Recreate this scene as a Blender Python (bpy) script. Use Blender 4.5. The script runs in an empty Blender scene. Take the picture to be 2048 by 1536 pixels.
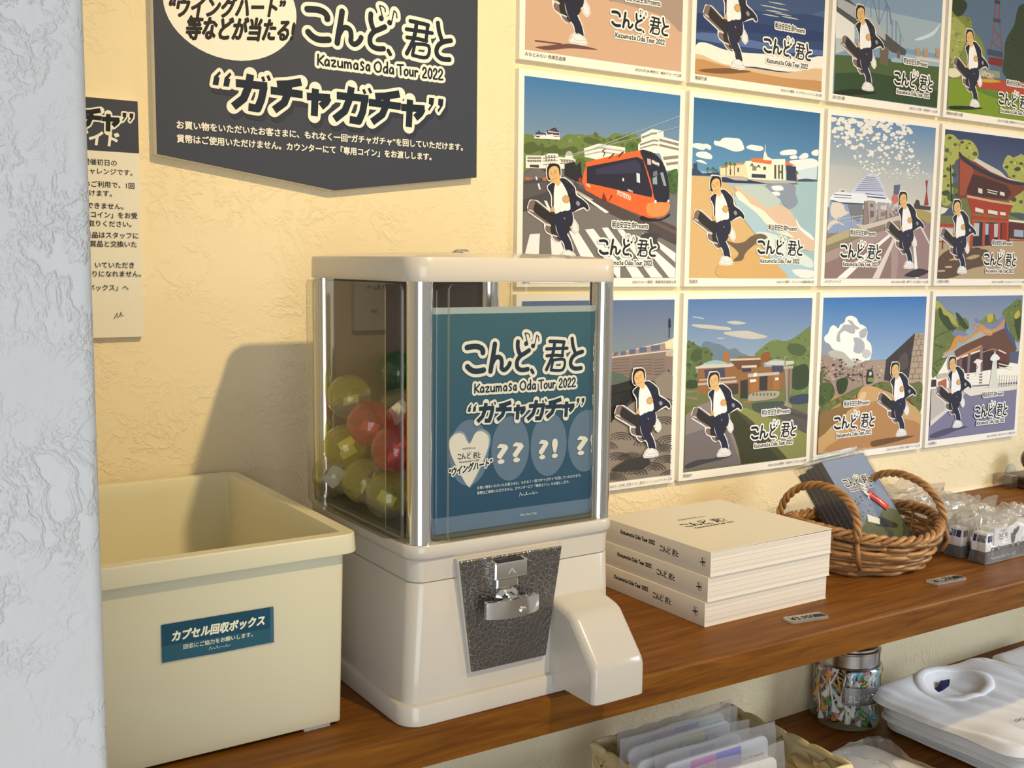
import bpy, bmesh, math, random, json
from mathutils import Vector, Matrix, Quaternion, noise
from mathutils.geometry import tessellate_polygon
S = bpy.context.scene
COL = S.collection
PI = math.pi
rnd = random.Random(11)

# ------------------------------------------------------------ camera
cd = bpy.data.cameras.new('camera')
cam = bpy.data.objects.new('camera', cd)
COL.objects.link(cam)
cd.sensor_width = 36.0
cd.lens = 2137.18 * 36.0 / 2048.0
cd.clip_start = 0.02
rt = Vector((0.83577767, -0.54895418, 0.01118007)); fw = Vector((0.54657601, 0.82987413, -0.11208745)); up = rt.cross(fw)
cam.matrix_world = Matrix(((rt.x, up.x, -fw.x, -0.73394), (rt.y, up.y, -fw.y, -1.09421), (rt.z, up.z, -fw.z, 1.38731), (0, 0, 0, 1)))
S.camera = cam
# ------------------------------------------------------------ world and lights
w = bpy.data.worlds.new('world'); S.world = w; w.use_nodes = True
bgn = w.node_tree.nodes['Background']
bgn.inputs[0].default_value = (0.88, 0.83, 0.76, 1); bgn.inputs[1].default_value = 0.46
def light(name, kind, loc, aim, energy, color, **kw):
    l = bpy.data.lights.new(name, kind); l.energy = energy; l.color = color
    for k, v in kw.items(): setattr(l, k, v)
    o = bpy.data.objects.new(name, l); COL.objects.link(o); o.location = loc
    o.rotation_euler = (Vector(aim) - Vector(loc)).to_track_quat('-Z', 'Y').to_euler()
    return o
WARM = (1.0, 0.745, 0.37)
light('spot_lamp', 'SPOT', (-0.06, -1.25, 2.20), (-0.06, 0.0, 1.42), 70, WARM, spot_size=math.radians(66), spot_blend=1.0, shadow_soft_size=0.022)
light('spot_lamp', 'SPOT', (1.05, -1.18, 2.30), (0.80, 0.0, 1.25), 50, WARM, spot_size=math.radians(66), spot_blend=0.9, shadow_soft_size=0.03)
light('window_daylight', 'AREA', (-1.5, -3.2, 1.05), (0.2, 0.0, 0.95), 36, (0.78, 0.89, 1.0), shape='RECTANGLE', size=1.7, size_y=1.9)
light('shirt_fill_light', 'AREA', (2.2, -1.75, 1.50), (0.80, -0.24, 0.66), 4.5, (0.80, 0.90, 1.0), shape='RECTANGLE', size=0.9, size_y=1.1, spread=math.radians(48))  # added cool fill, beam narrowed onto the folded shirts; no doorway modelled
S.view_settings.view_transform = 'Standard'; S.view_settings.look = 'None'
S.view_settings.exposure = 0.0; S.view_settings.gamma = 1.0
S.view_settings.use_curve_mapping = False

# ------------------------------------------------------------ helpers
def lin(h):
    o = []
    if isinstance(h, int): h = '%06x' % h
    for i in (0, 2, 4):
        c = int(h[i:i+2], 16) / 255
        o.append(c / 12.92 if c <= .04045 else ((c + .055) / 1.055) ** 2.4)
    return o
def alb(h, T=(1.10, .95, .70)):   # printed ink colour, as seen under the warm lamps, to its own colour
    return [min(.88, a / t) for a, t in zip(lin(h), T)]
MATS = {}
def mat(name, color, rough=.5, metal=0., spec=.5, bump=0., bscale=200., coat=0., detail=4., stretch=None, var=0., alpha=None, trans=0.):
    if name in MATS: return MATS[name]
    m = bpy.data.materials.new(name); m.use_nodes = True; nt = m.node_tree
    b = nt.nodes['Principled BSDF']
    if isinstance(color, str): color = lin(color)
    b.inputs['Base Color'].default_value = (*color, 1)
    b.inputs['Roughness'].default_value = rough; b.inputs['Metallic'].default_value = metal
    b.inputs['Specular IOR Level'].default_value = spec; b.inputs['Coat Weight'].default_value = coat
    b.inputs['Transmission Weight'].default_value = trans
    if bump or var:
        tc = nt.nodes.new('ShaderNodeTexCoord'); mp = nt.nodes.new('ShaderNodeMapping')
        if stretch: mp.inputs['Scale'].default_value = stretch
        n = nt.nodes.new('ShaderNodeTexNoise'); n.inputs['Scale'].default_value = bscale; n.inputs['Detail'].default_value = detail
        nt.links.new(tc.outputs['Object'], mp.inputs[0]); nt.links.new(mp.outputs[0], n.inputs['Vector'])
        if bump:
            bp = nt.nodes.new('ShaderNodeBump'); bp.inputs['Strength'].default_value = bump; bp.inputs['Distance'].default_value = .001
            nt.links.new(n.outputs['Fac'], bp.inputs['Height']); nt.links.new(bp.outputs[0], b.inputs['Normal'])
        if var:
            mx = nt.nodes.new('ShaderNodeMix'); mx.data_type = 'RGBA'
            mx.inputs[6].default_value = (*[c * (1 - var) for c in color], 1); mx.inputs[7].default_value = (*[min(1, c * (1 + var)) for c in color], 1)
            nt.links.new(n.outputs['Fac'], mx.inputs[0]); nt.links.new(mx.outputs[2], b.inputs['Base Color'])
    MATS[name] = m
    return m
def clear(name, tint=(.96, .97, .96), rough=.03, gloss=.06, milk=0., milkcol=(.9, .9, .9), bump=0., bscale=60.):
    """thin clear plastic: lets light straight through, with a fresnel sheen"""
    if name in MATS: return MATS[name]
    m = bpy.data.materials.new(name); m.use_nodes = True; nt = m.node_tree; nt.nodes.clear()
    out = nt.nodes.new('ShaderNodeOutputMaterial'); tr = nt.nodes.new('ShaderNodeBsdfTransparent'); gl = nt.nodes.new('ShaderNodeBsdfGlossy')
    tr.inputs[0].default_value = (*tint, 1); gl.inputs['Roughness'].default_value = rough
    lw = nt.nodes.new('ShaderNodeLayerWeight'); lw.inputs['Blend'].default_value = .5
    pw = nt.nodes.new('ShaderNodeMath'); pw.operation = 'POWER'; pw.inputs[1].default_value = 4.5
    mr = nt.nodes.new('ShaderNodeMapRange'); mr.inputs['To Min'].default_value = gloss; mr.inputs['To Max'].default_value = 1.0
    nt.links.new(lw.outputs['Facing'], pw.inputs[0]); nt.links.new(pw.outputs[0], mr.inputs['Value'])
    mx = nt.nodes.new('ShaderNodeMixShader'); nt.links.new(mr.outputs[0], mx.inputs[0])
    base = tr.outputs[0]
    if milk:
        df = nt.nodes.new('ShaderNodeBsdfDiffuse'); df.inputs[0].default_value = (*milkcol, 1)
        tl = nt.nodes.new('ShaderNodeBsdfTranslucent'); tl.inputs[0].default_value = (*milkcol, 1)
        ad = nt.nodes.new('ShaderNodeMixShader'); ad.inputs[0].default_value = .45
        nt.links.new(df.outputs[0], ad.inputs[1]); nt.links.new(tl.outputs[0], ad.inputs[2])
        m2 = nt.nodes.new('ShaderNodeMixShader'); m2.inputs[0].default_value = milk
        nt.links.new(tr.outputs[0], m2.inputs[1]); nt.links.new(ad.outputs[0], m2.inputs[2]); base = m2.outputs[0]
    nt.links.new(base, mx.inputs[1]); nt.links.new(gl.outputs[0], mx.inputs[2]); nt.links.new(mx.outputs[0], out.inputs[0])
    if bump:
        tc = nt.nodes.new('ShaderNodeTexCoord'); n = nt.nodes.new('ShaderNodeTexNoise'); n.inputs['Scale'].default_value = bscale; n.inputs['Detail'].default_value = 3
        bp = nt.nodes.new('ShaderNodeBump'); bp.inputs['Strength'].default_value = bump; bp.inputs['Distance'].default_value = .002
        nt.links.new(tc.outputs['Object'], n.inputs['Vector']); nt.links.new(n.outputs['Fac'], bp.inputs['Height'])
        nt.links.new(bp.outputs[0], gl.inputs['Normal'])
    MATS[name] = m
    return m
def tag(o, label=None, cat=None, group=None, kind=None):
    if label: o['label'] = label
    if cat: o['category'] = cat
    if group: o['group'] = group
    if kind: o['kind'] = kind
    return o
def thing(name, loc, label, cat, group=None):
    o = bpy.data.objects.new(name, None); COL.objects.link(o); o.location = loc; o.empty_display_size = .01
    return tag(o, label, cat, group)
def origin(p):
    v = Vector((0, 0, 0))
    while p is not None: v += p.location; p = p.parent
    return v
class MB:
    """mesh collector, world coordinates"""
    def __init__(s): s.v = []; s.f = []; s.m = []
    def add(s, vs, fs, mi=0):
        n = len(s.v); s.v += [tuple(a) for a in vs]; s.f += [tuple(i + n for i in f) for f in fs]; s.m += [mi] * len(fs); return s
    def box(s, x0, x1, y0, y1, z0, z1, mi=0):
        return s.add([(x0,y0,z0),(x1,y0,z0),(x1,y1,z0),(x0,y1,z0),(x0,y0,z1),(x1,y0,z1),(x1,y1,z1),(x0,y1,z1)],
                     [(0,3,2,1),(4,5,6,7),(0,1,5,4),(1,2,6,5),(2,3,7,6),(3,0,4,7)], mi)
    def loft(s, rings, closed=True, cap0=True, cap1=True, mi=0):
        n = len(rings[0]); vs = [p for r in rings for p in r]; fs = []
        for i in range(len(rings) - 1):
            for j in range(n if closed else n - 1):
                k = (j + 1) % n; fs.append((i*n+j, i*n+k, (i+1)*n+k, (i+1)*n+j))
        if cap0: fs.append(tuple(range(n - 1, -1, -1)))
        if cap1: fs.append(tuple((len(rings)-1)*n + j for j in range(n)))
        return s.add(vs, fs, mi)
    def tube(s, pts, r, n=8, cap=True, mi=0):
        pts = [Vector(p) for p in pts]; rings = []; ref = Vector((0, 0, 1)); prev = None
        for i, p in enumerate(pts):
            t = (pts[min(i+1, len(pts)-1)] - pts[max(i-1, 0)]).normalized()
            if prev is None:
                a = t.cross(ref if abs(t.z) < .9 else Vector((1, 0, 0))).normalized()
            else: a = (prev - t * prev.dot(t)).normalized()
            prev = a; b = t.cross(a); ri = r[i] if isinstance(r, (list, tuple)) else r
            rings.append([p + (a * math.cos(2*PI*k/n) + b * math.sin(2*PI*k/n)) * ri for k in range(n)])
        return s.loft(rings, True, cap, cap, mi)
    def lathe(s, c, prof, n=32, mi=0, axis=None, cap=False):
        q = Quaternion() if axis is None else Vector((0, 0, 1)).rotation_difference(Vector(axis))
        c = Vector(c)
        rings = [[c + q @ Vector((r * math.cos(2*PI*k/n), r * math.sin(2*PI*k/n), z)) for k in range(n)] for r, z in prof]
        return s.loft(rings, True, cap, cap, mi)
    def build(s, name, mats, parent=None, smooth=False, angle=None, label=None):
        o0 = origin(parent)
        me = bpy.data.meshes.new(name)
        me.from_pydata([(a[0]-o0.x, a[1]-o0.y, a[2]-o0.z) for a in s.v], [], s.f); me.update()
        for m in (mats if isinstance(mats, (list, tuple)) else [mats]): me.materials.append(m)
        if any(s.m): me.polygons.foreach_set('material_index', s.m)
        if smooth or angle:
            me.polygons.foreach_set('use_smooth', [True] * len(me.polygons))
            if angle:
                try: me.set_sharp_from_angle(angle=math.radians(angle))
                except Exception: pass
        o = bpy.data.objects.new(name, me); COL.objects.link(o); o.parent = parent
        if label: o['label'] = label
        return o
def rrect(x0, x1, y0, y1, r, z, inset=0, n=6):
    x0 += inset; x1 -= inset; y0 += inset; y1 -= inset; r = max(r - inset, .0004); o = []
    for cx, cy, a in ((x1-r, y1-r, 0), (x0+r, y1-r, 90), (x0+r, y0+r, 180), (x1-r, y0+r, 270)):
        for k in range(n + 1):
            t = math.radians(a + 90 * k / n); o.append((cx + r*math.cos(t), cy + r*math.sin(t), z))
    return o
def rloft(mb, x0, x1, y0, y1, r, prof, mi=0, caps=(True, True), n=6):   # prof = (inset, z)
    return mb.loft([rrect(x0, x1, y0, y1, r, z, i, n) for i, z in prof], True, caps[0], caps[1], mi)
def copy_tree(o, loc=None, parent=None):
    c = o.copy(); COL.objects.link(c); c.parent = parent
    if loc is not None: c.location = loc
    for ch in list(o.children): copy_tree(ch, None, c)
    return c

# ------------------------------------------------------------ flat print: real thin shapes, one colour per face
ink = bpy.data.materials.new('print_ink'); ink.use_nodes = True
_b = ink.node_tree.nodes['Principled BSDF']; _a = ink.node_tree.nodes.new('ShaderNodeAttribute'); _a.attribute_name = 'ink'
ink.node_tree.links.new(_a.outputs['Color'], _b.inputs['Base Color']); _b.inputs['Roughness'].default_value = .55; _b.inputs['Specular IOR Level'].default_value = .22
GLY = {}
def glyphs(txt):
    if txt in GLY: return GLY[txt]
    cu = bpy.data.curves.new('t', 'FONT'); cu.body = txt; cu.size = 1.0; cu.resolution_u = 2
    o = bpy.data.objects.new('t', cu); COL.objects.link(o)
    dg = bpy.context.evaluated_depsgraph_get(); me = bpy.data.meshes.new_from_object(o.evaluated_get(dg))
    vs = [(v.co.x, v.co.y) for v in me.vertices]; fs = [tuple(p.vertices) for p in me.polygons]
    cnt = {}
    for f in fs:
        for i in range(len(f)):
            e = (f[i], f[(i+1) % len(f)]); k = tuple(sorted(e)); cnt[k] = cnt.get(k, 0) + 1
    ed = [k for k, c in cnt.items() if c == 1]
    bpy.data.objects.remove(o); bpy.data.curves.remove(cu); bpy.data.meshes.remove(me)
    GLY[txt] = (vs, fs, ed); return GLY[txt]
class Print:
    STEP = 5e-6; JR = 8e-5
    def __init__(s, org, ux, uy, tint=True):
        s.o = Vector(org); s.ux = Vector(ux).normalized(); s.uy = Vector(uy).normalized(); s.n = s.ux.cross(s.uy)
        s.v = []; s.f = []; s.c = []; s.h = 2e-5; s.T = (1.10, .95, .70) if tint is True else tint; s.clip = None; s.k = 0
    def bend(s, x, y): return 0
    def tri(s, pts, fs, col, jit=0):
        if s.clip:   # clip convex/any faces to a rectangle
            x0, x1, y0, y1 = s.clip; np_, nf = [], []
            for f in fs:
                P = [pts[i] for i in f]
                for ax, lim, sg in ((0, x0, 1), (0, x1, -1), (1, y0, 1), (1, y1, -1)):
                    Q = []
                    for i in range(len(P)):
                        a, b = P[i-1], P[i]; da, db = (a[ax]-lim)*sg, (b[ax]-lim)*sg
                        if (da >= 0) != (db >= 0):
                            t = da/(da-db); Q.append((a[0]+(b[0]-a[0])*t, a[1]+(b[1]-a[1])*t))
                        if db >= 0: Q.append(b)
                    P = Q
                    if not P: break
                if len(P) >= 3: nf.append(tuple(range(len(np_), len(np_)+len(P)))); np_ += P
            pts, fs = np_, nf
        n = len(s.v); s.k += 1; h = s.h + ((s.k * .6180339887) % 1.0 * s.JR if jit else 0)
        for x, y in pts: s.v.append(s.o + s.ux*x + s.uy*y + s.n*(h + s.bend(x, y)))
        for f in fs: s.f.append(tuple(i+n for i in f)); s.c.append(col)
    def nx(s, wide=False): s.h += s.JR * 1.15 if wide else s.STEP
    def color(s, c): return alb(c, s.T) if isinstance(c, (str, int)) else c
    def poly(s, pts, col, keep=False):
        pts3 = [Vector((x, y, 0)) for x, y in pts]
        try: t = tessellate_polygon([pts3])
        except Exception: return
        s.tri(pts, t, s.color(col)); s.nx()
    def grad(s, x0, x1, y0, y1, cb, ct):
        n = len(s.v); cb, ct = s.color(cb), s.color(ct)
        if s.clip: x0, x1, y0, y1 = max(x0, s.clip[0]), min(x1, s.clip[1]), max(y0, s.clip[2]), min(y1, s.clip[3])
        for x, y in ((x0, y0), (x1, y0), (x1, y1), (x0, y1)): s.v.append(s.o + s.ux*x + s.uy*y + s.n*s.h)
        s.f.append((n, n+1, n+2, n+3)); s.c.append([cb, cb, ct, ct]); s.nx()
    def smooth(s, pts, col, sub=4):
        n = len(pts); o = []
        for i in range(n):
            p0, p1, p2, p3 = pts[i-1], pts[i], pts[(i+1) % n], pts[(i+2) % n]
            for k in range(sub):
                t = k/sub
                o.append(tuple(.5*((2*p1[a]) + (-p0[a]+p2[a])*t + (2*p0[a]-5*p1[a]+4*p2[a]-p3[a])*t*t + (-p0[a]+3*p1[a]-3*p2[a]+p3[a])*t**3) for a in (0, 1)))
        s.poly(o, col)
    def disc(s, c, r, col, n=10, ry=None, jit=0):
        ry = ry or r; s.tri([(c[0]+r*math.cos(2*PI*k/n), c[1]+ry*math.sin(2*PI*k/n)) for k in range(n)], [tuple(range(n))], col, jit)
    def circle(s, c, r, col, ry=None, n=28): s.disc(c, r, s.color(col), n, ry); s.nx()
    def strip(s, a, b, w, col, jit, ends=True, n=8):
        dx, dy = b[0]-a[0], b[1]-a[1]; L = math.hypot(dx, dy)
        if L > 1e-9:
            px, py = -dy/L*w/2, dx/L*w/2
            s.tri([(a[0]+px, a[1]+py), (a[0]-px, a[1]-py), (b[0]-px, b[1]-py), (b[0]+px, b[1]+py)], [(0, 1, 2, 3)], col, jit)
        if ends: s.disc(a, w/2, col, max(n, 18) if w > .0035 else n, None, jit)
    def line(s, pts, w, col, caps=True, sm=False, nxt=True, n=8):
        col = s.color(col)
        if sm and len(pts) > 2:
            o = []
            for i in range(len(pts)-1):
                p0, p1, p2, p3 = pts[max(i-1, 0)], pts[i], pts[i+1], pts[min(i+2, len(pts)-1)]
                for k in range(4):
                    t = k/4
                    o.append(tuple(.5*((2*p1[a]) + (-p0[a]+p2[a])*t + (2*p0[a]-5*p1[a]+4*p2[a]-p3[a])*t*t + (-p0[a]+3*p1[a]-3*p2[a]+p3[a])*t**3) for a in (0, 1)))
            pts = o + [pts[-1]]
        for i in range(len(pts)-1): s.strip(pts[i], pts[i+1], w, col, 1, caps or i > 0, n)
        if caps: s.disc(pts[-1], w/2, col, max(n, 18) if w > .0035 else n, None, 1)
        if nxt: s.nx(True)
    def text(s, txt, x, y, size, col, bold=0., slant=0., width=None, align='L', rise=0., halo=None, halocol=None, rot=0.):
        vs, fs, ed = glyphs(txt)
        if not vs: return
        x0 = min(v[0] for v in vs); x1 = max(v[0] for v in vs); kx = width/((x1-x0)*size) if width else 1.
        W = (x1-x0)*size*kx; ox = x - (W if align == 'R' else W/2 if align == 'C' else 0)
        P = []
        for a, b in vs:
            px = (a-x0)*size*kx + b*size*slant; py = b*size + px*rise
            P.append((ox+px, y+py))
        def fat(wd, c):
            c = s.color(c)
            for i, j in ed: s.strip(P[i], P[j], wd, c, 1, True, 6)
            s.tri(P, fs, c); s.nx(True)
        if halo: fat(halo*size, halocol)
        if bold: fat(bold*size, col)
        else: s.tri(P, fs, s.color(col)); s.nx()
    def logo(s, x, y, W, col='1c2126', halo='f3e4c6', hw=1., presents=False, sub=True, subcol=None):
        k = W/1000.
        def pp(f): return [(x+f[i]*k, y+f[i+1]*k) for i in range(0, len(f), 2)]
        if halo:
            for f, wd in TR['strokes']: s.line(pp(f), (wd*1.0+44*hw)*k, halo, sm=True, nxt=False)
            if sub:
                for f in TR['lat']: s.line(pp(f), (13+30*hw)*k, halo, sm=True, nxt=False)
            if presents: s.text('明治安田生命Presents', x+W*.22, y+W*.25, W*.098, halo, width=W*.62, halo=.35*hw, halocol=halo, bold=.3)
            s.nx(True)
        for f, wd in TR['strokes']: s.line(pp(f), wd*k, col, sm=len(f) > 4 and wd > 20, nxt=False, n=10)
        for i in (16, 17): pass
        s.nx(True)
        if sub:
            for f in TR['lat']: s.line(pp(f), 11.5*k, subcol or col, sm=len(f) > 6, nxt=False, n=6)
            s.nx(True)
        if presents: s.text('明治安田生命Presents', x+W*.22, y+W*.25, W*.098, col, width=W*.62, bold=.03)
    def gacha(s, x, y, W, col='1c2126', halo='f3e4c6', hw=12.):
        k = W/1000.
        def pp(f, dx=0, dy=0): return [(x+f[i]*k+dx, y+f[i+1]*k+dy) for i in range(0, len(f), 2)]
        for kind, f, wd in TR['gacha']:
            P = pp(f)
            if kind == 'l': s.line(P, (wd+hw*2)*k, halo, nxt=False)
            else: s.line(P+[P[0]], hw*2*k, halo, nxt=False); s.tri(P, tessellate_polygon([[Vector((a, b, 0)) for a, b in P]]), s.color(halo), 1)
        s.nx(True)
        for kind, f, wd in TR['gacha']:
            P = pp(f)
            if kind == 'l': s.line(P, wd*k, col, caps=False, nxt=False)
            else: s.tri(P, tessellate_polygon([[Vector((a, b, 0)) for a, b in P]]), s.color(col), 1)
        s.nx(True)
    def build(s, name, parent, label=None):
        o0 = origin(parent); me = bpy.data.meshes.new(name)
        me.from_pydata([tuple(v-o0) for v in s.v], [], s.f); me.materials.append(ink)
        at = me.attributes.new('ink', 'FLOAT_COLOR', 'CORNER'); buf = []
        for f, c in zip(s.f, s.c):
            if isinstance(c[0], (list, tuple)):
                for k in c: buf += [k[0], k[1], k[2], 1.]
            else: buf += [c[0], c[1], c[2], 1.] * len(f)
        at.data.foreach_set('color', buf); me.update()
        o = bpy.data.objects.new(name, me); COL.objects.link(o); o.parent = parent
        if label: o['label'] = label
        return o
TR = {}
TR['fig'] = [["s",8218200,[-484,-598,-401,-597,-229,-489,-179,-475,-166,-326,-94,-195,-144,-187,-189,-218,-214,-255,-274,-282,-295,-322,-297,-376,-501,-488,-509,-528],1],["s",3090980,[-411,-590,-233,-482,-175,-473,-161,-326,-125,-244,-84,-195,-135,-211,-153,-243,-209,-257,-231,-333,-237,-370,-434,-486,-424,-572],0],["s",14207152,[-490,-511,-435,-490,-443,-482,-495,-500],0],["s",14207152,[-288,-371,-227,-358,-229,-340,-286,-354],0],["s",14207152,[-209,-257,-145,-245,-139,-231,-203,-244],0],["s",3090980,[-69,-437,24,-340,-15,-267,-57,-338],0],["s",2499628,[-268,-758,-224,-793,-180,-795,-184,-655,-195,-540,-210,-555,-214,-654,-243,-710,-261,-726],1],["s",15129796,[46,-374,73,-417,120,-359,128,-310,98,-277,57,-307],1],["l",4866104,[46,-374,73,-417,120,-359,128,-310,98,-277,57,-307,46,-374],2],["s",2499628,[-121,-846,-57,-853,14,-813,76,-758,94,-684,180,-638,243,-591,263,-545,239,-531,198,-560,121,-534,31,-499,-2,-647,-55,-744,-96,-808],1],["s",2762806,[-75,-503,20,-531,58,-450,52,-374,24,-344,-7,-364,-48,-429],1],["s",2762806,[-175,-479,-70,-495,-52,-363,-15,-264,32,-189,61,-106,55,-79,-30,-96,-53,-163,-110,-228,-155,-327],1],["s",15918796,[-184,-770,-136,-810,-104,-818,-55,-760,-12,-680,22,-531,-81,-510,-145,-482,-179,-489,-192,-623],1],["l",12101768,[-96,-726,-65,-733,-52,-695,-83,-672,-96,-726],2],["l",13483935,[-83,-660,-101,-577,-120,-501],2],["s",14725232,[-170,-796,-121,-831,-106,-803,-145,-769],0],["s",15129796,[-101,-15,-81,-58,-42,-88,29,-93,91,-39,98,-9,31,1,-91,-4],1],["l",4866104,[-101,-15,-81,-58,-51,-46,-10,-25,91,-39],2],["l",4866104,[-101,-15,-81,-58,-42,-88,29,-93,91,-39,98,-9,31,1,-91,-4,-101,-15],2],["s",2760732,[-283,-896,-281,-949,-263,-983,-265,-1001,-246,-992,-243,-1006,-226,-997,-219,-1002,-160,-1001,-124,-979,-110,-914,-116,-868,-127,-880,-136,-838,-254,-825,-275,-856],1],["s",14724712,[-263,-905,-245,-951,-189,-977,-143,-957,-128,-905,-119,-836,-170,-792,-220,-813,-253,-857],0],["l",2760732,[-254,-905,-224,-911],3],["l",2760732,[-197,-917,-162,-934],4],["l",3811872,[-238,-889,-214,-888],4],["l",3811872,[-187,-900,-164,-906],4],["l",9062956,[-221,-839,-189,-837,-155,-862],3],["l",11041352,[-202,-900,-206,-872,-194,-868],2],["s",14196828,[-83,-642,-48,-678,-1,-660,6,-623,-20,-595,-66,-604],0],["l",4860956,[-83,-642,-48,-678,-1,-660,6,-623,-20,-595,-66,-604,-83,-642],2],["s",14196828,[-228,-532,-189,-544,-181,-495,-217,-486],0],["s",3814448,[-233,-494,-179,-491,-179,-466,-219,-463],0],["s",9407108,[87,-601,117,-623,145,-593,119,-567],0],["l",6974066,[17,-697,56,-758],2],["l",6974066,[-57,-835,-16,-804],2]]
TR['strokes'] = [[[18,66,70,71,105,68,132,56,143,39,143,27],38.8],[[22,-64,44,-83,74,-96,108,-98,151,-92],38.8],[[239,82,229,21,216,-44,206,-103],36.7],[[221,-48,239,-18,264,-7,290,-19,297,-52,295,-84,315,-99,338,-89,356,-69,363,-54],32.5],[[428,93,427,56,438,20,448,4],32.5],[[522,29,488,11,450,-8,427,-34,421,-60,426,-87,450,-103,482,-106,513,-102],32.5],[[545,-110,559,-130],25.2],[[698,87,758,84,825,78],25.2],[[821,76,809,-18],24.1],[[671,34,746,34,852,33],24.1],[[675,-15,746,-14,813,-20],24.1],[[741,82,734,30,713,-39,673,-112],27.2],[[730,-47,827,-49,814,-120,713,-118],22.0],[[730,-47,713,-115],22.0],[[894,100,902,51,921,3],29.3],[[988,3,943,-8,903,-31,884,-67,892,-99,926,-117,978,-115],31.4],[[508,81,494,130,486,150,509,149,524,137,526,120],8.4],[[569,64,578,103,586,134,602,121,605,93],8.4],[[497,77,498,77],34.6],[[554,59,556,58],32.5]]
TR['lat'] = [[81,-244,83,-185],[118,-188,87,-219,115,-243],[151,-217,139,-207,127,-223,129,-241,140,-242,151,-226],[151,-212,152,-244],[168,-210,193,-210,171,-242,196,-242],[210,-209,211,-237,224,-243,236,-232,237,-209],[237,-220,239,-244],[253,-209,254,-244],[254,-220,265,-209,273,-218,274,-243],[274,-220,286,-209,294,-220,295,-244],[338,-218,327,-208,314,-224,317,-241,328,-242,338,-227],[338,-212,339,-244],[378,-204,369,-196,360,-207,366,-219,377,-229,373,-243,359,-244],[417,-218,407,-208,396,-224,399,-241,408,-243,416,-227],[417,-212,418,-245],[475,-185,455,-200,453,-227,470,-245,491,-236,496,-206,484,-188,475,-185],[537,-218,527,-208,513,-224,516,-242,528,-243,537,-227],[538,-179,539,-246],[578,-218,567,-208,555,-224,557,-242,569,-243,578,-227],[578,-212,580,-246],[608,-188,649,-185],[629,-188,631,-246],[669,-209,657,-221,659,-241,669,-246,680,-234,679,-215,669,-209],[694,-209,696,-239,705,-245,715,-234,716,-209],[716,-222,717,-246],[731,-209,732,-246],[732,-224,741,-209,750,-215],[786,-200,795,-184,807,-190,808,-209,786,-244,814,-244],[838,-184,827,-203,827,-231,838,-247,850,-228,849,-200,838,-184],[863,-200,872,-184,884,-190,884,-209,863,-244,890,-244],[900,-200,910,-184,924,-190,924,-209,901,-244,931,-244]]
TR['gacha'] = [["l",[90,36,215,36],30.1],["l",[148,74,140,28,120,-19,79,-53],30.1],["l",[202,35,190,-17,175,-52,138,-49],30.1],["l",[254,46,298,52,355,66],30.1],["l",[228,22,360,18],30.1],["l",[303,51,298,16,283,-20,241,-52],30.1],["l",[377,13,477,16],30.1],["l",[469,17,458,-3,436,-22],30.1],["l",[414,46,408,-61],30.1],["l",[505,28,646,28],30.1],["l",[570,68,561,19,540,-30,494,-66],30.1],["l",[630,27,619,-28,602,-65,561,-62],30.1],["l",[676,40,725,46,788,61],30.1],["l",[647,14,794,10],30.1],["l",[730,44,725,8,708,-30,661,-64],30.1],["l",[795,7,907,10],30.1],["l",[898,11,886,-10,862,-31],30.1],["l",[837,42,831,-71],30.1],["l",[196,70,202,53],12.5],["l",[217,77,225,58],12.5],["l",[623,64,631,46],12.5],["l",[647,71,657,51],12.5],["p",[0,21,7,52,28,74,33,67,22,52,28,49,22,20],0.0],["p",[41,19,47,51,68,73,74,66,62,50,69,48,63,19],0.0],["p",[928,59,953,59,949,32,928,2,923,11,937,28,926,33],0.0],["p",[973,59,998,58,995,31,974,1,968,10,982,27,971,32],0.0]]
TR['fp'] = {"tram":[273,902,482],"beach":[274,920,497],"ship":[797,929,494],"gate":[265,959,496],"promenade":[848,879,501],"museum":[309,929,502],"ruins":[801,937,500],"shrine":[310,925,503],"quay":[317,932,520],"lake":[316,935,520],"bridge":[313,947,500],"park":[297,949,497]}
TR['lp'] = {"tram":[466,844,388],"beach":[514,824,379],"ship":[127,836,381],"gate":[500,870,381],"museum":[518,818,381],"ruins":[134,812,386],"shrine":[497,841,387],"quay":[519,785,384],"lake":[507,790,393],"bridge":[553,855,381],"park":[557,878,376],"promenade":[30,820,380]}
TR['A'] = {}
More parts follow.
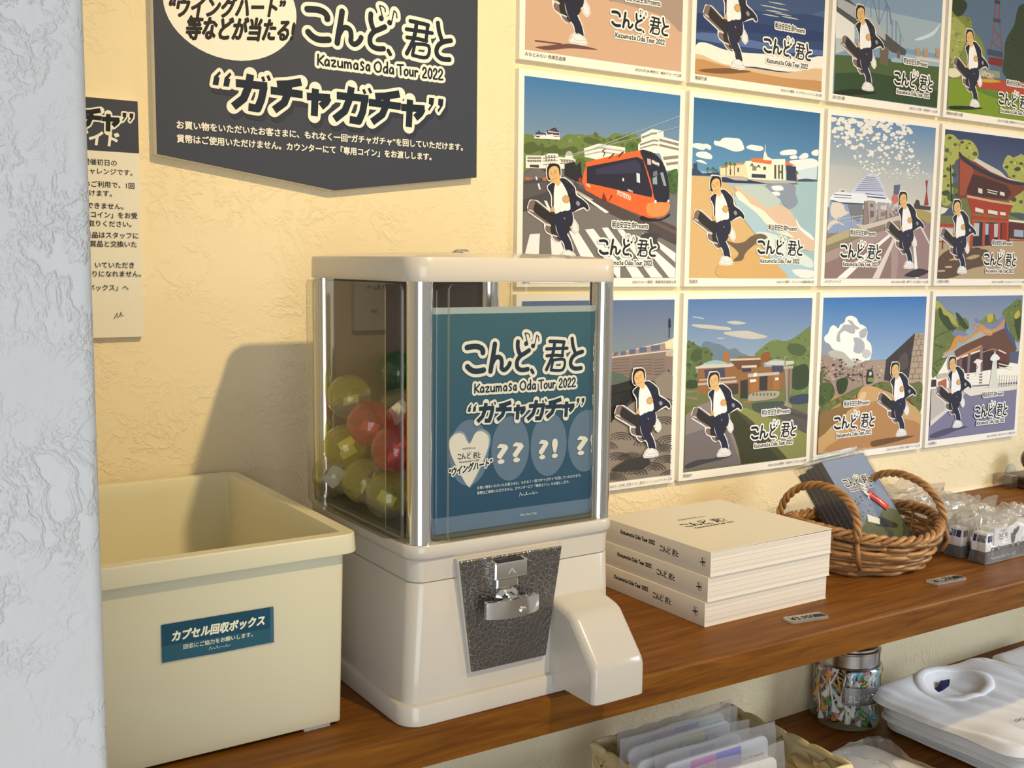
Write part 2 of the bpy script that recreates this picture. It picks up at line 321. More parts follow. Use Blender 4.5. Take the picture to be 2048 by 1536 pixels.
TR['A']['tram'] = [["g",4158358,9082256,0,440],["p",7301730,[0,420,1000,420,1000,1000,0,1000]],["s",7305788,[2,307,8,284,44,285,80,299,144,296,218,289,236,281,264,264,302,265,340,258,378,263,436,251,476,263,515,264,545,242,574,236,615,241,676,228,717,241,738,268,752,381,382,404,4,465]],["s",5529647,[2,337,53,318,90,338,136,342,190,323,219,344,303,323,323,353,192,377,99,360,45,379,3,374]],["s",5529647,[360,280,398,269,476,287,438,305,379,302]],["s",5529647,[565,257,635,248,666,265,596,278]],["p",15721419,[62,302,66,272,88,274,134,266,189,254,212,260,216,296]],["p",4865352,[69,294,66,272,80,270,88,258,98,269,130,270,134,281,98,286,89,296]],["p",4865352,[134,270,138,255,154,253,166,243,187,238,194,245,210,260,214,283,180,286,171,271,144,277]],["p",14273712,[72,282,127,278,127,284,72,288]],["p",14273712,[143,258,206,261,206,265,143,264]],["p",14273712,[154,276,214,275,214,281,155,282]],["p",15721156,[13,389,110,384,122,382,150,370,205,368,208,383,248,385,250,373,297,370,299,385,314,392,310,439,14,451]],["p",9206886,[20,399,100,395,100,400,20,403]],["p",9206886,[20,412,100,409,100,413,20,417]],["p",9206886,[114,394,203,384,203,388,114,399]],["p",9206886,[114,409,203,401,203,405,115,414]],["p",9206886,[115,426,204,419,204,424,115,431]],["p",9206886,[215,395,305,393,305,397,215,400]],["p",9206886,[216,414,305,411,305,416,216,418]],["p",15721156,[20,426,100,425,100,448,21,449]],["p",4866104,[37,433,91,431,92,446,37,446]],["s",11906704,[252,373,257,357,271,349,287,353,295,370]],["s",5990962,[314,408,324,384,362,381,382,404,383,443,316,447]],["p",15721156,[365,330,457,299,637,308,633,340,479,386,370,373]],["p",11773066,[369,342,462,315,627,324,628,330,463,324,369,349]],["p",11773066,[369,361,468,337,628,344,623,350,468,344,369,367]],["s",5007916,[636,291,677,272,718,286,724,317,669,346,633,340]],["p",15721156,[716,286,738,268,733,232,809,196,888,200,889,232,1001,249,1001,332,877,324,717,318]],["p",9404523,[740,243,810,214,841,212,842,221,810,226,742,253]],["p",9404523,[859,243,997,259,998,274,860,257]],["p",9404523,[860,271,998,286,999,299,861,284]],["p",9404523,[728,281,822,250,853,251,854,260,822,260,729,291]],["p",9404523,[729,301,822,274,854,276,854,282,822,282,729,308]],["p",15721156,[866,324,999,299,996,407,912,412]],["p",9404523,[888,339,996,324,996,341,894,357]],["p",9404523,[910,371,994,357,995,372,916,385]],["s",4677931,[924,436,944,410,987,399,993,416,992,533,937,519]],["p",4998720,[0,480,46,449,128,450,166,478,308,549,1001,769,998,1000,0,993]],["p",7300442,[0,482,51,451,100,448,156,487,0,518]],["p",8023648,[-5,670,386,608,1003,820,998,1007,0,1008]],["p",6116427,[-2,533,138,514,167,555,57,591,2,609]],["p",5522492,[307,502,385,537,999,718,1002,803,586,669,308,557]],["p",6771785,[326,517,998,739,998,760,336,532]],["p",15721419,[324,560,347,562,534,652,511,658]],["p",12365461,[327,548,430,591,415,594,318,560]],["p",15721419,[70,491,78,491,85,507,76,508]],["p",15721419,[84,525,94,524,104,555,93,553]],["l",13202506,[20,503,33,497,24,509,36,508],6],["l",13202506,[115,495,134,494,115,506,138,505],6],["p",15721419,[124,608,140,609,167,656,155,664]],["p",15721419,[42,780,102,776,97,883,12,888]],["p",15721419,[166,788,228,810,268,897,175,886]],["p",15721419,[279,758,337,761,452,902,364,904]],["p",15721419,[380,748,434,742,614,925,616,999,595,999]],["p",15721419,[488,736,528,733,782,999,698,999]],["p",15721419,[578,731,619,733,911,998,825,998]],["p",15721419,[754,754,850,789,996,862,995,913]],["p",15721419,[712,767,754,783,996,947,996,998,954,998]],["s",4537656,[775,757,849,755,892,771,860,788,884,839,799,856,744,791]],["p",2894374,[246,412,305,393,311,408,315,423,345,398,354,468,374,502,316,501,269,484,246,474]],["p",13155488,[241,409,305,391,310,400,245,417]],["p",12071711,[334,483,351,482,351,498,334,499]],["s",14705450,[379,419,401,394,719,316,756,327,783,363,840,474,928,569,943,619,899,662,793,674,751,663,382,545]],["p",2762288,[384,423,710,351,752,364,820,533,816,562,386,506]],["p",3814470,[441,432,700,368,732,390,744,430,641,444,442,459]],["p",4860960,[533,370,567,340,549,345,518,375]],["p",4860960,[593,358,628,328,609,332,578,361]],["p",13621448,[708,436,731,439,735,488,712,485]],["p",14672080,[616,468,626,469,626,485,616,484]],["s",2499628,[730,317,782,314,845,334,900,388,930,469,939,560,897,591,843,581,808,476,763,380]],["p",13477536,[778,355,804,357,807,389,782,387]],["p",7304314,[822,425,848,416,854,440,823,450]],["p",9411224,[818,459,849,445,853,490,824,491]],["p",9411224,[870,427,891,422,917,495,899,496]],["l",15325120,[810,369,863,382],10],["s",15764037,[790,596,929,586,941,619,899,658,798,661]],["p",8008472,[493,548,524,603,543,562,555,565,524,603,484,588]],["s",2038812,[753,663,825,680,900,671,944,644,942,661,878,686,794,692,741,684]],["o",15984592,[843,583],9],["o",15984592,[934,576],7],["l",2762288,[488,365,498,345,482,334,502,323],5],["t",15983296,[585,558],["IYOTETSU",34,88,-0.3]],["t",15983296,[652,535],["5001",16,32,-0.25]],["t",15983296,[382,520],["IYOTETSU",16,24,-0.35]],["t",15260864,[813,377],["松山市",22,50,-0.3]],["t",13202506,[2,510],["40",20,46,0]],["t",13202506,[109,505],["40",20,40,0]],["p",9206886,[129,381,137,380,137,390,129,391]],["p",9206886,[145,380,154,380,154,389,146,390]],["p",9206886,[162,379,170,378,170,388,162,389]],["p",9206886,[178,378,187,377,187,387,179,388]],["p",9206886,[129,398,137,397,138,407,129,408]],["p",9206886,[146,397,154,396,154,406,146,407]],["p",9206886,[162,396,170,395,171,405,162,406]],["p",9206886,[179,394,187,394,187,404,179,404]],["p",9206886,[224,399,233,399,233,409,225,409]],["p",9206886,[240,398,249,398,249,408,241,409]],["p",9206886,[256,397,265,397,265,407,257,407]],["p",9206886,[272,397,281,396,281,406,273,406]],["p",9206886,[289,395,297,395,297,405,289,406]],["p",9206886,[26,395,34,395,34,405,26,405]],["p",9206886,[39,394,47,394,47,404,39,404]],["p",9206886,[52,394,61,393,61,403,53,404]],["p",9206886,[66,393,74,392,74,402,66,403]],["p",9206886,[80,392,88,391,88,401,80,402]],["p",9206886,[93,391,102,390,102,400,94,401]],["p",9206886,[26,411,34,410,34,420,26,420]],["p",9206886,[39,410,47,409,48,419,39,419]],["p",9206886,[53,409,61,408,61,418,53,418]],["p",9206886,[66,408,74,407,74,417,66,418]],["p",9206886,[80,407,88,406,88,416,80,417]],["p",9206886,[94,406,102,406,102,416,94,416]],["l",11777434,[286,378,998,110],3],["l",11777434,[266,372,1000,168],3]]
TR['A']['beach'] = [["g",3105411,6261664,0,400],["p",8825261,[0,400,1000,400,1000,480,0,480]],["p",13871208,[0,430,1000,430,1000,1000,0,1000]],["s",10466216,[278,432,991,394,1005,1019,665,774,501,618,344,499]],["s",15721163,[160,225,196,226,226,205,288,200,352,203,383,240,381,262,313,275,229,258,161,248]],["s",15721163,[-6,256,35,248,85,249,95,246,134,257,129,280,96,271,76,284,-4,271]],["s",15721163,[29,302,67,292,107,293,144,310,139,329,88,329,33,321]],["s",15721163,[27,344,69,339,110,358,59,353]],["s",15721163,[404,242,438,228,482,229,531,233,535,252,483,260,418,253]],["s",15721163,[679,250,748,234,808,234,807,258,750,266,683,270]],["s",15721163,[756,274,808,264,820,281,769,289]],["s",15721163,[831,273,876,245,909,251,906,272,843,284]],["s",15721163,[940,233,992,217,992,254,946,253]],["s",15721163,[752,302,832,289,936,274,994,287,992,320,905,349,824,354,788,332]],["s",14471096,[824,354,872,372,862,401,815,395]],["p",13226180,[824,354,992,320,991,394,850,406]],["p",3883600,[-7,391,9,390,8,364,34,356,41,392,77,413,204,398,205,421,-5,428]],["p",3093320,[154,428,320,422,405,425,635,428,828,423,829,435,636,445,321,453,165,454]],["p",15126426,[203,371,254,353,390,340,400,324,443,320,448,415,215,424]],["p",14256718,[244,358,264,344,385,337,390,346]],["p",9076816,[203,376,243,353,264,354,265,367]],["p",15720372,[400,324,628,298,718,292,730,416,557,425,426,424]],["p",14250042,[442,306,529,298,618,310,602,331,448,325]],["p",14250042,[707,301,753,310,811,325,725,328]],["p",15720372,[540,300,544,268,550,252,562,267,572,286,604,296,604,307,540,309]],["l",15720372,[554,255,552,220],5],["p",3816008,[731,327,811,331,816,416,736,416]],["p",15984320,[608,299,718,292,719,320,610,327]],["p",3816008,[452,393,564,392,566,413,453,415]],["p",5919302,[630,332,647,331,651,412,634,411]],["p",5919302,[661,330,675,329,679,411,666,410]],["p",5919302,[688,328,703,327,708,413,693,411]],["p",5919302,[338,365,351,364,352,389,340,390]],["p",5919302,[542,347,564,346,565,365,543,366]],["p",5919302,[281,376,291,376,293,408,282,409]],["p",9075302,[455,348,488,346,489,374,456,375]],["p",12166540,[215,416,383,411,427,436,320,437]],["p",12166540,[394,426,580,428,828,419,828,429,580,444]],["s",4155962,[101,396,107,382,115,375,124,381,130,394,115,387]],["s",4155962,[141,392,146,377,154,371,164,376,170,390,155,383]],["s",4155962,[164,401,169,387,177,381,187,387,192,400,178,393]],["s",4155962,[237,357,243,343,251,337,260,342,266,356,252,349]],["s",4155962,[268,357,274,343,282,336,292,341,298,355,283,349]],["s",4155962,[300,359,306,345,314,338,324,344,330,357,314,350]],["s",4155962,[437,355,443,340,451,333,461,339,467,353,452,346]],["s",4155962,[489,359,495,345,504,338,514,344,520,358,504,351]],["s",4155962,[671,384,677,369,686,362,696,368,702,382,686,375]],["s",4155962,[801,378,808,363,816,356,827,362,834,376,817,369]],["l",6967608,[115,387,116,410],5],["l",6967608,[155,384,156,408],5],["l",6967608,[252,349,254,414],5],["l",6967608,[283,349,286,410],5],["l",6967608,[314,350,317,410],5],["l",6967608,[817,369,820,426],5],["s",4541276,[839,406,908,397,991,402,992,409,839,417]],["s",9080208,[580,448,794,437,815,493,836,549,757,585,674,524,594,503]],["s",15721163,[614,458,692,450,711,474,638,481]],["s",15721163,[614,493,672,487,684,507,628,510]],["s",14201996,[322,469,494,476,584,503,653,556,722,570,792,608,867,687,989,759,988,834,874,811,754,740,660,677,500,587,366,513]],["s",15326388,[329,507,366,502,455,565,555,601,613,642,682,680,776,731,812,755,662,726,548,665,435,597,346,538]],["s",12173480,[375,466,537,458,628,501,698,547,588,583,497,539,398,504]],["s",11058356,[303,516,357,545,501,618,593,687,732,757,852,828,985,885,989,993,745,994,602,856,485,731,383,638]],["s",14080188,[507,730,663,742,828,820,973,885,976,935,809,895,599,800]],["s",13804124,[236,909,425,843,603,873,720,945,745,999,240,998]],["s",15327944,[829,639,867,687,964,735,987,767,916,736,844,688]],["s",7297344,[262,783,337,797,412,788,464,755,540,737,597,760,510,794,426,851,401,895,326,900,372,852]],["s",15130054,[812,948,989,952,989,993,884,994]]]
